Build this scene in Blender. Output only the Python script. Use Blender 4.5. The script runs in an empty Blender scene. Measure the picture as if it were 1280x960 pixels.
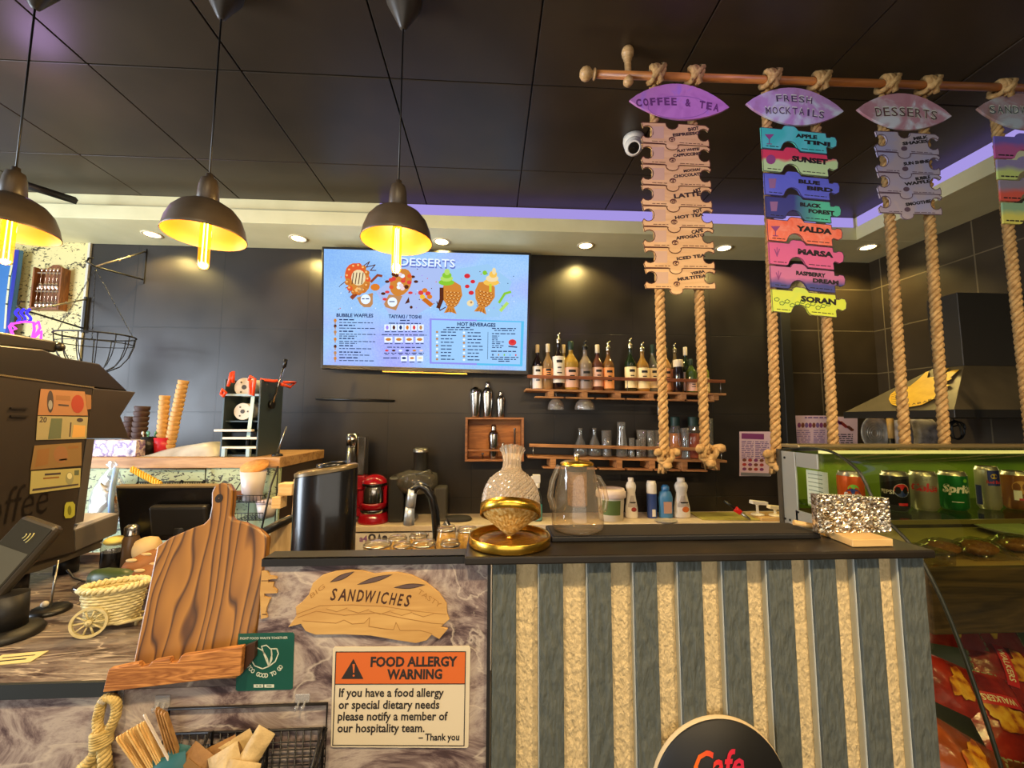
import bpy, math, random
from mathutils import Vector, Matrix, Euler
random.seed(7)
S = bpy.context.scene
COL = S.collection
PI = math.pi
# ------------------------------------------------------------------ camera
F = 510.0
PITCH, YAW, ROLL = (math.radians(a) for a in (5.09, 3.08, 0.2))
CZ = 1.58
_f = Vector((math.sin(YAW)*math.cos(PITCH), math.cos(YAW)*math.cos(PITCH), math.sin(PITCH)))
_r0 = Vector((math.cos(YAW), -math.sin(YAW), 0))
_u0 = _r0.cross(_f)
_r = _r0*math.cos(ROLL) + _u0*math.sin(ROLL)
_u = _u0*math.cos(ROLL) - _r0*math.sin(ROLL)
cam_data = bpy.data.cameras.new('camera')
cam = bpy.data.objects.new('camera', cam_data)
COL.objects.link(cam)
cam_data.sensor_width = 36
cam_data.lens = F/1280*36
cam_data.clip_start = 0.02
cam.matrix_world = Matrix(((_r.x, _u.x, -_f.x, 0), (_r.y, _u.y, -_f.y, 0), (_r.z, _u.z, -_f.z, CZ), (0, 0, 0, 1)))
S.camera = cam

def ray(px, py):
    return _r*((px-640)/F) - _u*((py-480)/F) + _f
def wp(px, py, y):                       # point of the plane Y = y seen at a pixel
    d = ray(px, py); return d*(y/d.y) + Vector((0, 0, CZ))
def zp(px, py, z):                       # point of the level z
    d = ray(px, py); return d*((z-CZ)/d.z) + Vector((0, 0, CZ))
def xp(px, py, x):                       # point of the plane X = x
    d = ray(px, py); return d*(x/d.x) + Vector((0, 0, CZ))
# ------------------------------------------------------------------ colour management, world
S.view_settings.view_transform = 'Standard'
S.view_settings.look = 'None'
S.view_settings.gamma = 1
S.view_settings.use_curve_mapping = False
S.view_settings.exposure = 0.0
S.cycles.max_bounces = 8
S.cycles.transparent_max_bounces = 24
S.cycles.caustics_reflective = False
S.cycles.caustics_refractive = False
S.cycles.sample_clamp_indirect = 4
def srgb(r, g, b):
    f = lambda c: c/12.92 if c <= .04045 else ((c+.055)/1.055)**2.4
    return (f(r/255), f(g/255), f(b/255), 1)
W = bpy.data.worlds.new('world'); S.world = W; W.use_nodes = True
W.node_tree.nodes['Background'].inputs[0].default_value = srgb(190, 205, 235)
W.node_tree.nodes['Background'].inputs[1].default_value = 0.6
# ------------------------------------------------------------------ room size and the large lights
CEIL, WY, WX, LX, RY = 3.035, 3.03, 3.03, -4.3, -3.4
def light(name, kind, loc, energy, color, rot=(0, 0, 0), parent=None, **kw):
    d = bpy.data.lights.new(name, kind); d.energy = energy; d.color = color
    for a, v in kw.items(): setattr(d, a, v)
    o = bpy.data.objects.new(name, d); o.location = loc; o.rotation_euler = rot
    COL.objects.link(o)
    if parent: o.parent = parent
    return o
WARM = (1.0, 0.72, 0.38)
# daylight through the shop front window on the left and behind the camera
light('daylight_left', 'AREA', (LX+.12, 0.6, 1.55), 260, (.78, .88, 1.0), (0, -PI/2, 0), shape='RECTANGLE', size=2.0, size_y=2.2)
light('daylight_front', 'AREA', (-.2, RY+.12, 1.7), 60, (1.0, .88, .70), (PI/2, 0, 0), shape='RECTANGLE', size=5.0, size_y=2.2)
# warm ceiling spots over the customers' side
CUSTOMER_LAMPS = [(-1.5, -.55, 55), (-.35, -.35, 105), (.75, -.35, 135), (1.9, -.45, 80)]
for i, (x, y, pw_) in enumerate(CUSTOMER_LAMPS):
    light('customer_spot', 'SPOT', (x, y, CEIL-.03), pw_, (1, .73, .40), (math.radians(24), 0, 0), spot_size=math.radians(115), spot_blend=.7, shadow_soft_size=.05)
# colour-changing ceiling lamps (violet) that wash the hanging signs and the ceiling
light('violet_spot', 'SPOT', (.75, .55, CEIL-.04), 13, (.66, .34, 1.0), (math.radians(62), 0, math.radians(-10)), spot_size=math.radians(70), spot_blend=.8, shadow_soft_size=.05)
light('violet_glow', 'POINT', (-1.95, 1.72, CEIL-.22), 2.2, (.75, .45, 1.0), shadow_soft_size=.08)

# ------------------------------------------------------------------ materials
MATS = {}
def nodes(name):
    m = bpy.data.materials.new(name); m.use_nodes = True
    nt = m.node_tree; b = nt.nodes['Principled BSDF']
    return m, nt, b
def M(name, col=None, rough=.5, metal=0., emit=None, es=0., trans=0., bump=None, spec=.5, coat=0., alpha=1.):
    if name in MATS: return MATS[name]
    m, nt, b = nodes(name)
    if col is not None: b.inputs['Base Color'].default_value = srgb(*col)
    b.inputs['Roughness'].default_value = rough
    b.inputs['Metallic'].default_value = metal
    b.inputs['Specular IOR Level'].default_value = spec
    b.inputs['Coat Weight'].default_value = coat
    if trans: b.inputs['Transmission Weight'].default_value = trans
    if emit: b.inputs['Emission Color'].default_value = srgb(*emit); b.inputs['Emission Strength'].default_value = es
    if bump: add_bump(nt, b, *bump)
    MATS[name] = m
    return m
def coords(nt, scale=(1, 1, 1), rot=(0, 0, 0), kind='Object'):
    tc = nt.nodes.new('ShaderNodeTexCoord'); mp = nt.nodes.new('ShaderNodeMapping')
    mp.inputs['Scale'].default_value = scale; mp.inputs['Rotation'].default_value = rot
    nt.links.new(tc.outputs[kind], mp.inputs['Vector'])
    return mp.outputs['Vector']
def add_bump(nt, b, scale, strength, kind='noise', stretch=(1, 1, 1)):
    v = coords(nt, stretch)
    if kind == 'noise':
        t = nt.nodes.new('ShaderNodeTexNoise'); t.inputs['Scale'].default_value = scale; t.inputs['Detail'].default_value = 4; out = t.outputs[0]
    else:
        t = nt.nodes.new('ShaderNodeTexVoronoi'); t.inputs['Scale'].default_value = scale; out = t.outputs['Distance']
    nt.links.new(v, t.inputs['Vector'])
    bp = nt.nodes.new('ShaderNodeBump'); bp.inputs['Strength'].default_value = strength; bp.inputs['Distance'].default_value = .01
    nt.links.new(out, bp.inputs['Height']); nt.links.new(bp.outputs[0], b.inputs['Normal'])
def ramp(nt, fac, stops, interp='LINEAR'):
    r = nt.nodes.new('ShaderNodeValToRGB'); r.color_ramp.interpolation = interp
    e = r.color_ramp.elements
    e[0].position, e[0].color = stops[0][0], srgb(*stops[0][1])
    e[1].position, e[1].color = stops[-1][0], srgb(*stops[-1][1])
    for p, c in stops[1:-1]:
        k = e.new(p); k.color = srgb(*c)
    nt.links.new(fac, r.inputs[0])
    return r.outputs[0]
def wood(name, a, b_, scale=1., axis='X', rough=.5, grain=1., bands=9., dist=4., mid=None, rot=(0, 0, 0)):
    """bands run along AXIS"""
    if name in MATS: return MATS[name]
    m, nt, b = nodes(name)
    st = {'X': (.12, 1, 1), 'Y': (1, .12, 1), 'Z': (1, 1, .12)}[axis]
    v = coords(nt, tuple(s*scale for s in st), rot)
    n = nt.nodes.new('ShaderNodeTexNoise'); n.inputs['Scale'].default_value = bands; n.inputs['Detail'].default_value = 3; n.inputs['Distortion'].default_value = 1.0
    nt.links.new(v, n.inputs['Vector'])
    mul = nt.nodes.new('ShaderNodeMath'); mul.operation = 'MULTIPLY'; mul.inputs[1].default_value = dist; nt.links.new(n.outputs[0], mul.inputs[0])
    sn = nt.nodes.new('ShaderNodeMath'); sn.operation = 'PINGPONG'; sn.inputs[1].default_value = .5; nt.links.new(mul.outputs[0], sn.inputs[0])
    n2 = nt.nodes.new('ShaderNodeTexNoise'); n2.inputs['Scale'].default_value = bands*9; n2.inputs['Detail'].default_value = 4
    nt.links.new(v, n2.inputs['Vector'])
    ad = nt.nodes.new('ShaderNodeMath'); ad.operation = 'MULTIPLY_ADD'; ad.inputs[1].default_value = .45*grain; nt.links.new(n2.outputs[0], ad.inputs[0]); nt.links.new(sn.outputs[0], ad.inputs[2])
    stops = [(.15, a), (.75, b_)] if mid is None else [(.15, a), (.4, mid), (.75, b_)]
    nt.links.new(ramp(nt, ad.outputs[0], stops), b.inputs['Base Color'])
    b.inputs['Roughness'].default_value = rough
    bp = nt.nodes.new('ShaderNodeBump'); bp.inputs['Strength'].default_value = .15; bp.inputs['Distance'].default_value = .003
    nt.links.new(ad.outputs[0], bp.inputs['Height']); nt.links.new(bp.outputs[0], b.inputs['Normal'])
    MATS[name] = m
    return m
def glass(name, tint=(255, 255, 255), refl=.10, glow=None, gs=0., bump=None, rough=.03, edge=.75, painted_sheen=0.):
    """thin clear glass: transparent with reflections that strengthen at the rim"""
    if name in MATS: return MATS[name]
    m = bpy.data.materials.new(name); m.use_nodes = True; nt = m.node_tree
    nt.nodes.remove(nt.nodes['Principled BSDF']); out = nt.nodes['Material Output']
    tr = nt.nodes.new('ShaderNodeBsdfTransparent'); tr.inputs[0].default_value = srgb(*tint)
    gl = nt.nodes.new('ShaderNodeBsdfGlossy'); gl.inputs['Roughness'].default_value = rough
    lw = nt.nodes.new('ShaderNodeLayerWeight'); lw.inputs[0].default_value = .3
    mr = nt.nodes.new('ShaderNodeMapRange'); mr.inputs[3].default_value = refl; mr.inputs[4].default_value = edge
    pw = nt.nodes.new('ShaderNodeMath'); pw.operation = 'POWER'; pw.inputs[1].default_value = 2.2; nt.links.new(lw.outputs['Facing'], pw.inputs[0]); nt.links.new(pw.outputs[0], mr.inputs[0])
    mx = nt.nodes.new('ShaderNodeMixShader'); nt.links.new(mr.outputs[0], mx.inputs[0]); nt.links.new(tr.outputs[0], mx.inputs[1]); nt.links.new(gl.outputs[0], mx.inputs[2])
    last = mx.outputs[0]
    if painted_sheen:  # pale diffuse share that stands in for bright reflections on the glass
        df = nt.nodes.new('ShaderNodeBsdfDiffuse'); df.inputs[0].default_value = srgb(*[min(255, c*1.02) for c in tint]); m2 = nt.nodes.new('ShaderNodeMixShader'); m2.inputs[0].default_value = painted_sheen
        nt.links.new(last, m2.inputs[1]); nt.links.new(df.outputs[0], m2.inputs[2]); last = m2.outputs[0]
    if bump:
        v = coords(nt); t = nt.nodes.new('ShaderNodeTexVoronoi'); t.inputs['Scale'].default_value = bump[0]; nt.links.new(v, t.inputs['Vector'])
        bp = nt.nodes.new('ShaderNodeBump'); bp.inputs['Strength'].default_value = bump[1]; bp.inputs['Distance'].default_value = .004
        nt.links.new(t.outputs['Distance'], bp.inputs['Height']); nt.links.new(bp.outputs[0], gl.inputs['Normal']); nt.links.new(bp.outputs[0], lw.inputs['Normal'])
    if glow:
        em = nt.nodes.new('ShaderNodeEmission'); em.inputs[0].default_value = srgb(*glow); em.inputs[1].default_value = gs
        ad = nt.nodes.new('ShaderNodeAddShader'); nt.links.new(last, ad.inputs[0]); nt.links.new(em.outputs[0], ad.inputs[1]); last = ad.outputs[0]
    nt.links.new(last, out.inputs[0]); MATS[name] = m
    return m
def E(name, col, s):
    if name in MATS: return MATS[name]
    m = bpy.data.materials.new(name); m.use_nodes = True; nt = m.node_tree
    nt.nodes.remove(nt.nodes['Principled BSDF'])
    em = nt.nodes.new('ShaderNodeEmission'); em.inputs[0].default_value = srgb(*col); em.inputs[1].default_value = s
    nt.links.new(em.outputs[0], nt.nodes['Material Output'].inputs[0]); MATS[name] = m
    return m
def noisy(name, stops, scale, rough=.5, stretch=(1, 1, 1), detail=5, distort=0., metal=0., bump=0., rot=(0, 0, 0), tex='noise', interp='LINEAR', bd=.004):
    if name in MATS: return MATS[name]
    m, nt, b = nodes(name)
    v = coords(nt, stretch, rot)
    if tex == 'noise':
        t = nt.nodes.new('ShaderNodeTexNoise'); t.inputs['Scale'].default_value = scale; t.inputs['Detail'].default_value = detail; t.inputs['Distortion'].default_value = distort; o = t.outputs[0]
    elif tex == 'cells':
        t = nt.nodes.new('ShaderNodeTexVoronoi'); t.inputs['Scale'].default_value = scale; s = nt.nodes.new('ShaderNodeSeparateColor'); nt.links.new(t.outputs['Color'], s.inputs[0]); o = s.outputs[0]
    nt.links.new(v, t.inputs['Vector'])
    nt.links.new(ramp(nt, o, stops, interp), b.inputs['Base Color'])
    b.inputs['Roughness'].default_value = rough; b.inputs['Metallic'].default_value = metal
    if bump:
        bp = nt.nodes.new('ShaderNodeBump'); bp.inputs['Strength'].default_value = bump; bp.inputs['Distance'].default_value = bd
        nt.links.new(o, bp.inputs['Height']); nt.links.new(bp.outputs[0], b.inputs['Normal'])
    MATS[name] = m
    return m
def tiled(name, col, grout, w, h, rough, offx=0., offz=0., plane='XZ', mortar=.006, vary=.0, smooth=.1):
    if name in MATS: return MATS[name]
    m, nt, b = nodes(name)
    tc = nt.nodes.new('ShaderNodeTexCoord'); sp = nt.nodes.new('ShaderNodeSeparateXYZ'); cb = nt.nodes.new('ShaderNodeCombineXYZ')
    nt.links.new(tc.outputs['Object'], sp.inputs[0])
    ax = nt.nodes.new('ShaderNodeMath'); ax.inputs[1].default_value = offx; nt.links.new(sp.outputs[plane[0]], ax.inputs[0])
    az = nt.nodes.new('ShaderNodeMath'); az.inputs[1].default_value = offz; nt.links.new(sp.outputs[plane[1]], az.inputs[0])
    nt.links.new(ax.outputs[0], cb.inputs[0]); nt.links.new(az.outputs[0], cb.inputs[1])
    t = nt.nodes.new('ShaderNodeTexBrick'); t.offset = 0; t.inputs['Scale'].default_value = 1; t.inputs['Brick Width'].default_value = w; t.inputs['Row Height'].default_value = h
    t.inputs['Mortar Size'].default_value = mortar; t.inputs['Mortar Smooth'].default_value = smooth
    t.inputs['Color1'].default_value = srgb(*col); t.inputs['Color2'].default_value = srgb(*[min(255, c*(1+vary)) for c in col]); t.inputs['Mortar'].default_value = srgb(*grout)
    nt.links.new(cb.outputs[0], t.inputs['Vector'])
    n = nt.nodes.new('ShaderNodeTexNoise'); n.inputs['Scale'].default_value = 3.5; n.inputs['Detail'].default_value = 6; nt.links.new(tc.outputs['Object'], n.inputs['Vector'])
    mx = nt.nodes.new('ShaderNodeMix'); mx.data_type = 'RGBA'; mx.blend_type = 'MULTIPLY'; mx.inputs[0].default_value = .6
    nt.links.new(t.outputs[0], mx.inputs[6]); nt.links.new(ramp(nt, n.outputs[0], [(.3, (150, 150, 150)), (.7, (255, 255, 255))]), mx.inputs[7])
    nt.links.new(mx.outputs[2], b.inputs['Base Color'])
    mr = nt.nodes.new('ShaderNodeMapRange'); mr.inputs[3].default_value = rough-.12; mr.inputs[4].default_value = rough+.12; nt.links.new(n.outputs[0], mr.inputs[0]); nt.links.new(mr.outputs[0], b.inputs['Roughness'])
    bp = nt.nodes.new('ShaderNodeBump'); bp.inputs['Strength'].default_value = .4; bp.inputs['Distance'].default_value = .003; bp.invert = True
    nt.links.new(t.outputs['Fac'], bp.inputs['Height']); nt.links.new(bp.outputs[0], b.inputs['Normal'])
    MATS[name] = m
    return m
def marble(name, st, rot, dk=1.):
    if name in MATS: return MATS[name]
    m, nt, b = nodes(name)
    v = coords(nt, st, rot)
    n = nt.nodes.new('ShaderNodeTexNoise'); n.inputs['Scale'].default_value = 6.0; n.inputs['Detail'].default_value = 12; n.inputs['Roughness'].default_value = .72; n.inputs['Distortion'].default_value = 1.1
    nt.links.new(v, n.inputs['Vector'])
    st_ = [(.32, (52, 40, 42)), (.41, (86, 68, 70)), (.47, (132, 114, 110)), (.53, (166, 150, 142)), (.60, (190, 176, 164)), (.68, (138, 120, 118))]
    base = ramp(nt, n.outputs[0], [(p, tuple(c*dk for c in q)) for p, q in st_])
    n2 = nt.nodes.new('ShaderNodeTexNoise'); n2.inputs['Scale'].default_value = 2.1; n2.inputs['Detail'].default_value = 6; n2.inputs['Distortion'].default_value = .9
    nt.links.new(v, n2.inputs['Vector'])
    vein = ramp(nt, n2.outputs[0], [(.488, (0, 0, 0)), (.5, (215, 215, 215)), (.507, (0, 0, 0))])
    mx = nt.nodes.new('ShaderNodeMix'); mx.data_type = 'RGBA'; nt.links.new(vein, mx.inputs[0]); nt.links.new(base, mx.inputs[6]); mx.inputs[7].default_value = srgb(214, 200, 182)
    nt.links.new(mx.outputs[2], b.inputs['Base Color']); b.inputs['Roughness'].default_value = .38
    MATS[name] = m
    return m
def scribble(name, paper, ink):
    """old letter print: cream paper with lines of small dark strokes"""
    if name in MATS: return MATS[name]
    m, nt, b = nodes(name)
    v = coords(nt, (1, 1, 1.9))
    n = nt.nodes.new('ShaderNodeTexNoise'); n.inputs['Scale'].default_value = 34; n.inputs['Detail'].default_value = 2; n.inputs['Distortion'].default_value = 1.2; nt.links.new(v, n.inputs['Vector'])
    n2 = nt.nodes.new('ShaderNodeTexNoise'); n2.inputs['Scale'].default_value = 6; nt.links.new(v, n2.inputs['Vector'])
    a = nt.nodes.new('ShaderNodeMath'); a.operation = 'MULTIPLY_ADD'; a.inputs[1].default_value = .5; nt.links.new(n2.outputs[0], a.inputs[0]); nt.links.new(n.outputs[0], a.inputs[2])
    nt.links.new(ramp(nt, a.outputs[0], [(.845, paper), (.875, ink)]), b.inputs['Base Color']); b.inputs['Roughness'].default_value = .6
    MATS[name] = m
    return m

# ------------------------------------------------------------------ mesh helpers
I4 = Matrix.Identity(4)
def T(x, y, z): return Matrix.Translation((x, y, z))
def R(a, ax): return Matrix.Rotation(math.radians(a), 4, ax)
def SC(x, y, z): return Matrix.Diagonal((x, y, z, 1))
TXT = {}
def text_geo(s, bold, shear):
    k = (s, bold, shear)
    if k not in TXT:
        cu = bpy.data.curves.new('t', 'FONT'); cu.body = s; cu.size = 1; cu.offset = bold; cu.shear = shear; cu.resolution_u = 2
        o = bpy.data.objects.new('t', cu); me = o.to_mesh()
        vs = [v.co.copy() for v in me.vertices]; fs = [tuple(p.vertices) for p in me.polygons]
        o.to_mesh_clear(); bpy.data.objects.remove(o); bpy.data.curves.remove(cu)
        x0 = min(v.x for v in vs); x1 = max(v.x for v in vs)
        TXT[k] = ([Vector((v.x-x0, v.y, 0)) for v in vs], fs, max(x1-x0, .01))
    return TXT[k]
def arc(cx, cy, r, a0, a1, n=10, ry=None):
    ry = ry or r
    return [(cx+r*math.cos(math.radians(a0+(a1-a0)*i/n)), cy+ry*math.sin(math.radians(a0+(a1-a0)*i/n))) for i in range(n+1)]
class MB:
    def __init__(s, mat=None):
        s.v, s.f, s.m, s.s, s.mats = [], [], [], [], []
        s.cur = 0; s.tf = I4
        if mat: s.use(mat)
    def use(s, mat):
        if mat not in s.mats: s.mats.append(mat)
        s.cur = s.mats.index(mat); return s
    def add(s, vs, fs, smooth=False, tf=None):
        k = len(s.v); t = s.tf if tf is None else s.tf @ tf
        s.v += [t @ Vector(v) for v in vs]
        s.f += [tuple(i+k for i in f) for f in fs]
        s.m += [s.cur]*len(fs); s.s += [smooth]*len(fs)
        return s
    def box(s, x0, x1, y0, y1, z0, z1, tf=None):
        vs = [(x, y, z) for z in (z0, z1) for x, y in ((x0, y0), (x1, y0), (x1, y1), (x0, y1))]
        return s.add(vs, [(3, 2, 1, 0), (4, 5, 6, 7), (0, 1, 5, 4), (1, 2, 6, 5), (2, 3, 7, 6), (3, 0, 4, 7)], False, tf)
    def cbox(s, c, d, tf=None):
        return s.box(c[0]-d[0]/2, c[0]+d[0]/2, c[1]-d[1]/2, c[1]+d[1]/2, c[2]-d[2]/2, c[2]+d[2]/2, tf)
    def lathe(s, prof, n=24, tf=None, cap0=False, cap1=False, smooth=True, sx=1., sy=1.):
        vs, fs = [], []
        for r, z in prof:
            for i in range(n):
                a = 2*PI*i/n; vs.append((r*math.cos(a)*sx, r*math.sin(a)*sy, z))
        for j in range(len(prof)-1):
            for i in range(n):
                i2 = (i+1) % n
                fs.append((j*n+i, j*n+i2, (j+1)*n+i2, (j+1)*n+i))
        s.add(vs, fs, smooth, tf)
        k = len(s.v)-len(vs)
        for on, j in ((cap0, 0), (cap1, len(prof)-1)):
            if on:
                f = tuple(k+j*n+i for i in range(n)); s.f.append(f[::-1] if j == 0 else f); s.m.append(s.cur); s.s.append(False)
        return s
    def cyl(s, p0, p1, r0, r1=None, n=12, caps=True, smooth=True, tf=None):
        p0, p1 = Vector(p0), Vector(p1); r1 = r0 if r1 is None else r1
        d = p1-p0; q = d.to_track_quat('Z', 'Y').to_matrix().to_4x4()
        t = Matrix.Translation(p0) @ q
        return s.lathe([(r0, 0), (r1, d.length)], n, t if tf is None else tf @ t, caps, caps, smooth)
    def ball(s, c, r, n=12, sz=1., tf=None, sx=1., sy=1.):
        m = max(6, n//2+1)
        prof = [(max(r*math.sin(PI*i/m), 1e-4), -r*math.cos(PI*i/m)*sz) for i in range(m+1)]
        t = T(*c)
        return s.lathe(prof, n, t if tf is None else tf @ t, sx=sx, sy=sy)
    def tube(s, pts, r, n=6, closed=False, tf=None, caps=True):
        P = [Vector(p) for p in pts]; N = len(P); rs = r if isinstance(r, (list, tuple)) else [r]*N
        tan = [((P[(i+1) % N] - P[i-1]) if closed else (P[min(i+1, N-1)] - P[max(i-1, 0)])).normalized() for i in range(N)]
        u = Vector((0, 0, 1)) if abs(tan[0].z) < .9 else Vector((1, 0, 0))
        u = (u - tan[0]*u.dot(tan[0])).normalized()
        vs, fs = [], []
        for i in range(N):
            u = u - tan[i]*u.dot(tan[i])
            u = u.normalized() if u.length > 1e-6 else tan[i].orthogonal().normalized()
            w = tan[i].cross(u)
            for j in range(n):
                a = 2*PI*j/n; vs.append(P[i] + (u*math.cos(a)+w*math.sin(a))*rs[i])
        for i in range(N if closed else N-1):
            i2 = (i+1) % N
            for j in range(n):
                j2 = (j+1) % n; fs.append((i*n+j, i*n+j2, i2*n+j2, i2*n+j))
        if caps and not closed:
            fs += [tuple(range(n))[::-1], tuple((N-1)*n+j for j in range(n))]
        return s.add(vs, fs, True, tf)
    def prism(s, pts, d0, d1, tf=None):
        """polygon in local x,y pushed along local z from d0 to d1"""
        n = len(pts); ar = sum(pts[i][0]*pts[(i+1) % n][1]-pts[(i+1) % n][0]*pts[i][1] for i in range(n))
        if ar < 0: pts = pts[::-1]
        vs = [(x, y, d0) for x, y in pts] + [(x, y, d1) for x, y in pts]
        fs = [tuple(range(n))[::-1], tuple(range(n, 2*n))] + [(i, (i+1) % n, n+(i+1) % n, n+i) for i in range(n)]
        return s.add(vs, fs, False, tf)
    def text(s, st, p0, p1, h, up, bold=0., shear=0.):
        """lettering: baseline from p0 to p1, capital height h, UP the letters' upward direction"""
        vs, fs, w = text_geo(st, bold, shear); p0, p1, up = Vector(p0), Vector(p1), Vector(up)
        x = (p1-p0)/w; y = up.normalized()*(h/.72)
        return s.add([p0 + x*v.x + y*v.y for v in vs], fs)
    def helix(s, p0, p1, R_, r, pitch, strands=3, n=6, per=9, phase=0.):
        """twisted rope of STRANDS from p0 to p1"""
        p0, p1 = Vector(p0), Vector(p1); d = p1-p0; L = d.length; q = d.to_track_quat('Z', 'Y').to_matrix()
        N = max(4, int(L/pitch*per))
        for k in range(strands):
            pts = []
            for i in range(N+1):
                a = 2*PI*(i/per + k/strands) + phase
                pts.append(p0 + q @ Vector((R_*math.cos(a), R_*math.sin(a), L*i/N)))
            s.tube(pts, r, n)
        return s
def obj(name, mb, parent=None, loc=None, bevel=0., seg=2, subsurf=0):
    me = bpy.data.meshes.new(name)
    me.from_pydata([tuple(v) for v in mb.v], [], mb.f)
    for m in mb.mats: me.materials.append(m)
    me.polygons.foreach_set('material_index', mb.m); me.polygons.foreach_set('use_smooth', mb.s); me.update()
    o = bpy.data.objects.new(name, me); COL.objects.link(o)
    if parent: o.parent = parent
    if loc is not None: o.location = loc
    if bevel:
        b = o.modifiers.new('bevel', 'BEVEL'); b.width = bevel; b.segments = seg; b.limit_method = 'ANGLE'; b.angle_limit = math.radians(40)
    if subsurf:
        q = o.modifiers.new('sub', 'SUBSURF'); q.levels = subsurf; q.render_levels = subsurf
    return o
def tag(o, label=None, cat=None, group=None, kind=None):
    if label: o['label'] = label
    if cat: o['category'] = cat
    if group: o['group'] = group
    if kind: o['kind'] = kind
    return o
def thing(name, label, cat, loc=(0, 0, 0), rz=0., group=None, rot=None):
    o = bpy.data.objects.new(name, None); COL.objects.link(o)
    o.location = loc; o.rotation_euler = rot or (0, 0, math.radians(rz)); o.empty_display_size = .05
    return tag(o, label, cat, group)
def struct(name, mb, bevel=0.):
    return tag(obj(name, mb, bevel=bevel), kind='structure')
def dup(root, loc, label=None, rz=None, group=None, mats=None):
    """copy of a thing with copies of its parts and sub-parts"""
    def cp(o, par):
        c = o.copy(); COL.objects.link(c); c.parent = par
        for ch in list(o.children): cp(ch, c)
        return c
    r = cp(root, None); r.location = loc
    if rz is not None: r.rotation_euler = (0, 0, math.radians(rz))
    if label: r['label'] = label
    if group: r['group'] = group
    return r
class Plane:
    """flat drawing on the plane Y = y (facing the camera's side), in coordinates local to ORIGIN"""
    def __init__(s, mb, y, org): s.mb, s.y, s.o = mb, y, Vector(org)
    def p(s, px, py, dy=0.): return wp(px, py, s.y-dy) - s.o
    def poly(s, pts, dy, mat, th=0.):
        s.mb.use(mat); P = [s.p(x, y, dy) for x, y in pts]
        n = len(P); ar = sum(P[i].x*P[(i+1) % n].z-P[(i+1) % n].x*P[i].z for i in range(n))
        if ar < 0: P = P[::-1]
        if not th: s.mb.add(P, [tuple(range(n))]); return
        Q = [q + Vector((0, th, 0)) for q in P]
        s.mb.add(P+Q, [tuple(range(n)), tuple(range(n, 2*n))[::-1]] + [((i+1) % n, i, n+i, n+(i+1) % n) for i in range(n)])
    def rect(s, x0, y0, x1, y1, dy, mat, slope=0., th=0.):
        s.poly([(x0, y0), (x1, y0+slope*(x1-x0)), (x1, y1+slope*(x1-x0)), (x0, y1)], dy, mat, th)
    def line(s, pts, w, dy, mat):
        for (ax, ay), (bx, by) in zip(pts, pts[1:]):
            d = math.hypot(bx-ax, by-ay) or 1; nx, ny = -(by-ay)/d*w/2, (bx-ax)/d*w/2
            ex, ey = (bx-ax)/d*w*.3, (by-ay)/d*w*.3
            s.poly([(ax+nx-ex, ay+ny-ey), (bx+nx+ex, by+ny+ey), (bx-nx+ex, by-ny+ey), (ax-nx-ex, ay-ny-ey)], dy, mat)
    def ell(s, cx, cy, rx, ry, dy, mat, n=16, th=0., rot=0.):
        c, q = math.cos(math.radians(rot)), math.sin(math.radians(rot))
        pts = []
        for i in range(n):
            a = 2*PI*i/n; x, y = rx*math.cos(a), ry*math.sin(a); pts.append((cx+x*c-y*q, cy+x*q+y*c))
        s.poly(pts, dy, mat, th)
    def text(s, st, a, b, hpx, dy, mat, bold=0., shear=0.):
        p0, p1 = s.p(*a, dy), s.p(*b, dy); d = (p1-p0).normalized()
        s.mb.use(mat); up = Vector((-d.z, 0, d.x)); s.mb.text(st, p0, p1, hpx*s.y/F, up, bold, shear)
    def words(s, x0, y, x1, dy, mat, h=1.6, slope=0., seed=0):
        """a line of print too small to read: a run of word-long marks"""
        rn = random.Random(seed*977+int(x0*7+y*13)); x = x0
        while x < x1-1:
            w = min(rn.uniform(2.5, 8), x1-x)
            s.rect(x, y+slope*(x-x0)-h/2, x+w, y+slope*(x-x0)+h/2, dy, mat, slope); x += w+1.3
# ================================================================== materials in use
wall_mat = tiled('charcoal_wall', (40, 34, 28), (28, 25, 21), .61, .61, .40, .13, .2, 'XZ', .004)
tile_mat = tiled('dark_tile', (60, 50, 36), (112, 100, 76), .61, .335, .38, -.13, .055, 'XZ', .004)
tile_side = tiled('dark_tile_side', (60, 50, 36), (112, 100, 76), .61, .335, .38, .12, .055, 'YZ', .004)
ceil_mat = noisy('ceiling_paint', [(.3, (48, 37, 24)), (.7, (60, 47, 32))], 4, .40, bump=.03)
soffit_mat = noisy('soffit_paint', [(.35, (220, 214, 166)), (.7, (232, 226, 180))], 5, .6, bump=.03)
marb_front = marble('marble_front', (1.2, 1.2, 2.1), (0, math.radians(32), 0))
marb_top = marble('marble_top', (1.1, 5.5, 3.0), (0, 0, math.radians(-24)), .74)
black = M('black_plastic', (22, 21, 20), .38)
black_satin = M('black_satin', (26, 24, 22), .5)
black_gloss = M('black_gloss', (14, 13, 13), .24, coat=.2)
chrome = M('chrome', (205, 200, 192), .16, 1.)
steel = M('brushed_steel', (170, 168, 160), .34, 1.)
gold = M('gold', (240, 188, 70), .27, 1.)
white_pl = M('white_plastic', (232, 226, 212), .4)
glass_clear = glass('clear_glass', (248, 248, 244), .07)
glass_ware = glass('glassware', (244, 244, 238), .18, edge=.9, painted_sheen=.10)
rope_mat = noisy('manila_rope', [(.3, (150, 112, 62)), (.7, (206, 168, 108))], 60, .85, bump=.3)
ply = wood('plywood', (196, 150, 84), (226, 184, 112), 3, 'X', .5, .8, 5, 2)
pale_wood = wood('pale_wood', (206, 166, 104), (232, 198, 138), 3, 'X', .5, .8, 6, 2)
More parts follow.
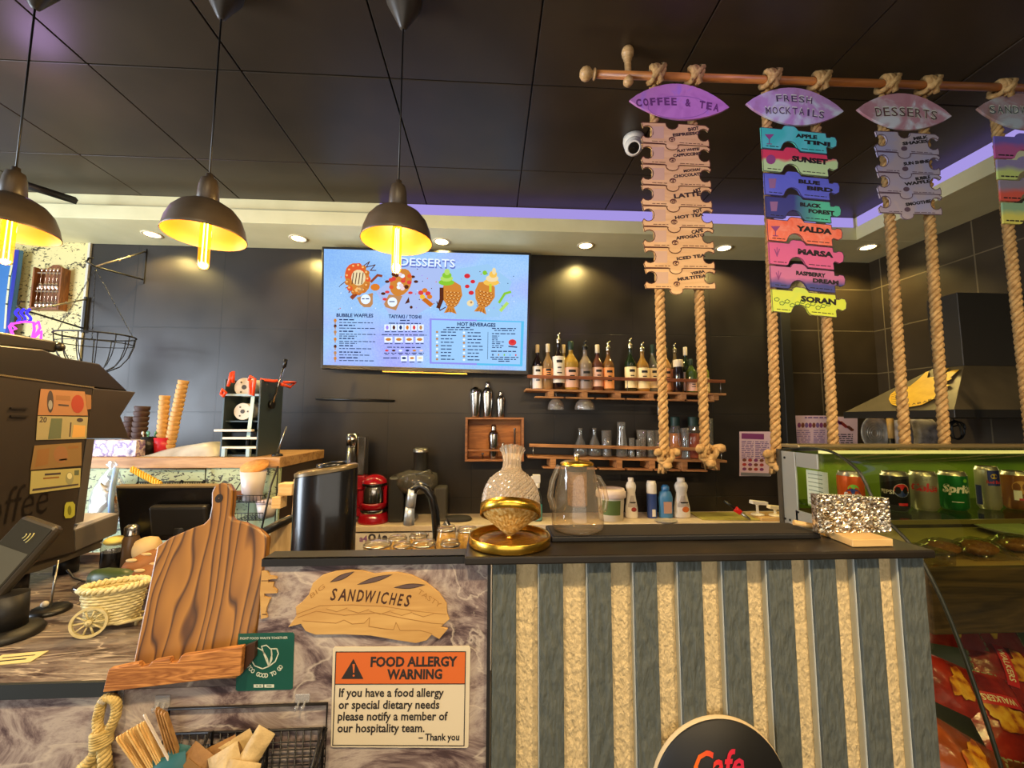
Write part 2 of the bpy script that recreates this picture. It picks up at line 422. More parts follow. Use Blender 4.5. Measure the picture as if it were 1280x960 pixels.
pallet_wood = wood('pallet_wood', (150, 96, 54), (206, 146, 88), 3, 'X', .6, 1, 7, 3)
red_wood = wood('red_wood', (112, 56, 28), (158, 88, 46), 3, 'X', .5, 1, 7, 3)
walnut = wood('walnut', (84, 52, 30), (138, 90, 54), 4, 'X', .5, 1, 6, 3)
paper = M('paper', (232, 226, 210), .7)
ink = M('print_black', (28, 26, 26), .6)
# ================================================================== room shell
mb = MB(noisy('floor_tile', [(.3, (60, 55, 50)), (.7, (80, 74, 66))], 3, .5)); mb.box(LX, WX, RY, WY, -.1, 0); struct('floor', mb)
mb = MB(wall_mat); mb.box(LX, WX+.12, WY, WY+.12, 0, CEIL+.1); struct('wall_back', mb)
mb = MB(tile_side); mb.box(WX, WX+.12, RY, WY, 0, CEIL+.1); struct('wall_right', mb)
xt = wp(986, 450, WY-.012).x
mb = MB(tile_mat); mb.box(xt, WX, WY-.012, WY, 0, 2.85); struct('wall_back_tiled', mb)
mb = MB(black_satin); mb.box(xt-.075, xt, WY-.05, WY, 0, 2.85); struct('trim_1', mb, .004)
lining = M('room_paint', (120, 112, 100), .7)
mb = MB(lining)                                   # left and rear walls with their window openings
mb.box(LX-.12, LX, RY, -.6, 0, CEIL+.1); mb.box(LX-.12, LX, 1.8, WY+.12, 0, CEIL+.1); mb.box(LX-.12, LX, -.6, 1.8, 0, .45); mb.box(LX-.12, LX, -.6, 1.8, 2.65, CEIL+.1)
struct('wall_left', mb)
mb = MB(lining); mb.box(LX-.12, WX+.12, RY-.12, RY, 0, .5); mb.box(LX-.12, WX+.12, RY-.12, RY, 2.85, CEIL+.1); mb.box(LX-.12, -2.8, RY-.12, RY, .5, 2.85); mb.box(2.4, WX+.12, RY-.12, RY, .5, 2.85)
struct('wall_front', mb)
for i, (a, b, sub) in enumerate([((LX-.08, LX-.05), (-.6, 1.8), 'left'), ((-2.8, 2.4), (RY-.08, RY-.05), 'front')]):
    mb = MB(black_satin)
    if sub == 'left':
        for y in (-.6, .6, 1.76): mb.box(LX-.1, LX-.03, y, y+.04, .45, 2.65)
        mb.box(LX-.1, LX-.03, -.6, 1.8, .45, .5); mb.box(LX-.1, LX-.03, -.6, 1.8, 2.6, 2.65)
        g = MB(glass_clear); g.box(LX-.07, LX-.062, -.6, 1.8, .5, 2.6)
    else:
        for x in (-2.8, -1.1, .6, 2.36): mb.box(x, x+.04, RY-.1, RY-.03, .5, 2.85)
        mb.box(-2.8, 2.4, RY-.1, RY-.03, .5, .55); mb.box(-2.8, 2.4, RY-.1, RY-.03, 2.8, 2.85)
        g = MB(glass_clear); g.box(-2.8, 2.4, RY-.07, RY-.062, .55, 2.8)
    w = struct('window_%d' % (i+1), mb); obj('pane', g, w)
mb = MB(scribble('letter_wallpaper', (226, 212, 150), (70, 62, 40)))
xw = wp(108, 360, WY).x
mb.box(LX, xw, WY-.008, WY, 0, 2.85); mb.use(M('edge_white', (210, 206, 190), .5)); mb.box(xw-.004, xw+.012, WY-.014, WY, 0, 2.85); struct('wall_back_papered', mb)
mb = MB(ceil_mat)
P0 = .613
gx = [.173+P0*i for i in range(-8, 5)]; gy = [1.648+P0*i for i in range(-9, 3)]
for i in range(len(gx)-1):
    for j in range(len(gy)-1):
        x0, x1, y0, y1 = gx[i]+.003, gx[i+1]-.003, gy[j]+.003, gy[j+1]-.003
        x0, x1, y0, y1 = max(x0, LX), min(x1, WX), max(y0, RY), min(y1, WY)
        if x1-x0 > .02 and y1-y0 > .02:
            d = random.uniform(-.0015, .0015); mb.box(x0, x1, y0, y1, CEIL+d, CEIL+.03)
mb.box(LX-.12, WX+.12, RY-.12, WY+.12, CEIL+.03, CEIL+.1)
struct('ceiling', mb, .002)
SOF, LED, SY, SX = 2.85, 2.94, 2.63, 2.56         # soffit underside, ledge height, front faces
mb = MB(soffit_mat); mb.box(LX, WX, SY, WY, SOF, LED); mb.box(LX, WX, SY+.045, WY, LED, CEIL); struct('trim_2', mb, .002)
mb = MB(soffit_mat); mb.box(SX, WX, RY, SY-.001, SOF, LED); mb.box(SX+.045, WX, RY, SY+.044, LED, CEIL); struct('trim_3', mb, .002)
mb = MB(E('led_lit_violet', (166, 150, 226), 1.0)); mb.box(-.75, SX+.02, SY+.035, SY+.0445, LED+.02, CEIL-.006)  # glowing band stands in for the recess face lit by violet LEDs
tag(obj('led_lit_band', mb), 'glowing band standing in for violet LED light on the back soffit recess', 'light')
mb = MB(MATS['led_lit_violet']); mb.box(SX+.035, SX+.0445, -1.0, SY+.02, LED+.02, CEIL-.006)
tag(obj('led_lit_band', mb), 'glowing band standing in for violet LED light on the right-hand soffit recess', 'light')
# downlights in the soffit
DL = [(190, 293, 'downlight at the far left of the soffit, half behind a pendant'), (373, 298, 'downlight left of the menu screen in the soffit'), (552, 302, 'downlight above the middle of the menu screen'),
      (732, 307, 'downlight right of the menu screen above the bottle shelf'), (905, 310, 'downlight beside the bottom of the coffee menu boards'), (1085, 309, 'downlight at the right corner of the soffit')]
dl_ring = M('downlight_ring', (226, 214, 180), .4); dl_em = E('downlight_lens', (255, 226, 150), 16)
for i, (px, py, lab) in enumerate(DL):
    p = zp(px, py, SOF)
    if i == 0:
        t0 = t = thing('downlight', lab, 'ceiling light', p, group='round downlights in the soffit')
        mb = MB(dl_ring); mb.lathe([(.062, 0), (.060, -.005), (.046, -.004), (.044, .0)], 28); obj('trim_ring', mb, t)
        mb = MB(dl_em); mb.lathe([(.0445, -.002), (.001, -.002)], 28); obj('lens', mb, t)
    else:
        t = dup(t0, p, lab)
    light('downlight_beam', 'SPOT', (p.x, p.y, SOF-.012), 36, (1, .74, .24), (math.radians(8), 0, 0), spot_size=math.radians(135), spot_blend=.5, shadow_soft_size=.03)
# ================================================================== the counter
FY = .757
ZB = 1.3435; ZL = 1.149
xl = wp(333, 700, FY).x; xr = wp(609.5, 700, FY).x; xe = .812
t = thing('front_counter', 'marble-topped lower counter with a marble-patterned front and raised screen on the left', 'counter', (0, 0, 0))
zt0, zt1 = wp(470, 706.5, FY-.008).z, wp(470, 697, FY-.008).z
mb = MB(marb_front); mb.box(-2.6, xr, FY, FY+.03, 0, ZL-.0185)
e0, e1 = wp(317, 812, FY), wp(332, 700, FY)      # the raised screen, its left end sloping
mb.prism([(e0.x, ZL-.0185), (xr, ZL-.0185), (xr, zt1-.001), (e1.x, zt1-.001)], FY, FY+.03, Matrix(((1, 0, 0, 0), (0, 0, 1, 0), (0, 1, 0, 0), (0, 0, 0, 1))))
obj('front_panel', mb, t)
mb = MB(black_satin)
mb.box(xl-.004, xr+.006, FY-.008, FY-.0002, zt0, zt1); mb.box(xl-.004, xr+.006, FY-.008, FY+.036, zt1-.0009, zt1); mb.box(xr+.0001, xr+.006, FY-.008, FY+.03, 0, zt0-.0001)
obj('edge_strip', mb, t, bevel=.0015)
mb = MB(marb_top); mb.box(-2.6, wp(152, 850, FY).x, FY-.006, 1.34, ZL-.018, ZL); mb.box(wp(152, 850, FY).x+.0003, e0.x-.001, FY, 1.34, ZL-.018, ZL); mb.box(e0.x-.001, xr-.012, FY+.0305, 1.34, ZL-.018, ZL); obj('top', mb, t)
mb = MB(M('counter_edge', (38, 42, 42), .5)); mb.box(-2.6, wp(152, 850, FY).x, FY-.012, FY-.0062, ZL-.022, ZL+.001); obj('front_edge', mb, t)
mb = MB(wood('back_strip', (110, 78, 48), (150, 112, 72), 3, 'X')); mb.box(-2.6, -.7, 1.34, 1.365, ZL-.018, ZL+.022); obj('back_strip', mb, t, bevel=.002)
mb = MB(M('counter_carcass', (44, 40, 38), .6)); mb.box(-2.6, xr-.012, FY+.031, 1.33, 0.02, ZL-.019); obj('carcass', mb, t)
# raised bar on the right
t = thing('bar_counter', 'raised bar counter with a ribbed grey and cream front and dark top', 'counter', (0, 0, 0))
mb = MB(noisy('bar_top', [(.3, (28, 23, 16)), (.7, (42, 35, 25))], 14, .36, bump=.05)); mb.box(-.042, .824, .734, .905, ZB-.0145, ZB); obj('top', mb, t, bevel=.003)
cream = noisy('cream_render', [(.3, (222, 198, 150)), (.7, (236, 212, 164))], 150, .85, bump=1., bd=.008, stretch=(1, 1, .55))
greyp = noisy('grey_timber', [(.3, (76, 82, 78)), (.7, (94, 98, 90))], 60, .8, bump=1., bd=.008, stretch=(1.6, 1, .5))
mb = MB(cream); mb.box(xr+.0085, xe-.0045, FY+.012, FY+.04, 0, ZB-.0146); obj('rendered_panel', mb, t)
SL = [(612, 645.5), (674.5, 704), (735.5, 764), (793.5, 821.5), (849.5, 878), (905.5, 934.5), (961.5, 991), (1017, 1046), (1073, 1101), (1128, 1157)]
for i, (a, b) in enumerate(SL):
    x0 = max(wp(a, 730, FY-.008).x, xr+.009); x1 = wp(b, 730, FY-.008).x
    mb = MB(greyp); mb.box(x0, x1, FY-.008, FY+.0119, 0, ZB-.0147)
    if i: mb.use(M('slat_side_paint', (198, 200, 190), .7)); mb.box(x0-.0016, x0-.0001, FY-.003, FY+.0118, 0, ZB-.0147)
    obj('slat', mb, t, bevel=.0015)
mb = MB(black_satin); mb.box(xe-.004, xe+.004, FY-.004, .90, 0, ZB-.0147); obj('end_panel', mb, t)
mb = MB(M('bar_carcass', (44, 40, 38), .6)); mb.box(xr+.009, xe-.005, FY+.041, .90, .02, ZB-.0148); obj('carcass', mb, t)
# round sign
t = thing('round_sign', 'round black sign with red and orange lettering on the ribbed bar front', 'sign', wp(897, 984, FY-.008))
pl = Plane(MB(), FY-.009, t.location)
mb = MB(M('sign_rim', (206, 182, 140), .7)); mb.lathe([(.1185, 0), (.1185, .007), (.001, .007)], 64, R(90, 'X')); obj('rim', mb, t)
mb = MB(M('sign_disc_black', (16, 14, 12), .6)); mb.lathe([(.1165, .0072), (.1165, .013), (.001, .013)], 64, R(90, 'X')); obj('disc', mb, t)
red_letter, nt, b = nodes('red_gradient'); v = coords(nt, kind='Object'); sp = nt.nodes.new('ShaderNodeSeparateXYZ'); nt.links.new(v, sp.inputs[0])
mr = nt.nodes.new('ShaderNodeMapRange'); mr.inputs[1].default_value = -.045; mr.inputs[2].default_value = .05; nt.links.new(sp.outputs[0], mr.inputs[0])
nt.links.new(ramp(nt, mr.outputs[0], [(0, (255, 120, 40)), (.45, (235, 50, 60)), (1, (205, 40, 80))]), b.inputs['Base Color']); b.inputs['Roughness'].default_value = .4
pl = Plane(MB(), FY-.008-.0145, t.location); pl.text('Cafe', (868, 976), (931, 972), 33, 0, red_letter, .02, .25); obj('lettering', pl.mb, t)

# ================================================================== television with the dessert menu
TY = 2.885
tv = thing('television', 'large flat screen showing a dessert menu on the dark back wall', 'television', wp(532, 388, TY))
pl = Plane(MB(), TY, tv.location)
tvq = [(402.5, 308), (664, 316), (660, 468.5), (401.5, 461)]
pl.poly(tvq, 0, M('tv_bezel', (24, 22, 20), .3), .05); obj('frame', pl.mb, tv, bevel=.003)
m, nt, b = nodes('tv_screen'); nt.nodes.remove(b); v = coords(nt); n = nt.nodes.new('ShaderNodeTexNoise'); n.inputs['Scale'].default_value = 1.6; nt.links.new(v, n.inputs['Vector'])
n2 = nt.nodes.new('ShaderNodeTexNoise'); n2.inputs['Scale'].default_value = 90; nt.links.new(v, n2.inputs['Vector'])
mx = nt.nodes.new('ShaderNodeMix'); mx.data_type = 'RGBA'; mx.blend_type = 'OVERLAY'; mx.inputs[0].default_value = .35
nt.links.new(ramp(nt, n.outputs[0], [(.3, (140, 190, 240)), (.5, (172, 208, 244)), (.7, (180, 184, 246))]), mx.inputs[6]); nt.links.new(ramp(nt, n2.outputs[0], [(.35, (110, 110, 110)), (.65, (165, 165, 165))]), mx.inputs[7])
em = nt.nodes.new('ShaderNodeEmission'); nt.links.new(mx.outputs[2], em.inputs[0]); em.inputs[1].default_value = 1.12; nt.links.new(em.outputs[0], nt.nodes['Material Output'].inputs[0]); tv_scr = m
pl = Plane(MB(), TY, tv.location); pl.poly([(405, 311), (661, 318.8), (657.5, 463.5), (404, 456)], .002, tv_scr); obj('screen', pl.mb, tv)
def e_(n, c, s=1.0): return E('screen_'+n, c, s)
navy, wht, lil, cyn, tan_, org, dk, pink = e_('navy', (44, 60, 110)), e_('white', (226, 238, 255), 1.15), e_('violet', (168, 140, 246)), e_('cyan', (96, 196, 244)), e_('tan', (196, 142, 92)), e_('orange', (226, 130, 46)), e_('brown', (92, 46, 30)), e_('pink', (226, 70, 70))
grn, crm, wal, yel, pnl = e_('green', (142, 204, 56)), e_('cream', (244, 224, 176)), e_('waffle', (214, 138, 58)), e_('yellow', (246, 196, 60)), e_('panel', (160, 206, 250), 1.05)
pl = Plane(MB(), TY, tv.location)
# soft colour fields behind the drawings
for q, mt in ((([(470, 365), (512, 330), (560, 336), (556, 372), (520, 394), (486, 392)]), e_('field1', (176, 196, 246))), (([(560, 338), (610, 330), (640, 352), (624, 396), (570, 398)]), e_('field2', (160, 206, 246)))): pl.poly(q, .0035, mt)
pl.text('DESSERTS', (501, 333.5), (569.5, 336), 10.5, .0045, e_('title_shadow', (108, 124, 206)), .02)
pl.text('DESSERTS', (500, 331.5), (568.5, 334), 10.5, .006, wht, .01)
# bubble waffle 1
pl.poly([(446, 372), (466, 366), (466, 380), (463, 384), (455, 384), (450, 380)], .005, tan_)
pl.ell(447, 348, 15, 20, .006, wal, 18, 0, -25); pl.ell(444, 340, 12, 11, .007, e_('berry', (230, 96, 50)), 14); pl.ell(448, 347, 9, 10, .008, crm, 14)
for k in range(4): pl.line([(442+k*4, 341), (440+k*4, 355)], 1.1, .0085, dk)
for k in range(13):
    a = k*.483; x, y = 447+13*math.cos(a), 349+17*math.sin(a); pl.ell(x, y, 3.6, 3.4, .0062+k*5e-5, (e_('bubble', (206, 120, 48)), e_('berry', (230, 96, 50)))[k % 5 == 0 or 6 < k < 11 and k % 2], 10); pl.ell(x-.9, y-.9, 1.5, 1.3, .0076, e_('bubble_light', (250, 196, 120)), 8)
for k in range(14): a = k*2.4; r = 2+5*((k*.31) % 1); pl.ell(448+r*math.cos(a), 362+r*.6*math.sin(a), 1.8, 1.4, .0078, (org, e_('bubble_light', (250, 196, 120)), tan_)[k % 3], 7)
pl.ell(457, 374, 6.2, 6.2, .009, wht, 16); pl.words(452.5, 373.5, 461.5, .0095, navy, 1.2)
pl.line([(455, 332), (462, 327), (458, 334), (469, 331), (463, 338), (470, 338)], 1.1, .005, dk)
pl.line([(464, 352), (472, 344), (477, 345)], 3, .005, e_('choc', (150, 70, 44))); pl.line([(440, 372), (446, 366)], 5, .005, e_('choc', (150, 70, 44))); pl.ell(469, 359, 6, 4.5, .005, org, 10)
pl.line([(425, 357), (433, 351)], .9, .005, dk); pl.line([(432, 360), (437, 358), (436, 366), (440, 362)], .9, .005, e_('choc', (150, 70, 44)))
# bubble waffle 2
pl.poly([(486, 368), (503, 370), (495, 388), (482, 384), (480, 380)], .005, tan_); pl.ell(501, 353, 13, 18, .006, wal, 18, 0, 25)
for k in range(16):
    a = k*1.9; r = 3+11*((k*.37) % 1); pl.ell(501+r*math.cos(a), 351+r*1.2*math.sin(a), 3, 2.6, .007+k*1e-4, (pink, wht, dk, e_('berry', (230, 96, 50)), e_('blush', (240, 214, 222)))[k % 5], 8)
pl.ell(490.5, 377.5, 6, 6, .009, wht, 16); pl.words(486.5, 377, 494.5, .0095, navy, 1.2)
for x, y in ((481, 374), (484, 352), (516, 346), (513, 366), (520, 352), (479, 367), (484, 365)): pl.ell(x, y, 3, 1.8, .005, pink if (x+y) % 2 else dk, 8)
pl.poly([(506, 380), (511, 371), (512, 378)], .005, dk); pl.ell(514, 384, 2, 2, .005, dk, 6)
# cakes
for k, (x, y) in enumerate(((526, 366), (531, 363), (528, 371), (535, 367), (537, 371))): pl.ell(x, y, 3.5, 3, .005+k*2e-4, (pink, org, yel)[k % 3], 8)
pl.poly([(527, 375), (532, 372), (542, 380), (538, 384)], .006, e_('cake', (206, 112, 30)))
# fish waffles
def fish(cx, cy, tilt):
    c, s_ = math.cos(math.radians(tilt)), math.sin(math.radians(tilt)); q = lambda x, y: (cx+x*c-y*s_, cy+x*s_+y*c)
    pl.poly([q(-11, -13), q(0, -17), q(10, -12), q(13, 0), q(9, 11), q(4, 16), q(8, 24), q(0, 22), q(-8, 24), q(-4, 15), q(-10, 8), q(-13, -2)], .0055, wal)
    for r in range(5):
        for k in range(4-(r > 2)): x0_ = -8.5+k*4.6+(r % 2)*1.2+(r > 2)*2; pl.line([q(x0_, -3+r*4), q(x0_+2.1, -1+r*4), q(x0_+4.2, -3+r*4)], .9, .006, e_('crust', (160, 84, 30))); pl.ell(*q(x0_+2.1, -2.6+r*4), 1.1, .8, .0061, e_('bubble_light', (250, 196, 120)), 7)
    for k in (-4, 0, 4): pl.line([q(k*.6, 18), q(k*1.2, 23)], .8, .006, e_('crust', (160, 84, 30)))
fish(565, 368, 5); fish(606, 368, 14)
for r, y, k in ((10, 353, 0), (8, 348, 1), (6, 344, 2), (3.5, 340, 3)): pl.ell(558+k*.3, y, r, 4, .0065+k*3e-4, (grn, e_('mint', (186, 226, 110)))[k % 2], 12)
pl.line([(552, 361), (552, 374), (548, 384)], 5, .007, dk); pl.line([(546, 377), (550, 388), (557, 384)], 1.2, .007, dk)
for r, y, k in ((10, 353, 0), (8, 348, 1), (5, 343, 2), (2.5, 339, 3)): pl.ell(614+k*1.2, y, r, 4.4, .0065+k*3e-4, (e_('mango', (250, 200, 90)), crm)[k % 2], 12)
pl.line([(613, 356), (613, 364)], 3, .0075, e_('lemon', (206, 214, 60)))
for x, y, r in ((584, 345, 3.8), (591, 352, 3), (584, 358, 3), (589, 366, 3.4)): pl.ell(x, y, r, r*.8, .005, e_('strawberry', (220, 50, 60)), 10)
pl.ell(588, 379, 4.5, 4, .005, crm, 10); pl.ell(589, 378, 1.5, 1.5, .0055, tan_, 8); pl.ell(606, 341, 3, 3, .005, grn, 8)
pl.line([(624, 378), (631, 367), (638, 365)], 3, .005, grn); pl.line([(626, 388), (634, 379)], 4, .005, e_('mint', (186, 226, 110)))
for k in range(70): pl.ell(random.uniform(420, 645), random.uniform(335, 388), .7, .7, .0045, random.choice([dk, navy, lil, wht, pink]), 5)
# columns of print
pl.text('BUBBLE WAFFLES', (420.5, 396), (466.5, 396.6), 4.4, .005, navy, .035)
pl.text('TAIYAKI / TOSHI', (485.5, 397.4), (526.5, 398.2), 4.4, .005, navy, .035)
for k, y in enumerate((399.5, 406.5, 414, 423, 432, 440, 447)):
    pl.ell(419, y+1, 1.9, 2.3, .005, (wal, dk, tan_)[k % 3], 8); pl.line([(419, y+2), (419, y+5)], 1.4, .005, tan_)
    pl.words(424, y, 424+random.uniform(16, 28), .005, navy, 1.5, .012, k); pl.words(424, y+3.6, 424+random.uniform(38, 46), .005, navy, 1.0, .012, k+9)
    if k in (2, 3): pl.words(424, y+6, 446, .005, navy, 1.0, .012, k+20)
pl.words(500, 400.5, 512, .005, navy, 1.3); pl.words(486, 404, 526, .005, navy, 1.2, .01, 3)
for k in range(6): x = 484+k*8.4; pl.rect(x-3.6, 405.6, x+3.6, 413, .0045, wht); pl.ell(x, 409.4, 1.8, 2.8, .0055, (lil, dk, navy, org, pink, tan_)[k], 8); pl.words(x-3, 414.6, x+3, .005, navy, 1)
pl.words(477, 418.4, 533, .005, navy, 1.1, .01, 5)
for k in range(4): x = 485.5+k*13; pl.rect(x-5, 421, x+5, 428, .0045, wht); pl.ell(x, 424.3, 3.6, 1.9, .0055, wal, 10); pl.words(x-5, 429.6, x+5, .005, navy, 1)
pl.words(484, 434, 527, .005, navy, 1.1, .01, 6)
for k in range(6): x = 483.5+k*8.6; pl.ell(x, 438.2, 2.4, 1.3, .0055, (pink, dk, wht, navy, wal, e_('blush', (240, 214, 222)))[k], 8); pl.words(x-3.4, 441.4, x+3.4, .005, navy, 1); pl.words(x-2, 443, x+2, .005, navy, .9)
pl.words(479, 447.5, 499, .005, navy, 1.2)
for k in range(3): x = 505+k*10; pl.rect(x-4, 444.6, x+4, 451.5, .0045, wht); pl.ell(x, 447.6, 2.8, 1.5, .0055, (navy, wal, crm)[k], 8); pl.words(x-3, 452.6, x+3, .005, navy, 1)
pl.poly([(537, 398), (655, 401.5), (653, 458), (537, 454.5)], .0035, e_('panel_glow', (150, 150, 246))); pl.poly([(596, 400), (655, 401.5), (653, 458), (596, 456.5)], .0037, cyn)
pl.poly([(539.5, 400), (651.5, 403), (650, 455.5), (539.5, 452.5)], .0041, pnl)
pl.text('HOT BEVERAGES', (571.5, 407), (619.5, 408.6), 4.6, .005, navy, .035)
pl.words(558, 409.5, 588, .005, navy, 1.2); pl.words(554, 412, 592, .005, navy, 1.2)
for k in range(9):
    y = 415+k*4.25; pl.ell(546.3, y, 1.6, 1.5, .005, (tan_, wht)[k % 2], 8); pl.words(551, y, 551+random.uniform(12, 20), .005, navy, 1.2, .01, k)
    y += .8; pl.ell(580, y, 1.6, 1.5, .005, (wht, tan_)[k % 2], 8); pl.words(584.5, y, 584.5+random.uniform(14, 20), .005, navy, 1.2, .01, k+30)
pl.line([(610, 415), (609.5, 449)], .5, .005, navy)
pl.words(615, 410.5, 645, .005, navy, 1.2, .01); pl.words(618, 413, 643, .005, navy, 1.2, .01); pl.words(615, 417, 645, .005, navy, 1.2, .01, 4)
for k in range(7): pl.words(615, 420+k*2.4, 615+random.uniform(7, 15), .005, navy, 1, .01, k)
pl.ell(640.5, 428, 5, 4, .005, pink, 12); pl.ell(640.5, 427, 2.5, 2, .0055, e_('strawberry', (220, 50, 60)), 8); pl.line([(636, 433), (646, 434)], 1.5, .005, navy)
pl.words(614, 439, 646, .005, navy, 1.3, .01)
for k in range(5): pl.ell(616+k*7.2, 443.5+k*.1, 1, 1.4, .005, (navy, tan_, grn, cyn, pink)[k], 6)
pl.words(613, 446.5, 648, .005, navy, 1.1, .01, 8); pl.words(615, 449, 645, .005, navy, 1.1, .01, 9); pl.words(623, 451.5, 637, .005, navy, 1.2)
obj('menu_graphics', pl.mb, tv)
pl = Plane(MB(), TY, tv.location); pl.poly([(478, 463.4), (584, 466.6), (584, 468.2), (478, 465)], .004, M('tv_trim', (170, 140, 70), .3, 1.)); obj('silver_trim', pl.mb, tv)
mb = MB(black_satin); mb.box(-.2, .2, .05, WY-TY-.001, -.15, .15); obj('wall_bracket', mb, tv)
# ================================================================== pendant lamps over the counter
PY = 1.305
shade_m = noisy('shade_paint', [(.3, (58, 50, 42)), (.7, (76, 66, 54))], 10, .42)
lining_m = M('shade_lining', (122, 74, 6), .5)
fil = E('filament', (255, 214, 120), 30)
bulb_g = glass('bulb_glass', (255, 222, 150), .06, (255, 150, 16), 1.1)
PD = [((505, 38), (495, 302), 'pendant lamp in front of the menu screen, nearest the middle'), ((281, 30), (251, 300), 'second pendant lamp, left of the menu screen'), ((42, 10), (12, 296), 'leftmost pendant lamp, cut by the left edge above the coffee machine')]
for i, (c, q, lab) in enumerate(PD):
    a = wp(*c, PY); rim = wp(*q, PY); loc = Vector(((a.x+rim.x)/2, PY, CEIL))
    if i == 0:
        rz = rim.z-CEIL; H = .118
        p0 = t = thing('pendant_lamp', lab, 'pendant lamp', loc, group='pendant lamps over the counter')
        mb = MB(shade_m); mb.lathe([(.001, 0), (.062, -.001), (.06, -.02), (.012, -.115), (.006, -.12), (.001, -.12)], 32); obj('canopy', mb, t)
        mb = MB(black); mb.cyl((0, 0, -.119), (0, 0, rz+H+.085), .0028, n=8); obj('cord', mb, t)
        mb = MB(shade_m); mb.lathe([(.003, rz+H+.092), (.010, rz+H+.090), (.011, rz+H+.078), (.022, rz+H+.072), (.027, rz+H+.05), (.031, rz+H+.0), (.027, rz+H-.004)], 32); obj('lamp_socket', mb, t)
        prof = [(.027, rz+H-.004), (.05, rz+H-.010), (.075, rz+H-.026), (.094, rz+H-.05), (.106, rz+H-.082), (.1115, rz+.008), (.114, rz), (.1125, rz-.001)]
        mb = MB(shade_m); mb.lathe(prof, 48); obj('lamp_shade', mb, t)
        mb = MB(lining_m); mb.lathe([(max(r-.0022, .001), z-.0022) for r, z in prof[:-2]]+[(.1118, rz-.0005)], 48); obj('lining', mb, t)
        mb = MB(gold); mb.cyl((0, 0, rz+.055), (0, 0, rz+H-.006), .016, n=16); obj('bulb_base', mb, t)
        bz = wp(q[0], 342, PY).z-CEIL
        mb = MB(bulb_g); mb.lathe([(.011, rz+.056), (.0155, rz+.045), (.0155, bz+.014), (.012, bz+.004), (.001, bz)], 20); bl = obj('bulb', mb, t)
        mb = MB(fil)
        for k in range(4):
            an = k*PI/2; x, y = .0075*math.cos(an), .0075*math.sin(an); mb.cyl((x, y, bz+.012), (x*.8, y*.8, rz+.045), .0011, n=5)
        obj('filament', mb, bl)
    else:
        t = dup(p0, loc, lab)
    light('pendant_glow', 'POINT', (loc.x, loc.y, rim.z-.075), 21, (1, .70, .30), shadow_soft_size=.03)
    light('pendant_inner', 'POINT', (loc.x, loc.y+.03, rim.z+.035), .12, (1, .66, .20), shadow_soft_size=.012)
# black bar under the ceiling at the far left
mb = MB(black_satin); a, b = wp(16, 226, 2.3), wp(95, 251, 2.55)
mb.cyl(a, b, .022, .022, 4); tag(obj('ceiling_rail', mb), 'short black bar slanting under the ceiling behind the leftmost pendant', 'rail')
# security camera on the ceiling
p = zp(792, 172, CEIL)
t = thing('security_camera', 'white turret security camera on the dark ceiling left of the coffee menu', 'camera', p)
mb = MB(white_pl); mb.lathe([(.001, 0), (.052, 0), (.054, -.02), (.05, -.042), (.036, -.05), (.001, -.052)], 32); obj('base', mb, t)
m = Euler((math.radians(38), 0, math.radians(22))).to_matrix().to_4x4()
tt = T(-.008, -.02, -.062) @ R(-20, 'Z') @ R(-48, 'X')
mb = MB(white_pl); mb.ball((0, 0, 0), .046, 20, tf=tt); mb.lathe([(.037, -.02), (.036, -.046), (.030, -.054), (.026, -.05)], 24, tt); obj('eyeball', mb, t)
mb = MB(black_gloss); mb.lathe([(.0265, -.0505), (.001, -.0515)], 24, tt); obj('lens', mb, t)
p2 = wp(778, 222, 2.3)
# ================================================================== rod with hanging menu boards
HY = 1.456
rz_ = wp(785, 95.5, HY).z
r0, r1 = wp(741, 92.7, HY), wp(1345, 112.5, HY-.02)
rodw = wood('rod_wood', (150, 86, 40), (190, 122, 62), 4, 'X', .4, 1, 5, 3)
t = thing('hanging_rod', 'turned wooden rod under the ceiling that carries the menu boards', 'rod', r0)
mb = MB(rodw); d = r1-r0; mb.cyl((0, 0, 0), d, .0145, n=20); obj('rod', mb, t)
ux = d.normalized(); q = d.to_track_quat('Z', 'Y').to_matrix().to_4x4()
finw = wood('finial_wood', (190, 146, 92), (222, 182, 128), 6, 'X', .4, .8)
mb = MB(finw); mb.lathe([(.001, -.052), (.012, -.050), (.022, -.041), (.0265, -.028), (.024, -.015), (.014, -.005), (.011, -.002), (.019, .002), (.0215, .006), (.019, .010), (.015, .012)], 24, q); obj('finial', mb, t)
for px in (785, 1330):
    p = wp(px, 95.5, HY) - r0
    f = (p.x)/d.x; c = d*f
    mb = MB(finw); zt = CEIL-r0.z
    mb.lathe([(.001, zt), (.021, zt), (.024, zt-.014), (.022, zt-.028), (.016, zt-.034), (.017, zt-.044), (.013, zt-.052), (.012, c.z+.0), (.013, c.z-.012), (.019, c.z-.02), (.0195, c.z-.032), (.012, c.z-.042), (.001, c.z-.044)], 20, T(c.x, c.y, 0)); obj('bracket', mb, t)
def rod_z(x): return r0.z + d.z*(x-r0.x)/d.x
sten = M('burnt_lettering', (48, 26, 14), .7)
sten2 = M('black_lettering', (26, 22, 24), .6)
groove = M('burnt_edge', (92, 48, 30), .8)
lilac_wood = wood('lilac_wood', (196, 170, 196), (222, 198, 204), 3, 'X', .55, .8, 5, 2)
plankw = wood('menu_plank_wood', (214, 172, 112), (236, 200, 140), 3, 'X', .55, .8, 5, 2)
def lens_pts(ax, ay, bx, by, hu, hd, n=14):
    pts = []
    dx, dy = bx-ax, by-ay
    for i in range(n+1): u = i/n; k = math.sin(PI*u)**.82; pts.append((ax+dx*u, ay+dy*u-hu*k))
    for i in range(1, n): u = 1-i/n; k = math.sin(PI*u)**.82; pts.append((ax+dx*u, ay+dy*u+hd*k))
    return pts
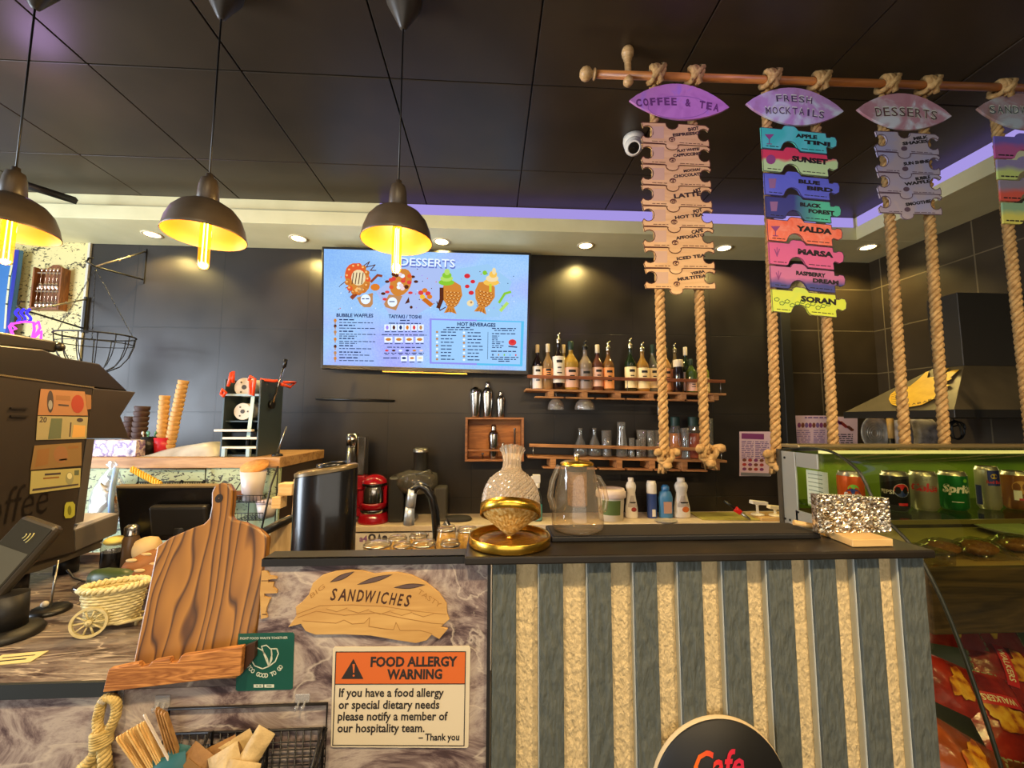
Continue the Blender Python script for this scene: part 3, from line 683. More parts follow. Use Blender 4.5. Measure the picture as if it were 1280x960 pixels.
def arch_text(pl, st, cx, cy, w, h, sag, dy, mat, slope=0., bold=.01):
    """letters set one by one along a shallow arch"""
    n = len(st); adv = w/n
    for i, ch in enumerate(st):
        if ch == ' ': continue
        u = (i+.5)/n*2-1; x = cx+u*w/2; y = cy + sag*u*u + slope*(x-cx); tl = 2*sag*u/(w/2)+slope
        ww = adv*(.30 if ch == 'I' else .78)
        pl.text(ch, (x-ww/2, y-tl*ww/2), (x+ww/2, y+tl*ww/2), h, dy, mat, bold)
def coffee_outline(xl, xr, yt, yb, s, socket):
    """board with a round bite in each side, a tab below and a socket above"""
    w = xr-xl; h = yb-yt; Y = lambda x: s*(x-xl)
    rr = h*.30; cyl_ = yt+h*.47; tb = xl+w*.445; P = [(xl-1.5, yt+1)]
    if socket: P += [(x, yt+ (y-yt)) for x, y in [(tb-9, yt)] + [(tb+8*math.cos(math.radians(a)), yt+7.5*math.sin(math.radians(a))) for a in range(180, -1, -30)] + [(tb+9, yt)]]
    P += [(xr-4, yt), (xr+1, yt+3.2)]
    P += [(xr-6+rr*math.cos(math.radians(a))*.95+0, cyl_+rr*math.sin(math.radians(a))) for a in range(-40, -321, -28)]
    P += [(xr+1, yb-5), (xr+1, yb)]
    P += [(tb+10, yb), (tb+7.2, yb+1)] + [(tb+8*math.cos(math.radians(a)), yb+2+5.5*math.sin(math.radians(a))) for a in range(0, 181, 30)] + [(tb-7.2, yb+1), (tb-10, yb)]
    P += [(xl, yb), (xl-1.8, yb-5)]
    P += [(xl+6+rr*math.cos(math.radians(a))*.95, cyl_+rr*math.sin(math.radians(a))) for a in range(140, -141, -28)]
    return [(x, y+Y(x)) for x, y in P]
def mock_outline(xl, xr, yt, yb, s):
    """board with a bump above, an arch below and a knob on the right"""
    w = xr-xl; Y = lambda x: s*(x-xl); b = xl+w*.44; h = yb-yt
    P = [(xl, yt), (b-10, yt), (b-7.5, yt-4), (b-5, yt-5), (b+5, yt-5), (b+8, yt-3.5), (b+11, yt)]
    P += [(xr-1, yt), (xr, yt+h*.20)]
    P += [(xr+4, yt+h*.20), (xr+6, yt+h*.14), (xr+11, yt+h*.16), (xr+13, yt+h*.32), (xr+12.4, yt+h*.58), (xr+8, yt+h*.68), (xr+2, yt+h*.62), (xr, yt+h*.7), (xr+1, yb)]
    P += [(b+14, yb), (b+10.5, yb-3)] + [(b+10*math.cos(math.radians(a)), yb-2-9.5*math.sin(math.radians(a))) for a in range(20, 161, 20)] + [(b-11, yb-1), (b-13, yb), (xl+1.5, yb)]
    return [(x, y+Y(x)) for x, y in P]
def knot(name, par, c, s=1., side=1, fray=True):
    mb = MB(rope_mat); ks = []
    for a in range(0, 48):
        t_ = a/48*2*PI
        ks.append(Vector((c.x + s*(.020*math.sin(t_)+.016*math.sin(2*t_)), c.y - .006 + s*.016*math.cos(3*t_), c.z + s*(.017*math.cos(t_)-.012*math.cos(2*t_)))))
    mb.tube(ks, .0115*s, 8, True)
    for k in range(3):
        mb.tube([c+Vector((.012*math.cos(q_*.8+k*2)*s*1.5, -.008+.012*math.sin(q_+k), -.004*k+s*.018*math.sin(q_*1.0+k*2.1))) for q_ in (0, .8, 1.6, 2.4, 3.2, 4.0)], .009*s, 7)
    if fray:
        for k in range(16):
            a = random.uniform(-1, 1); e = c+Vector((side*.012+a*.022, random.uniform(-.015, .012), -.048-random.uniform(0, .014)))
            mb.tube([c+Vector((a*.008, 0, -.012)), c+Vector((a*.016+side*.004, random.uniform(-.006, .006), -.032)), e], [.006, .0055, .003], 5)
    return obj(name, mb, par)
def rope_part(par, org, px, py, zbot, rod=True, kn=None, top=None):
    x0 = wp(px, py, HY+.012).x; x = wp(top, 108, HY+.012).x if top else x0; zr = rod_z(x); o = Vector(org)
    if top: x0 += (x0-x)*.15
    mb = MB(rope_mat)
    mb.helix((x0-o.x, HY+.016-o.y, zbot-o.z), (x-o.x, HY+.016-o.y, zr-.03-o.z), .0104, .0086, .072)
    r_ = obj('rope', mb, par)
    mb = MB(rope_mat)                                                # turns of rope tied round the rod
    c = Vector((x-o.x, HY-.008-o.y, zr-o.z))
    for k in range(3):
        pts = [c+Vector(((k-1)*.016+.006*math.sin(2*a+k), .0255*math.cos(a), .0255*math.sin(a)+ (.004 if k == 1 else 0))) for a in [2*PI*i/16 for i in range(16)]]
        mb.tube(pts, .0105, 7, True)
    mb.tube([c+Vector((-.022, -.03, -.035)), c+Vector((.0, -.036, -.012)), c+Vector((.022, -.032, .012)), c+Vector((.02, -.012, .03))], .010, 7)
    mb.tube([c+Vector((.014, -.02, -.045)), c+Vector((-.004, -.032, -.018)), c+Vector((-.014, -.026, .014)), c+Vector((-.006, -.0, .034))], .010, 7)
    obj('hitch', mb, r_)
    if kn: knot('end_knot', r_, Vector((x0-o.x+kn[0], HY+.012-o.y, zbot-o.z+.004)), kn[1], kn[2])
    return r_
mott = lambda n, a, b, c, sc=14: noisy(n, [(.32, a), (.48, b), (.54, b), (.66, c)], sc, .5, distort=1.)
# ---- coffee and tea
ZK = wp(828, 572, HY).z
o = wp(848, 97, HY)
g = thing('hanging_menu', 'plain wooden coffee and tea menu boards on two knotted ropes', 'hanging menu', o, group='rope-hung menus on the wooden rod')
pl = Plane(MB(), HY, o); pl.poly(lens_pts(787, 125, 912, 134, 25, 19.5), .012, mott('header_violet', (184, 118, 186), (196, 130, 196), (176, 124, 210)), .009)  # violet lamp light partly put into the header's colour
hb = obj('header_board', pl.mb, g, bevel=.001)
pl = Plane(MB(), HY, o); arch_text(pl, 'COFFEE & TEA', 847, 131.5, 104, 10.5, 5, .0125, M('violet_lettering', (104, 48, 110), .6), .06, .04); pl.line([(848+38*math.cos(a_*.3), 134+14*math.sin(a_*.3)) for a_ in range(22)], .8, .0123, M('violet_ring', (150, 96, 170), .6)); obj('lettering', pl.mb, hb)
CT = [('SHOT', 'ESPRESSO', '£2'), ('FLAT WHITE/', 'CAPPUCCINO', '£3'), ('MOCHA/', 'CHOCOLATE', '£3'), ('ART', 'LATTE', '£3.5'), ('POT', 'HOT TEA', '£2.50'), ('CAFE', 'AFFOGATO', '£4'), ('', 'ICED TEA', '£4'), ('YERBA', 'MULTITEA', '£3')]
for i, (a, b_, pr) in enumerate(CT):
    yt = 152+i*26.1; yb = yt+26.3; xl_ = 803.5+max(0, i-3)*1.1; xr_ = 885.5+i*1.15; s = .065*(1-i/8)
    dy = .012-.0012*i
    pl = Plane(MB(), HY, o); ol_ = coffee_outline(xl_, xr_, yt, yb-.6, s, i == 0); pl.poly(ol_, dy, plankw, .006); pl.line(ol_+ol_[:1], .9, dy+.0003, groove)
    pk = obj('board', pl.mb, g)
    pl = Plane(MB(), HY, o); W_ = xr_-xl_; L = lambda u, v: (xl_+W_*u, yt+26*v+s*W_*u)
    if a: pl.text(a, L(.86-.042*len(a) if len(a) < 8 else .52, .33 if len(a) < 8 else .37), L(.86, .20), 4.8 if len(a) < 5 else 3.6, dy+.0004, sten, .055)
    big = b_ in ('LATTE',)
    pl.text(b_, L(.46, .62), L(.88 if not big else .86, .42), 5.8 if big else 4.1, dy+.0004, sten, .055)
    pl.ell(*L(.445, .76), 4.2, 3.2, dy+.0004, groove, 14); pl.text(pr, L(.41, .83), L(.485, .83), 3.2, dy+.0008, plankw, .02)
    pl.words(*[L(.14, .9)[0], L(.14, .9)[1], L(.36, .9)[0]], dy+.0004, groove, .8, s, i); pl.words(*[L(.56, .9)[0], L(.56, .9)[1], L(.92, .9)[0]], dy+.0004, groove, .8, s, i+7)
    pl.rect(L(.14, .2)[0], L(.14, .2)[1], L(.32, .2)[0], L(.3, .75)[1], dy+.0003, M('faded_print', (206, 172, 140), .7))
    obj('lettering', pl.mb, pk)
rope_part(g, o, 825.5, 380, ZK, kn=(0.0, 1.15, -.4)); rope_part(g, o, 875, 380, ZK+.012, kn=(.006, 1.3, 1))
# ---- fresh mocktails
o = wp(994, 103, HY)
g = thing('hanging_menu', 'rainbow-coloured fresh mocktails menu boards hanging from the rod', 'hanging menu', o, group='rope-hung menus on the wooden rod')
pl = Plane(MB(), HY, o); pl.poly(lens_pts(933, 129, 1055, 139, 24.5, 22), .012, mott('header_lilac', (206, 220, 230), (188, 150, 200), (178, 136, 180), 12), .009); hb = obj('header_board', pl.mb, g, bevel=.001)
pl = Plane(MB(), HY, o)
for dx, mt, k in ((-.5, M('letter_outline', (214, 222, 206), .6), .0126), (0, M('letter_violet', (78, 52, 96), .6), .0136)):
    arch_text(pl, 'FRESH', 993+dx, 127+dx, 46, 10 if dx else 9.4, 1.5, k, mt, .07, .045 if dx else .0); arch_text(pl, 'MOCKTAILS', 994+dx, 143+dx, 74, 11 if dx else 10.4, 2.5, k, mt, .08, .045 if dx else .0)
obj('lettering', pl.mb, hb)
def two(n, a, b, axis=2, mid=0., soft=.02):
    """board painted in two colours, upper and lower"""
    m, nt, bb = nodes(n); v = coords(nt); sp = nt.nodes.new('ShaderNodeSeparateXYZ'); nt.links.new(v, sp.inputs[0])
    nz = nt.nodes.new('ShaderNodeTexNoise'); nz.inputs['Scale'].default_value = 18; nt.links.new(v, nz.inputs['Vector'])
    ma = nt.nodes.new('ShaderNodeMath'); ma.operation = 'MULTIPLY_ADD'; ma.inputs[1].default_value = .03; nt.links.new(nz.outputs[0], ma.inputs[0]); nt.links.new(sp.outputs[axis], ma.inputs[2])
    mr = nt.nodes.new('ShaderNodeMapRange'); mr.inputs[1].default_value = mid+.015-soft; mr.inputs[2].default_value = mid+.015+soft; nt.links.new(ma.outputs[0], mr.inputs[0])
    nt.links.new(ramp(nt, mr.outputs[0], [(0, a), (1, b)]), bb.inputs['Base Color']); bb.inputs['Roughness'].default_value = .5
    return m
zo = lambda y: wp(995, y, HY).z-o.z
MK = [('APPLE', 'TINI', mott('mk_teal', (70, 206, 190), (96, 214, 206), (120, 220, 214), 8)), ('SUNSET', '', two('mk_sunset', (196, 236, 160), (226, 70, 96), 2, zo(203), .006)), ('BLUE', 'BIRD', mott('mk_blue', (92, 104, 210), (98, 112, 216), (110, 122, 222), 8)),
      ('BLACK', 'FOREST', two('mk_forest', (58, 66, 136), (86, 206, 160), 0, .01, .05)), ('YALDA', '', mott('mk_coral', (246, 110, 70), (250, 130, 96), (252, 150, 120), 30)), ('MARSA', '', mott('mk_pink', (228, 104, 140), (222, 104, 150), (214, 106, 162), 5)),
      ('RASPBERRY', 'DREAM', two('mk_dusk', (70, 76, 140), (206, 120, 158), 2, zo(352), .014)), ('SORAN', '', mott('mk_lime', (222, 236, 70), (216, 232, 80), (206, 230, 90), 10))]
tops = [159, 186, 216, 245, 273.5, 302, 331.5, 361]; bots = [184.5, 213, 242.5, 271, 300, 329.5, 358.5, 389]
for i, (a, b_, mt) in enumerate(MK):
    xl_ = 951+i*1.95; xr_ = 1033+i*1.75; s = .095; yt, yb = tops[i], bots[i]; h = yb-yt; W_ = xr_-xl_; dy = .012-.001*i
    pl = Plane(MB(), HY, o); ol_ = mock_outline(xl_, xr_, yt, yb, s); pl.poly(ol_, dy, mt, .006); pl.line(ol_+ol_[:1], .7, dy+.0003, M('mock_edge', (60, 46, 70), .7)); pk = obj('board', pl.mb, g)
    pl = Plane(MB(), HY, o); L = lambda u, v: (xl_+W_*u, yt+h*v+s*W_*u)
    if b_: pl.text(a, L(.53 if len(a) < 6 else .40, .32), L(.86, .32), 5.2, dy+.0004, sten2, .06); pl.text(b_, L(.66, .60), L(1.06, .60), 5.4, dy+.0004, sten2, .06)
    else: pl.text(a, L(.45, .42), L(1.0, .44), 7.2, dy+.0004, sten2, .06)
    pl.words(L(.08, .88)[0], L(.08, .88)[1], L(.28, .88)[0], dy+.0004, sten2, .9, s, i); pl.words(L(.62, .86)[0], L(.62, .86)[1], L(.96, .86)[0], dy+.0004, sten2, .9, s, i)
    x, y = L(.13, .42); k = i % 4; pm = M('board_picture', (150, 74, 130), .6)
    if i in (0, 4): pl.poly([(x-6, y-3), (x+6, y-3), (x, y+4)], dy+.0004, pm); pl.line([(x, y+3), (x, y+9)], 1, dy+.0004, pm); pl.line([(x-3, y+9), (x+3, y+9.3)], 1, dy+.0004, pm)
    elif i == 1: pl.ell(x, y+1, 6, 6, dy+.0004, pm, 14)
    elif i in (2, 3): pl.poly([(x-5, y-5), (x+5, y-5), (x+3.5, y+7), (x-3.5, y+7)], dy+.0004, M('board_picture2', (150, 110, 150) if i == 2 else (190, 110, 100), .6))
    elif i == 7:
        for q_ in range(11):
            xx, yy = L(.08+.08*q_, .45+.25*((q_*.6) % 1)); pl.line([(xx+3.2*math.cos(z_), yy+2.4*math.sin(z_)) for z_ in (0, 1.2, 2.4, 3.6, 4.8, 6.0)], .8, dy+.0004, M('board_green', (60, 120, 50), .6))
    else: pl.line([(x-3, y-3), (x, y+5), (x+3, y-3)], 1.3, dy+.0004, pm); pl.line([(x, y-5), (x, y+6)], 1, dy+.0004, pm)
    obj('lettering', pl.mb, pk)
rope_part(g, o, 963, 390, ZK-.006, kn=(-.012, 1.25, -1), top=958); rope_part(g, o, 1033.5, 405, ZK, kn=(0, 1.1, .5), top=1018)
# ---- desserts
o = wp(1131, 107, HY)
g = thing('hanging_menu', 'short lilac-grey desserts menu of four boards hanging from the rod', 'hanging menu', o, group='rope-hung menus on the wooden rod')
pl = Plane(MB(), HY, o); pl.poly(lens_pts(1072, 136, 1190, 145, 24, 21), .012, mott('header_rose', (214, 220, 232), (188, 140, 154), (180, 128, 142), 11), .009); hb = obj('header_board', pl.mb, g, bevel=.001)
pl = Plane(MB(), HY, o)
for dx, mt, k, bo in ((-.4, MATS['letter_outline'], .0126, .06), (0, M('letter_plum', (96, 58, 66), .6), .0136, .0)): arch_text(pl, 'DESSERTS', 1133.5+dx, 145.5+dx, 78, 13.5, 2.5, k, mt, .06, bo)
obj('lettering', pl.mb, hb)
lw_ = mott('dessert_board', (168, 168, 206), (184, 172, 184), (200, 184, 180), 6)
for i, (a, b_) in enumerate([('MILK', 'SHAKES'), ('', 'SUN SHINE'), ('BUBBLE', 'WAFFLE'), ('', 'SMOOTHIE')]):
    yt = 163+i*25.8; yb = yt+25.8; xl_ = 1096+i*1.5; xr_ = 1173+i*1.2; s = .07-.012*i; W_ = xr_-xl_; dy = .012-.0012*i
    pl = Plane(MB(), HY, o); ol_ = coffee_outline(xl_, xr_, yt, yb-.6, s, i == 0); pl.poly(ol_, dy, lw_, .006); pl.line(ol_+ol_[:1], .8, dy+.0003, M('dessert_edge', (92, 66, 84), .7)); pk = obj('board', pl.mb, g)
    pl = Plane(MB(), HY, o); L = lambda u, v: (xl_+W_*u, yt+26*v+s*W_*u)
    if a: pl.text(a, L(.60, .34), L(.84, .20), 4.4, dy+.0004, sten2, .055)
    pl.text(b_, L(.42, .62), L(.84, .40), 4.4, dy+.0004, sten2, .055)
    pl.ell(*L(.445, .78), 4, 3, dy+.0004, M('dessert_print', (96, 74, 92), .6), 12); pl.words(L(.14, .9)[0], L(.14, .9)[1], L(.36, .9)[0], dy+.0004, MATS['dessert_print'], .8, s, i)
    pl.words(L(.56, .9)[0], L(.56, .9)[1], L(.9, .9)[0], dy+.0004, MATS['dessert_print'], .8, s, i+5); obj('lettering', pl.mb, pk)
rope_part(g, o, 1110.5, 275, ZK, kn=(0, 1.1, -.5), top=1102); rope_part(g, o, 1158, 275, ZK, kn=(0, 1.1, .5), top=1152)
# ---- sandwiches, cut by the right edge
o = wp(1282, 110, HY)
g = thing('hanging_menu', 'colourful sandwiches menu boards cut off by the right edge', 'hanging menu', o, group='rope-hung menus on the wooden rod')
pl = Plane(MB(), HY, o); pl.poly(lens_pts(1222, 135, 1342, 146, 24, 21), .012, mott('header_sage', (176, 190, 196), (160, 130, 132), (150, 120, 110), 11), .009); hb = obj('header_board', pl.mb, g, bevel=.001)
pl = Plane(MB(), HY, o)
for dx, mt, k, bo in ((-.4, MATS['letter_outline'], .0126, .06), (0, M('letter_teal', (70, 84, 84), .6), .0136, .0)): arch_text(pl, 'SANDWICHES', 1285+dx, 143+dx, 96, 12, 2.5, k, mt, .07, bo)
obj('lettering', pl.mb, hb)
cols = [('sw_a', (190, 90, 150), (110, 100, 190)), ('sw_b', (206, 226, 130), (150, 140, 186)), ('sw_c', (226, 96, 80), (150, 140, 160)), ('sw_d', (226, 222, 110), (150, 190, 150))]
ty_ = [170, 199, 225, 253]; by_ = [197, 223.5, 250.5, 279]
for i in range(4):
    xl_ = 1243+i*3.4; xr_ = 1326+i*3; s = .045
    pl = Plane(MB(), HY, o); pl.poly(mock_outline(xl_, xr_, ty_[i], by_[i], s), .012-.001*i, two(cols[i][0], cols[i][1], cols[i][2], 2, wp(1282, ty_[i]+15, HY).z-o.z, .012), .006); pk = obj('board', pl.mb, g)
    pl = Plane(MB(), HY, o); pl.words(xl_+5, by_[i]-3.5, xl_+26, .0125-.001*i, sten2, 1.6, s, i); obj('lettering', pl.mb, pk)
rope_part(g, o, 1263, 295, ZK, kn=(0, 1.1, -.5)); rope_part(g, o, 1315, 290, ZK, kn=(0, 1.1, .5))
# ================================================================== wall shelves
def shelf_frame(px0, py0, px1, py1, y):
    a, b = wp(px0, py0, y), wp(px1, py1, y); d = b-a
    rot = math.atan2(-d.z, d.x)
    return a, d.length, rot
SHY = 2.84
def pallet_shelf(name, lab, l, r, ll, lr, rail, low_w):
    a, L, rot = shelf_frame(*l, *r, SHY); t = thing(name, lab, 'shelf', a, rot=(0, rot, 0), group='pallet-style wall shelves')
    k = SHY/F; D = WY-.002-SHY
    mb = MB(pallet_wood); mb.box(0, L, 0, .075, -.016, 0); mb.box(0, L, .09, D, -.016, 0); obj('plank', mb, t, bevel=.003)
    drop = (ll-l[1])*k
    x0 = low_w[0]*L; x1 = low_w[1]*L; n = 6
    for i in range(n):
        x = L*(.11+.165*i); mb = MB(pallet_wood); mb.box(x, x+.04, .003, D, -drop+.012, -.0162); obj('block', mb, t, bevel=.002)
    w = (x1-x0)/n
    for i in range(n): mb = MB(pallet_wood); mb.box(x0+w*i+.008, x0+w*(i+1)-.008, .0, .07, -drop, -drop+.012); obj('slat', mb, t, bevel=.003)
    rz = (l[1]-rail)*k
    mb = MB(red_wood if name == 'bottle_shelf' else pallet_wood); mb.box(.008, L-.008, -.006, .010, rz-.010, rz+.012); obj('rail', mb, t, bevel=.002)
    for x in (.035, L*.5, L-.04): mb = MB(steel); mb.cyl((x, .002, 0), (x, .002, rz-.01), .003, n=6); obj('rail_post', mb, t)
    return t, a, L, rot
sh1, A1, L1, rot1 = pallet_shelf('bottle_shelf', 'upper pallet-wood wall shelf holding a row of bottles', (657.5, 485.5), (908, 491.5), 497, 500, 470.5, (.04, .945))
sh2, A2, L2, rot2 = pallet_shelf('glass_shelf', 'lower pallet-wood wall shelf holding glassware and jars', (660, 570), (909, 575.5), 585, 588, 557, (.07, .905))
def on_shelf(A, rot, px, y):            # point of a shelf's top at depth y seen at column px
    p = wp(px, 500, y); x = (p.x-A.x)/math.cos(rot)
    return Vector((p.x, y, A.z - x*math.sin(rot) + .0005))
def cmat(name, c, r=.12): return M('liq_'+name, c, r, coat=.3)
labw = M('label_white', (244, 236, 222), .6); labp = M('label_pink', (244, 196, 168), .6); labo = M('label_orange', (246, 168, 100), .6); labc = M('label_cream', (250, 230, 172), .6)
def bottle(name, label, cat, pos, H, r, mat, lab, cap, capmat, group, shape=.62, lab_h=(.12, .5), neck=.30, printm=None):
    """H to the top of the cap"""
    t = thing(name, label, cat, pos, group=group)
    cap_h = .10*H if cap != 'pour' else .17*H
    h = H-cap_h*.9; nr = r*neck
    mb = MB(mat); mb.lathe([(.001, 0), (r*.9, 0), (r, r*.12), (r, h*shape), (r*.93, h*(shape+.05)), (r*.62, h*(shape+.13)), (nr*1.05, h*(shape+.22)), (nr, h*.97), (nr*1.15, h*.975), (nr*1.15, h), (.001, h)], 20); obj('body', mb, t)
    if lab:
        mb = MB(lab); mb.lathe([(r*1.012, h*lab_h[0]), (r*1.012, h*lab_h[1])], 20)
        pm = printm or ink; mb.use(pm); w = r*.9
        for q in range(3):
            z = h*(lab_h[0]+(lab_h[1]-lab_h[0])*(.75-.2*q)); ww = w*(.9, .6, .75)[q]
            n = 6; pts = [(-ww/r*.6+ww/r*1.2*i/n) for i in range(n+1)]
            vs = [(r*1.018*math.sin(a), -r*1.018*math.cos(a), z+s_) for a in pts for s_ in (0, h*.035*(1.6 if q == 0 else .7))]
            mb.add(vs, [(2*i, 2*i+2, 2*i+3, 2*i+1) for i in range(n)])
        obj('label', mb, t)
    mb = MB(capmat)
    if cap == 'pour':
        mb.lathe([(nr*1.3, h-.035*H), (nr*1.3, h+.01*H), (nr*1.5, h+.02*H), (nr*1.5, h+.04*H), (nr*.8, h+.05*H), (nr*.55, h+.10*H), (nr*.7, h+.12*H)], 14)
        mb.tube([(0, 0, h+.10*H), (nr*.2, 0, h+.125*H), (nr*.9, 0, H)], nr*.35, 6)
    else: mb.lathe([(nr*1.25, h-cap_h*.9), (nr*1.3, h-cap_h*.8), (nr*1.3, H-.004), (nr*1.15, H), (.001, H)], 16)
    obj('pourer' if cap == 'pour' else 'cap', mb, t)
    return t
GB = 'bottles on the upper wall shelf'
tanc, whc, blc, grc, sil = M('cap_tan', (206, 178, 130), .5), M('cap_cream', (226, 210, 180), .5), M('cap_black', (20, 20, 20), .4), M('cap_green', (30, 58, 50), .5), M('pourer_metal', (226, 214, 180), .25, 1.)
BT = [(672, 431, 5.4, cmat('dark', (26, 16, 18)), labw, 'cap', tanc, 'dark bottle with a white label and tan cap, leftmost on the upper shelf', 2.93, (.02, .56)),
      (685, 430, 6, cmat('amberclear', (150, 120, 80)), labo, 'cap', whc, 'clear bottle with an orange label, second from left on the upper shelf', 2.93, (.25, .5)),
      (698.5, 416, 6.6, cmat('dark', (26, 16, 18)), labw, 'pour', sil, 'tall dark bottle with a long white label and metal pourer beside the orange-labelled one', 2.92, (.14, .68)),
      (705, 431, 5, cmat('goldl', (176, 140, 60)), None, 'cap', tanc, 'golden bottle with a tan cap half hidden behind the tall dark one', 2.985, (.2, .5)),
      (714, 427, 8.2, cmat('goldl', (176, 140, 60)), labp, 'cap', grc, 'broad golden bottle with a dark green cap on the upper shelf', 2.93, (.06, .5)),
      (732, 426, 7.6, cmat('greyl', (140, 124, 108)), M('label_silver', (150, 134, 124), .4), 'pour', blc, 'grey bottle with a long neck and black pourer', 2.93, (.05, .5)),
      (747.5, 431, 6.2, cmat('brown', (92, 56, 46)), labp, 'cap', whc, 'bottle with pink label and cream cap beside the grey bottle', 2.93, (.1, .55)),
      (761, 427, 6.2, cmat('amberd', (120, 84, 46)), labo, 'pour', sil, 'bottle with orange label and pourer left of the gap on the shelf', 2.93, (.06, .55)),
      (789, 423, 6.2, cmat('greend', (26, 40, 20)), labc, 'pour', sil, 'dark green bottle with cream label and pourer right of the gap', 2.93, (.08, .54)),
      (804, 428, 7, cmat('amber', (150, 112, 50)), labc, 'pour', sil, 'amber bottle with a cream and yellow label and pourer', 2.93, (.08, .56)),
      (817, 431, 5.6, cmat('greyg', (110, 112, 96)), labc, 'cap', grc, 'bottle with green cap just left of the first rope', 2.96, (.1, .55)),
      (833, 428.5, 6.2, cmat('amberp', (170, 126, 66)), labo, 'pour', sil, 'bottle with pale orange label and pourer just right of the first rope', 2.94, (.06, .56)),
      (845, 429, 5.4, cmat('clearb', (120, 104, 70)), labp, 'pour', sil, 'slim clear bottle with pourer behind the dark jar', 2.985, (.06, .56)),
      (858.5, 434, 5.6, cmat('greend', (26, 40, 20)), labw, 'cap', whc, 'slim green bottle with cream cap behind the round green one', 2.985, (.06, .5))]
for px, top, rpx, mt, lb, cp, cm, lab, y, lh in BT:
    p = on_shelf(A1, rot1, px, y); H = wp(px, top, y).z-p.z
    bottle('bottle', lab, 'bottle', p, H, rpx*1.17*y/F, mt, lb, cp, cm, GB, .60, lh)
def jar(name, label, cat, pos, H, r, mat, capmat, lab=None, group=None, cap_r=1., fill=None, waist=.9):
    t = thing(name, label, cat, pos, group=group)
    mb = MB(mat); mb.lathe([(.001, 0), (r*.92, 0), (r, r*.15), (r, H*.66), (r*waist, H*.76), (r*waist, H*.80)], 20); obj('body', mb, t)
    if fill: mb = MB(fill); mb.lathe([(.001, .003), (r*.9, .004), (r*.94, r*.2), (r*.94, H*.6), (.001, H*.6)], 18); obj('contents', mb, t)
    if lab: mb = MB(lab); mb.lathe([(r*1.012, H*.2), (r*1.012, H*.58)], 20); obj('label', mb, t)
    mb = MB(capmat); mb.lathe([(r*cap_r, H*.78), (r*cap_r*1.02, H*.8), (r*cap_r*1.02, H*.98), (r*cap_r*.96, H), (.001, H)], 20); obj('lid', mb, t)
    return t
p = on_shelf(A1, rot1, 849, 2.90); jar('jar', 'short dark jar with a cream lid in front of the bottles', 'jar', p, wp(849, 450, 2.9).z-p.z, .036, cmat('dark', (26, 16, 18)), whc, None, 'jars on the wall shelves', .95)
p = on_shelf(A1, rot1, 865, 2.92); bottle('bottle', 'small round green bottle with a pale label near the second rope', 'bottle', p, wp(865, 449, 2.92).z-p.z, .038, cmat('greenm', (70, 92, 36)), labp, 'cap', grc, GB, .66, (.06, .42))
p = on_shelf(A1, rot1, 881, 2.93); bottle('bottle', 'yellow-green bottle partly behind the second rope, rightmost on the upper shelf', 'bottle', p, wp(881, 449, 2.93).z-p.z, .036, cmat('lime', (150, 156, 60)), labc, 'cap', whc, GB, .66, (.06, .5))
# crystal bowls hanging under the upper shelf
cut = glass('cut_crystal', (206, 196, 186), .3, bump=(90, .9), edge=.9, painted_sheen=.22)
for px, w, lab in ((695, 10.3, 'smaller crystal glass hanging upside down under the left end of the upper shelf'), (731, 12.6, 'larger crystal glass hanging upside down under the upper shelf')):
    y = 2.89; rim = wp(px, 512, y); r = w*y/F; H = .085
    t = thing('stemmed_glass', lab, 'glass', rim, group='glasses hanging under the upper shelf')
    mb = MB(cut); mb.lathe([(r, 0), (r*.99, .02), (r*.86, .048), (r*.55, .07), (.008, H)], 26); obj('bowl', mb, t)
    top = on_shelf(A1, rot1, px, y).z-.0172-rim.z
    mb = MB(cut); mb.lathe([(.008, H), (.005, H+.01), (.005, top-.004)], 12); mb.lathe([(.005, top-.005), (.028, top-.002), (.028, top-.0005), (.001, top)], 20); obj('stem', mb, t)
y = 2.91; p = wp(827, 519, y); t = thing('mug', 'white mug hanging behind the first rope under the upper shelf', 'mug', p)
mb = MB(white_pl); r = .026; mb.lathe([(.001, 0), (r*.9, .001), (r, .006), (r, .068), (r*.93, .068), (r*.9, .01), (.001, .008)], 20); obj('body', mb, t)
mb = MB(white_pl); mb.tube([(r*.95, 0, .058), (r*1.7, 0, .056), (r*1.9, 0, .036), (r*1.6, 0, .016), (r*.95, 0, .014)], .0045, 8); obj('handle', mb, t)
mb = MB(steel); mb.tube([(r*1.7, 0, .048), (r*1.74, 0, .07), (r*1.5, 0, on_shelf(A1, rot1, 832, y).z-.017-p.z)], .0018, 6); obj('hook', mb, t)
# glassware on the lower shelf
GG = 'glasses on the lower wall shelf'
def tumbler(name, lab, cat, px, top, rpx, y, kind, mt=glass_ware, grp=GG):
    p = on_shelf(A2, rot2, px, y); H = wp(px, top, y).z-p.z; r = rpx*y/F
    mb = MB(mt)
    if kind == 'carafe': pr = [(.001, .004), (r*.8, .002), (r, .012), (r*.95, H*.3), (r*.55, H*.55), (r*.27, H*.72), (r*.25, H*.88), (r*.36, H), (r*.33, H), (r*.22, H*.88)]
    elif kind == 'tall': pr = [(.001, .004), (r*.9, .002), (r, .01), (r*.93, H*.4), (r*.68, H*.72), (r*.66, H*.85), (r*.74, H), (r*.7, H)]
    elif kind == 'waist': pr = [(.001, .006), (r*.78, .002), (r*.9, .01), (r*.78, H*.3), (r*.85, H*.6), (r, H), (r*.95, H), (r*.76, H*.4), (r*.7, .014)]
    else: pr = [(.001, .007), (r*.85, .002), (r*.9, .008), (r, H), (r*.94, H), (r*.82, .012)]
    mb.lathe(pr, 22); return tag(obj(name, mb, loc=p), lab, cat, grp)
crys = glass('pressed_glass', (232, 228, 220), .2, bump=(140, .7), painted_sheen=.16)
tumbler('carafe', 'small glass carafe with a narrow neck, leftmost on the lower shelf', 'carafe', 725, 535, 8.6, 2.93, 'carafe')
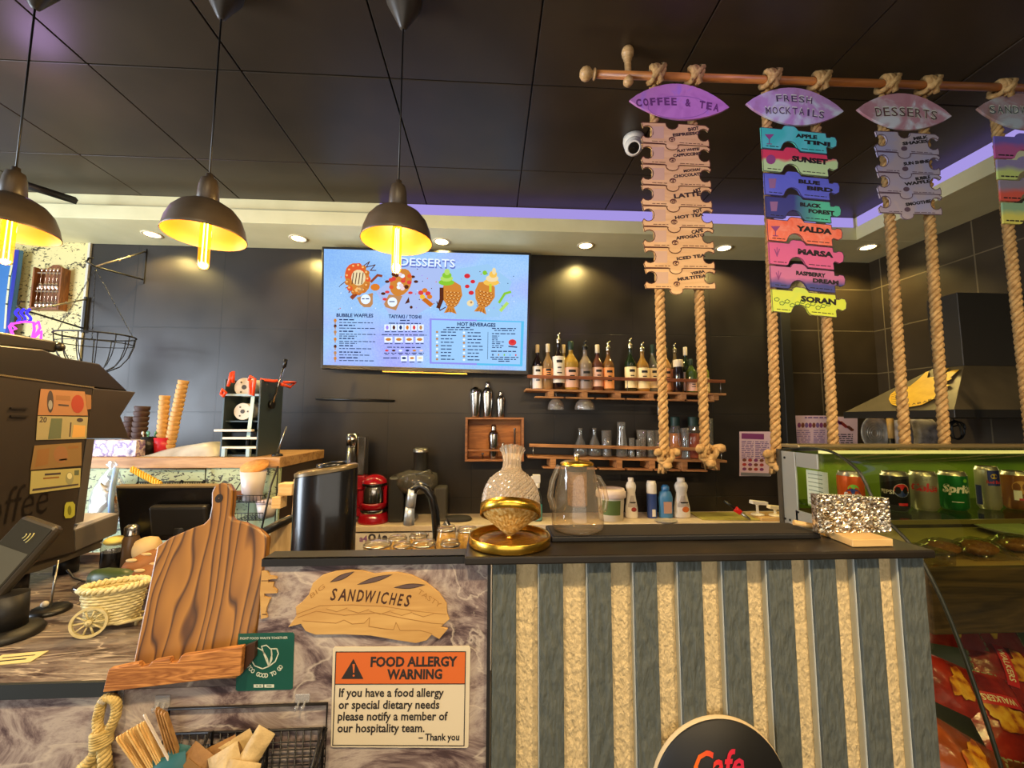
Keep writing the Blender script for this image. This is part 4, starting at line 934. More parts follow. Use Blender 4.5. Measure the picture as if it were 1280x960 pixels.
tumbler('carafe', 'small glass carafe, second from left on the lower shelf', 'carafe', 742.5, 535, 8.6, 2.93, 'carafe')
tumbler('tumbler', 'patterned glass tumbler between the carafes and the tall carafe', 'glass', 757.5, 538, 6.4, 2.92, 'straight', crys)
tumbler('carafe', 'tall slim glass carafe in the middle of the lower shelf', 'carafe', 776, 527.5, 7.2, 2.92, 'tall')
tumbler('shot_glass', 'shot glass right of the tall slim carafe', 'glass', 788.5, 547.5, 3.6, 2.90, 'straight')
tumbler('shot_glass', 'shot glass in front of the ribbed tumblers', 'glass', 796.5, 549.5, 3.2, 2.90, 'straight')
tumbler('tumbler', 'ribbed waisted tumbler behind the shot glasses', 'glass', 801, 537.5, 6.4, 2.96, 'waist', crys)
tumbler('tumbler', 'waisted glass tumbler left of the first rope on the lower shelf', 'glass', 812, 538, 5.4, 2.94, 'waist')
tumbler('tumbler', 'plain glass tumbler half behind the first rope', 'glass', 820, 538, 5.2, 2.97, 'straight')
tumbler('tumbler', 'plain glass tumbler just right of the first rope', 'glass', 833, 539, 4.6, 2.97, 'straight')
tumbler('tall_glass', 'tall straight glass behind the second rope', 'glass', 884, 523, 5.6, 2.96, 'straight')
p = on_shelf(A2, rot2, 843, 2.93); jar('jar', 'glass jar with orange contents and green lid between the two ropes', 'jar', p, wp(843, 521, 2.93).z-p.z, .043, glass('jar_glass', (244, 238, 222), .10, painted_sheen=.06), grc, None, 'jars on the wall shelves', .72, M('orange_sauce', (226, 136, 30), .5), .7)
p = on_shelf(A2, rot2, 865, 2.95); jar('jar', 'glass jar with red and orange contents and green lid beside the second rope', 'jar', p, wp(865, 521, 2.95).z-p.z, .048, MATS['jar_glass'], grc, None, 'jars on the wall shelves', .7, M('red_sauce', (206, 80, 36), .5), .7)
p = on_shelf(A2, rot2, 855, 2.88); t = thing('glass_jug', 'small clear jug with an open spout in front of the sauce jars', 'jug', p); H = wp(855, 535, 2.88).z-p.z
mb = MB(glass_ware); mb.lathe([(.001, .004), (.026, .002), (.028, .01), (.024, H*.6), (.03, H), (.028, H), (.021, H*.6)], 20); obj('body', mb, t)
mb = MB(glass_ware); mb.tube([(-.024, 0, H*.9), (-.05, 0, H*.95), (-.048, 0, H*.5), (-.026, 0, H*.3)], .004, 6); obj('handle', mb, t)
# ================================================================== box shelf with shakers
BY = 2.89
a, b = wp(581, 577, BY), wp(655, 522, BY); w, h = b.x-a.x, b.z-a.z
t = thing('box_shelf', 'small open wooden box shelf with cocktail shakers on the wall', 'shelf', a); D = WY-.001-BY
boxw = wood('box_wood', (120, 74, 40), (172, 112, 64), 4, 'X', .5, 1, 6, 3)
mb = MB(boxw); mb.box(0, w, 0, D, 0, .014); mb.box(0, w, 0, D, h-.014, h); mb.box(0, .017, 0, D, .0141, h-.0141); mb.box(w-.017, w, 0, D, .0141, h-.0141); obj('frame', mb, t, bevel=.002)
mb = MB(wood('box_back', (160, 96, 44), (206, 136, 70), 4, 'X', .5, 1, 6, 3)); mb.box(.0171, w-.0171, D-.01, D, .0141, h-.0141); obj('back_panel', mb, t)
zs = wp(618, 563, BY).z-a.z; mb = MB(boxw); mb.box(.0171, w-.0171, 0, .012, zs-.006, zs+.006); obj('front_rail', mb, t, bevel=.001)
def shaker(lab, p, H, r, kind='taper', name='cocktail_shaker'):
    t = thing(name, lab, 'shaker', p, group='steel cocktail shakers')
    if kind == 'tin':
        mb = MB(chrome); mb.lathe([(.001, 0), (r*.72, 0), (r*.76, .006), (r, H*.72)], 24); obj('body', mb, t); mb = MB(chrome); mb.lathe([(r*1.03, H*.7), (r*1.05, H*.74), (r*1.03, H*.9), (r*.8, H*.95), (.018, H*.96), (.018, H), (.001, H)], 24); obj('lid', mb, t)
    else:
        mb = MB(chrome); mb.lathe([(.001, 0), (r*.74, 0), (r*.78, .006), (r, H*.55), (r*.98, H*.66)], 24); obj('body', mb, t)
        mb = MB(chrome); mb.lathe([(r*1.02, H*.65), (r*1.02, H*.68), (r*.9, H*.76), (r*.55, H*.82), (r*.5, H*.84)], 24); obj('strainer', mb, t)
        mb = MB(chrome); mb.lathe([(r*.5, H*.84), (r*.48, H*.95), (r*.36, H), (.001, H)], 20); obj('cap', mb, t)
    return t
sz = b.z+.0005
for px, top, rp, kd, lab in ((594.5, 484, 6.9, 'tin', 'steel shaker tin with a flat lid, left on top of the box shelf'), (609.5, 477, 6.8, 'taper', 'tallest steel shaker, in the middle on top of the box shelf'), (626, 489, 5.6, 'taper', 'small steel shaker, right on top of the box shelf')):
    y = 2.95; p = Vector((wp(px, 500, y).x, y, sz)); shaker(lab, p, wp(px, top, y).z-sz, rp*y/F, kd)
y = 2.96; p = Vector((wp(617.5, 500, y).x, y, a.z+.0145)); shaker('steel shaker standing inside the box shelf', p, wp(617.5, 531, y).z-p.z, 6.8*y/F)
for px, top, lab in ((604, 566, 'short steel bar tool standing inside the box shelf at the left'), (629, 553, 'thin steel bar tool beside the shaker inside the box shelf')):
    p = Vector((wp(px, 500, 2.95).x, 2.95, a.z+.0145)); H = wp(px, top, 2.95).z-p.z
    mb = MB(steel); mb.lathe([(.001, 0), (.006, 0), (.006, H*.7), (.009, H*.75), (.009, H*.95), (.001, H)], 12); tag(obj('bar_tool', mb, loc=p), lab, 'bar tool', 'bar tools in the box shelf')
p = Vector((wp(643.5, 500, 2.95).x, 2.95, a.z+.0145)); H = wp(643.5, 535, 2.95).z-p.z
mb = MB(steel); mb.lathe([(.001, 0), (.007, 0), (.007, H-.01), (.0085, H-.006), (.006, H), (.001, H)], 12); tag(obj('muddler', mb, loc=p), 'long steel muddler standing at the right inside the box shelf', 'bar tool', 'bar tools in the box shelf')
mb = MB(black); p0, p1 = wp(395, 498.5, WY-.02), wp(493, 501, WY-.02); o = p0
mb.cyl((0, 0, 0), p1-o, .008, n=8); mb.cyl((.01, 0, 0), (.01, .0195, 0), .004, n=6); mb.cyl(p1-o-Vector((.01, 0, 0)), p1-o+Vector((-.01, .0195, 0)), .004, n=6)
tag(obj('wall_rail', mb, loc=o), 'thin black utensil rail on the wall under the menu screen', 'rail')
# notices on the back wall
def notice(lab, q, y, head, grp=None):
    x0, y0, x1, y1 = q; o = wp((x0+x1)/2, (y0+y1)/2, y); t = thing('menu_notice', lab, 'notice', o, group=grp)
    pl = Plane(MB(), y, o); pl.rect(x0, y0, x1, y1, 0, M('notice_paper', (226, 196, 214), .5), 0, .003); obj('sheet', pl.mb, t)
    pl = Plane(MB(), y, o); head(pl); obj('print', pl.mb, t); return t
ip, iv, ib = M('print_plum', (128, 56, 116), .6), M('print_violet', (120, 90, 150), .6), M('print_brown', (122, 66, 50), .6)
def h1(pl):
    pl.rect(927, 541.5, 955, 548.5, .001, ip, .03)
    for k in range(10): pl.words(927, 551.5+k*2.3, 942, .001, iv, 1, .03, k); pl.words(944, 552+k*2.3, 961, .001, iv, 1, .03, k+11)
    for r in range(3):
        for c in range(4): pl.ell(930.5+c*7.2, 575+r*5.6+c*.2, 2.8, 2, .001, (ib, M('print_red', (170, 60, 60), .6), ip)[(r+c) % 3], 8)
    pl.rect(926, 590.5, 963, 594.5, .001, M('print_grey', (120, 120, 130), .6), .03)
notice('purple and pink menu notice on the back wall beside a rope knot', (924.5, 539.5, 963.5, 595), WY-.004, h1)
def h2(pl):
    pl.words(1006, 522, 1040, .001, iv, 1.6)
    for k in range(9): pl.ell(999+k*4.6, 531.5, 2.2, 3.4, .001, (ip, ib, iv)[k % 3], 8)
    for k in range(8): pl.words(996, 538+k*2.4, 1013, .001, iv, .9, 0, k); pl.words(1017, 538+k*2.4, 1031, .001, iv, .9, 0, k+9)
notice('lilac drinks menu sheet on the tiled wall left of the foil tray', (993.5, 519.5, 1034, 558), WY-.016, h2)
def h3(pl):
    for k in range(12): pl.ell(1043+(k*7.3) % 24, 525+(k*4.1) % 14, 2.6, 1.8, .001, (ib, ip, M('print_red', (170, 60, 60), .6))[k % 3], 8)
    for k in range(5): pl.words(1046, 543+k*2.6, 1066, .001, ink, 1.1, 0, k)
notice('pale food menu sheet with brown pictures beside the lilac one', (1035, 521, 1072, 558), WY-.016, h3)
# ================================================================== back worktop
WZ = CZ-.671
x0, x1 = wp(436, 650, 2.72).x, 2.3
t = thing('worktop', 'pale worktop along the back wall under the shelves', 'worktop', (0, 0, 0))
mb = MB(noisy('worktop_laminate', [(.3, (206, 186, 156)), (.7, (224, 206, 178))], 20, .4)); mb.box(x0, x1, 2.70, WY-.001, WZ-.035, WZ); obj('top', mb, t, bevel=.003)
cabw = noisy('cabinet_white', [(.3, (214, 206, 196)), (.7, (228, 220, 208))], 10, .5)
owl = M('decal_brown', (150, 120, 90), .6); dec = M('decal_black', (50, 46, 56), .6); dvi = M('decal_violet', (130, 80, 140), .6)
xs = [x0+.02, wp(516, 680, 2.72).x, wp(640, 680, 2.72).x, x1-.02]
labs = ['white cabinet with dark letter stickers under the back worktop', 'white cabinet with owl stickers under the back worktop', 'white cabinet under the right part of the back worktop']
for i in range(3):
    c = thing('base_cabinet', labs[i], 'cabinet', (xs[i], 2.72, 0), group='white cabinets under the back worktop')
    W_ = xs[i+1]-xs[i]-.002
    mb = MB(cabw); mb.box(0, W_, .021, .29, 0, WZ-.036); obj('carcass', mb, c)
    mb = MB(cabw); mb.box(.002, W_-.002, 0, .02, .06, WZ-.045); dr = obj('door', mb, c, bevel=.003)
    mb = MB(steel); mb.box(W_-.05, W_-.04, -.012, -.001, WZ-.3, WZ-.2); obj('handle', mb, dr, bevel=.002)
    if i < 2:
        pl = Plane(MB(), 2.7195, (xs[i], 2.72, 0))
        if i == 0:
            pl.text('a4', (449, 677), (459, 677), 7, 0, dvi, .04); pl.ell(465, 672, 4.8, 5, .0002, dec, 14); pl.ell(465, 672, 2.2, 2.4, .0004, cabw, 10); pl.text('A', (471, 676), (477, 676), 8, 0, dec, .05); pl.ell(481, 673, 3.4, 4, .0002, dec, 10); pl.ell(497, 669, 1.2, 1.2, 0, dec, 6); pl.ell(496, 674, 1, 1, 0, dec, 6)
        else:
            for x in (519, 531):
                pl.ell(x, 676, 5.6, 7.5, 0, owl, 16); pl.ell(x-2.3, 672.5, 2, 2.2, .0003, cabw, 10); pl.ell(x+2.3, 672.5, 2, 2.2, .0003, cabw, 10); pl.ell(x-2.3, 672.5, .9, 1, .0006, dec, 8); pl.ell(x+2.3, 672.5, .9, 1, .0006, dec, 8); pl.poly([(x-5.5, 671), (x-5, 666), (x-2, 669)], .0002, owl); pl.poly([(x+5.5, 671), (x+5, 666), (x+2, 669)], .0002, owl)
        obj('stickers', pl.mb, dr)
WP = lambda px, y: Vector((wp(px, 600, y).x, y, WZ+.0005))
def hgt(px, py, y): return wp(px, py, y).z-WZ
# twin tall dispenser
y = 2.86; p = WP(446, y); t = thing('drink_mixer', 'tall twin-column chrome and red drinks mixer behind the black bin', 'mixer', p)
H = hgt(440, 542, y); rr = 7.2*y/F; k = y/F
mb = MB(M('mixer_base', (60, 54, 52), .4)); mb.box(-.09, .09, -.06, .06, 0, .03); obj('base', mb, t, bevel=.008)
mb = MB(chrome); mb.cyl((-.036, 0, .0305), (-.036, 0, H*.84), rr*.95, n=24); mb.cyl((-.036, 0, H*.84), (-.036, 0, H*.86), rr*.8, n=24); mb.cyl((-.036, 0, H*.86), (-.036, 0, H), rr, n=24); obj('steel_column', mb, t)
mb = MB(M('mixer_red', (150, 22, 36), .25, coat=.5)); mb.box(.006, .062, -.04, .04, .0305, H*.52); obj('red_column', mb, t, bevel=.008)
mb = MB(chrome); mb.box(.006, .062, -.04, .04, H*.521, H*.97); obj('column_head', mb, t, bevel=.008)
# red coffee maker
y = 2.82; p = WP(468.5, y); t = thing('coffee_maker', 'glossy red coffee maker with a chrome jug on the back worktop', 'coffee maker', p)
k = y/F; red = M('red_enamel', (150, 10, 26), .18, coat=.5)
mb = MB(red); mb.lathe([(.001, 0), (18.5*k, 0), (18.5*k, .012), (16.5*k, .05), (15*k, .062), (.001, .064)], 32); obj('base', mb, t)
mb = MB(chrome); mb.lathe([(15*k, .0645), (16*k, .075), (15.5*k, .085)], 32); obj('ring', mb, t)
mb = MB(red); mb.lathe([(13*k, .086), (15*k, .10), (15.5*k, .125), (14.6*k, .128)], 32); mb.box(12*k, 15.5*k, -.02, .02, .12, .235); obj('jug_holder', mb, t)
mb = MB(chrome); mb.lathe([(13*k, .128), (13.4*k, .14), (13*k, .2), (11*k, .235)], 32); obj('jug', mb, t)
mb = MB(black_gloss); mb.lathe([(11.2*k, .2352), (14.5*k, .236), (14.5*k, .252), (11.5*k, .253)], 32); obj('collar', mb, t)
H = hgt(468, 593, y); mb = MB(red); mb.lathe([(14.8*k, .2535), (14*k, .27), (10*k, H-.012), (4*k, H), (.001, H)], 32); obj('lid', mb, t)
mb = MB(red); mb.tube([(-13*k, -.01, .215), (-19*k, -.012, .215), (-21*k, -.012, .19), (-20*k, -.012, .12), (-17*k, -.01, .095)], .0085, 8); obj('handle', mb, t)
# juicer
y = 2.85; p = WP(517, y); t = thing('juicer', 'black and grey juicer with a tall feed chute on the back worktop', 'juicer', p); k = y/F
jg = M('juicer_black', (44, 44, 44), .35)
mb = MB(jg); mb.box(-27*k, -9*k, -.08, .08, 0, 53*k); obj('motor_body', mb, t, bevel=.018, seg=3)
mb = MB(M('juicer_silver', (150, 152, 156), .3, .7)); mb.box(-8*k, 5*k, -.07, .07, 0, .03); mb.box(-8*k, -2*k, -.05, .05, .0301, 34*k); obj('frame', mb, t, bevel=.01)
mb = MB(glass('smoke_plastic', (140, 136, 128), .10, painted_sheen=.25)); mb.lathe([(.02, 30*k), (20*k, 34*k), (26*k, 44*k), (24*k, 55*k), (8*k, 60*k)], 28, T(4*k, 0, 0)); obj('bowl_cover', mb, t)
mb = MB(jg); mb.lathe([(8.6*k, 60*k), (8.4*k, 80*k), (9.2*k, 81*k)], 24, T(8*k, 0, 0)); obj('chute', mb, t)
mb = MB(steel); mb.lathe([(9.3*k, 81*k), (9.3*k, 85*k), (7*k, 86*k), (.001, 86*k)], 24, T(8*k, 0, 0)); obj('pusher', mb, t)
mb = MB(MATS['smoke_plastic']); mb.box(26*k, 41*k, -.06, .06, .003, 40*k); obj('pulp_box', mb, t, bevel=.012)
mb = MB(steel); mb.tube([(6*k, -.12, 56*k), (14*k, -.125, 59*k), (22*k, -.12, 62*k)], .004, 6); mb.tube([(6*k, -.12, 56*k), (6*k, -.12, 34*k), (6*k, -.05, 33*k)], .003, 6); mb.tube([(22*k, -.12, 62*k), (24*k, -.05, 56*k)], .003, 6); obj('locking_arm', mb, t)
mb = MB(M('dark_cloth', (52, 50, 48), .9)); p = WP(573, 2.83); mb.lathe([(.001, .002), (.085, .0), (.092, .01), (.08, .024), (.001, .026)], 22, sx=1.05, sy=.7); tag(obj('folded_cloth', mb, loc=p), 'dark folded cloth pad on the back worktop left of the decanter', 'cloth')
# spray bottle
y = 2.8; p = WP(672, y); k = y/F; H = hgt(672, 592, y); t = thing('spray_bottle', 'clear spray bottle of turquoise cleaner with white trigger', 'spray bottle', p)
mb = MB(glass('spray_clear', (220, 230, 232), .12)); mb.lathe([(.001, 0), (.03, 0), (.034, .01), (.034, H*.42), (.028, H*.55), (.014, H*.66), (.013, H*.7)], 20); obj('body', mb, t)
mb = MB(M('turquoise', (40, 176, 190), .2)); mb.lathe([(.001, .003), (.028, .003), (.031, .012), (.031, H*.34), (.001, H*.34)], 20); obj('liquid', mb, t)
mb = MB(white_pl); mb.cyl((0, 0, H*.69), (0, 0, H*.8), .015, n=14); mb.box(-.034, .018, -.012, .012, H*.80, H*.98); mb.box(-.044, -.034, -.007, .007, H*.88, H*.95); mb.box(-.03, -.022, -.006, .006, H*.68, H*.8); obj('trigger', mb, t, bevel=.004)
mb = MB(M('blue_plastic', (74, 96, 160), .4)); y = 2.76; p = WP(617, y); mb.box(-.02, .02, -.006, .006, 0, .15, R(12, 'Y')); mb.cyl((.030, 0, .146), (.036, 0, .172), .018, n=14); tag(obj('dish_brush', mb, loc=p, bevel=.004), 'blue plastic handle standing behind the left of the decanter', 'brush')
# tub
y = 2.82; p = WP(763, y); k = y/F; H = hgt(763, 610, y); t = thing('plastic_tub', 'white plastic tub with a pink-tinged lid and green label', 'tub', p)
mb = MB(white_pl); mb.lathe([(.001, 0), (14.5*k, 0), (16.5*k, H*.8)], 28); obj('body', mb, t)
mb = MB(M('tub_lid', (226, 206, 200), .4)); mb.lathe([(18*k, H*.72), (18.5*k, H*.74), (18.5*k, H*.9), (17*k, H*.93), (16.5*k, H), (15*k, H*.96), (.001, H*.95)], 28); obj('lid', mb, t)
mb = MB(M('tub_label', (92, 112, 60), .5)); vs = []; n = 8
for i in range(n+1):
    an = -1.0+1.5*i/n; r_ = lambda z: (14.5+2*z/.8)*k*1.012
    for z in (.2, .66): vs.append((r_(z)*math.sin(an), -r_(z)*math.cos(an), H*z))
mb.add(vs, [(2*i, 2*i+2, 2*i+3, 2*i+1) for i in range(n)], True); obj('label', mb, t)
def squeezy(lab, px, top, rp, mat, labm, pic, y=2.86):
    p = WP(px, y); k = y/F; H = hgt(px, top, y); r = rp*k; t = thing('sauce_bottle', lab, 'bottle', p, group='white sauce bottles on the back worktop')
    mb = MB(mat); mb.lathe([(.001, 0), (r*.95, 0), (r, .008), (r*.96, H*.25), (r*.72, H*.5), (r*.62, H*.62), (r*.78, H*.74), (r*.8, H*.8), (r*.6, H*.88), (r*.42, H*.9)], 24, sy=.7); obj('body', mb, t)
    mb = MB(white_pl); mb.lathe([(r*.44, H*.895), (r*.44, H*.99), (r*.38, H), (.001, H)], 18, sy=.9); obj('cap', mb, t)
    mb = MB(labm)
    vs = []; n = 8
    rad = lambda z: r*(.96-(.96-.72)*max(0, z-.25)/.25)
    for i in range(n+1):
        an = -.85+1.7*i/n
        for z in (.1, .3, .56): q = rad(z)*1.02 if z < .5 else r*.69*1.02; vs.append((q*math.sin(an)*(1 if z < .5 else .7), -q*math.cos(an)*.7, H*z))
    mb.add(vs, [(3*i+j, 3*i+3+j, 3*i+4+j, 3*i+1+j) for i in range(n) for j in (0, 1)], True)
    mb.use(pic); mb.ball((r*.15, -r*.70, H*.22), r*.42, 10, .8, sy=.12); mb.use(ink); mb.box(-r*.45, r*.45, -r*.73, -r*.715, H*.38, H*.41); obj('label', mb, t)
squeezy('white sauce bottle with a red picture, left beside the tub', 788.5, 597, 8, white_pl, M('label_grey', (190, 180, 170), .5), M('pic_red', (150, 50, 46), .5))
squeezy('white sauce bottle with an orange waffle picture, right of the blue bottle', 851, 597, 10.5, white_pl, MATS['label_grey'], M('pic_orange', (206, 110, 46), .5))
y = 2.86; p = WP(814, y); k = y/F; H = hgt(814, 601, y); t = thing('spray_can', 'blue spray can with a white cap between the two sauce bottles', 'spray can', p)
mb = MB(M('can_blue', (52, 74, 136), .35)); mb.lathe([(.001, 0), (5.8*k, 0), (6*k, .004), (6*k, H*.66)], 20); obj('body', mb, t); mb = MB(white_pl); mb.lathe([(6*k, H*.661), (6*k, H*.9), (5*k, H), (.001, H)], 20); obj('cap', mb, t)
mb = MB(paper); mb.box(-.012, .012, -6.2*k, -6*k, .012, .06); obj('label', mb, t)
p = WP(831, y); H = hgt(831, 606, y); t = thing('detergent_bottle', 'squat blue detergent bottle in front of the dark wall', 'bottle', p)
bl = M('det_blue', (70, 130, 180), .3); mb = MB(bl); mb.lathe([(.001, 0), (8.5*k, 0), (9*k, .008), (8.6*k, H*.35), (9.2*k, H*.6), (7*k, H*.78), (4*k, H*.84)], 22, sy=.7); obj('body', mb, t)
mb = MB(M('det_cap', (50, 110, 170), .3)); mb.lathe([(5*k, H*.84), (5*k, H*.94), (3*k, H), (.001, H)], 16); obj('cap', mb, t); mb = MB(M('det_label', (190, 150, 130), .5)); mb.box(-5*k, 5*k, -6.8*k, -6.3*k, H*.15, H*.5); obj('label', mb, t)
p = WP(904, 2.85); mb = MB(noisy('chop_mat', [(.3, (150, 140, 62)), (.7, (186, 176, 92))], 9, .6)); mb.box(-.20, .22, -.10, .12, 0, .008, R(-4, 'Z')); tag(obj('chopping_mat', mb, loc=p, bevel=.003), 'yellow-green chopping mat lying on the back worktop', 'chopping mat')
p = WP(831, 2.73); mb = MB(noisy('dish_grey', [(.3, (150, 140, 124)), (.7, (190, 180, 160))], 20, .3)); mb.lathe([(.001, .003), (.05, .0), (.072, .006), (.078, .012), (.074, .012), (.05, .006), (.001, .006)], 26, sy=.75); tag(obj('oval_dish', mb, loc=p), 'small oval dish at the front edge of the back worktop', 'dish')
mb = MB(pale_wood); p = WP(975, 2.80); mb.box(-.2, .25, -.08, .10, 0, .022); tag(obj('wooden_board', mb, loc=p, bevel=.004), 'pale wooden board under the white stamps at the end of the worktop', 'board')
bp = p.z+.0225
mb = MB(black); q0, q1 = Vector((wp(905, 626, 2.80).x, 2.80, wp(905, 626, 2.80).z)), Vector((wp(938, 655, 2.72).x, 2.72, WZ+.012)); d = q1-q0
t = thing('knife_sharpener', 'red and black handled sharpener leaning over the chopping mat', 'sharpener', q1)
o = q1; mb = MB(black); mb.cyl(q0-o, q0-o+d*.45, .009, n=10); obj('handle', mb, t)
mb = MB(M('bright_red', (214, 30, 30), .35)); mb.cyl(q0-o+d*.42, q0-o+d*.66, .021, .016, n=10); obj('grip', mb, t, bevel=.003)
mb = MB(steel); mb.cyl(q0-o+d*.66, Vector((0, 0, 0)), .012, .008, n=8); obj('blade', mb, t)
for px, y, hh, lab in ((945, 2.80, 626, 'taller white plastic stamp with a flat top on the wooden board'), (967, 2.77, 632, 'shorter cream plastic stamp beside the taller one')):
    p = Vector((wp(px, 600, y).x, y, bp)); H = wp(px, hh, y).z-bp; mb = MB(white_pl if hh == 626 else M('cream_pl', (236, 222, 180), .4))
    mb.lathe([(.001, 0), (.042, 0), (.042, .01), (.012, .016), (.009, .024), (.009, H-.03), (.02, H-.022)], 20); mb.box(-.055, .06, -.02, .02, H-.024, H, R(6, 'Y')); tag(obj('press_stamp', mb, loc=p, bevel=.004), lab, 'stamp', 'plastic stamps on the wooden board')
# ================================================================== extractor hood in the right-hand corner
hoodm = noisy('hood_paint', [(.3, (92, 82, 60)), (.7, (112, 100, 74))], 6, .45, metal=.3)
hy0, hy1, hx = 1.84, 2.44, 2.22
hz = wp(1130, 516, 2.1).z
tA = xp(1205, 457, 2.52); tB = xp(1165, 460, 2.52)
t = thing('extractor_hood', 'dark sloping extractor hood with chimney in the right-hand corner', 'hood', (2.6, 2.1, hz)); o = Vector((2.6, 2.1, hz))
mb = MB(hoodm); vs = [(hx, hy0, hz+.012), (WX-.001, hy0, hz+.012), (WX-.001, hy1, hz+.012), (hx, hy1, hz+.012), (2.52, tA.y, tA.z), (WX-.001, tA.y, tA.z), (WX-.001, tB.y, tA.z), (2.52, tB.y, tA.z)]
mb.add([Vector(v)-o for v in vs], [(3, 2, 1, 0), (4, 5, 6, 7), (0, 1, 5, 4), (1, 2, 6, 5), (2, 3, 7, 6), (3, 0, 4, 7)]); obj('canopy', mb, t)
mb = MB(M('hood_edge', (30, 28, 24), .4)); mb.box(hx-.008-o.x, WX-.001-o.x, hy0-.008-o.y, hy1+.008-o.y, -.028, .0118); obj('lip', mb, t, bevel=.002)
cz = xp(1201, 364, 2.52).z; mb = MB(M('duct_paint', (44, 40, 32), .5)); mb.box(2.52-o.x, WX-.001-o.x, tA.y-o.y, tB.y-o.y, tA.z-o.z+.0005, cz-o.z); obj('chimney', mb, t, bevel=.003)
# meteor-shaped yellow sign on the hood's left slope
A_, B_, C_ = Vector((hx, hy0, hz+.012)), Vector((hx, hy1, hz+.012)), Vector((2.52, tA.y, tA.z))
nrm = (B_-A_).cross(C_-A_).normalized()
if nrm.x > 0: nrm = -nrm
def onhood(px, py, off=.004):
    d_ = ray(px, py); c0 = Vector((0, 0, CZ)); s_ = ((A_+nrm*off)-c0).dot(nrm)/d_.dot(nrm); return c0+d_*s_
yel = noisy('sign_yellow', [(.3, (232, 178, 30)), (.7, (246, 196, 44))], 20, .5)
pts = [(1111, 499), (1113, 493), (1119, 488), (1128, 485), (1137, 483), (1148, 474), (1157, 465), (1161, 464), (1159, 472), (1168, 471), (1180, 462), (1186, 460), (1178, 468), (1190, 463), (1199, 462), (1188, 472), (1190, 473), (1178, 480), (1188, 481), (1178, 487), (1168, 498), (1152, 506), (1135, 509), (1122, 508), (1114, 505)]
t = thing('meteor_sign', 'yellow meteor-shaped wooden sign fixed to the extractor hood', 'sign', onhood(1140, 492)); o = t.location
P = [onhood(*q) - o for q in pts]; Q = [onhood(*q, .012) - o for q in pts]; n = len(P)
mb = MB(yel); mb.add(Q+P, [tuple(range(n)), tuple(range(n, 2*n))[::-1]]+[((i+1) % n, i, n+i, n+(i+1) % n) for i in range(n)]); obj('board', mb, t)
mb = MB(M('sign_brown', (110, 70, 14), .6)); letters = 'KABABS'
for i, ch in enumerate(letters):
    u = i/5; x = 1133+u*34; y = 507-u*8-1.5*math.sin(u*PI)*-1
    a_, b_ = onhood(x, y, .0126)-o, onhood(x+5, y-1.2, .0126)-o; mb.text(ch, a_, b_, .018, onhood(x, y-5, .0126)-o-a_, .03)
for k in range(6): a_, b_ = onhood(1114, 494+k*2, .0125)-o, onhood(1121+k*.6, 491.5+k*2.6, .0125)-o; mb.tube([a_, b_], .0012, 4)
obj('lettering', mb, t)
# shelf and things below the hood
mb = MB(steel); sx0 = 2.32; mb.box(sx0, WX-.001, 2.30, WY-.014, 1.36, 1.39); mb.box(sx0+.02, sx0+.05, 2.32, 2.35, 0, 1.36); mb.box(sx0+.02, sx0+.05, 2.95, 2.98, 0, 1.36); mb.box(2.95, 2.98, 2.32, 2.35, 0, 1.36)
tag(obj('steel_table', mb, bevel=.002), 'steel shelf unit under the extractor hood behind the display case', 'shelf')
foil = noisy('foil', [(.3, (176, 170, 156)), (.7, (224, 218, 204))], 26, .32, metal=.5, bump=.6)
y = 2.62; a, b = wp(1073, 520, y), wp(1112, 557, y); t = thing('foil_tray', 'shiny oval foil tray standing upright under the extractor hood', 'tray', Vector(((a.x+b.x)/2, y, 1.3905)))
H = a.z-1.3905; w = (b.x-a.x)/2
mb = MB(foil); tt = T(0, 0, H/2) @ R(90, 'X'); mb.lathe([(.001, .0), (w*.55, .0), (w*.78, .012), (w, .018), (w*1.04, .014)], 40, tt, sy=H/2/w); obj('dish', mb, t)
mb = MB(foil)
for k in range(4): mb.lathe([(w*(.2+.14*k), .0045), (w*(.22+.14*k), .008), (w*(.24+.14*k), .0045)], 40, tt, sy=H/2/w)
obj('ribs', mb, t)
y = 2.55; p = Vector((wp(1113.5, 540, y).x, y, 1.3905)); H = wp(1113, 515, y).z-p.z-.03
t = thing('steel_tool', 'upright kitchen tool with a pale wooden handle and black ferrule', 'kitchen tool', p)
mb = MB(black); mb.cyl((0, 0, 0), (0, 0, H*.36), .017, n=14); obj('ferrule', mb, t); mb = MB(wood('handle_wood', (196, 146, 74), (222, 176, 100), 5, 'Z')); mb.cyl((0, 0, H*.361), (0, 0, H), .016, .018, 14); obj('handle', mb, t)
wrap = noisy('clear_wrap', [(.35, (120, 112, 108)), (.6, (190, 180, 176))], 18, .22, bump=.8)
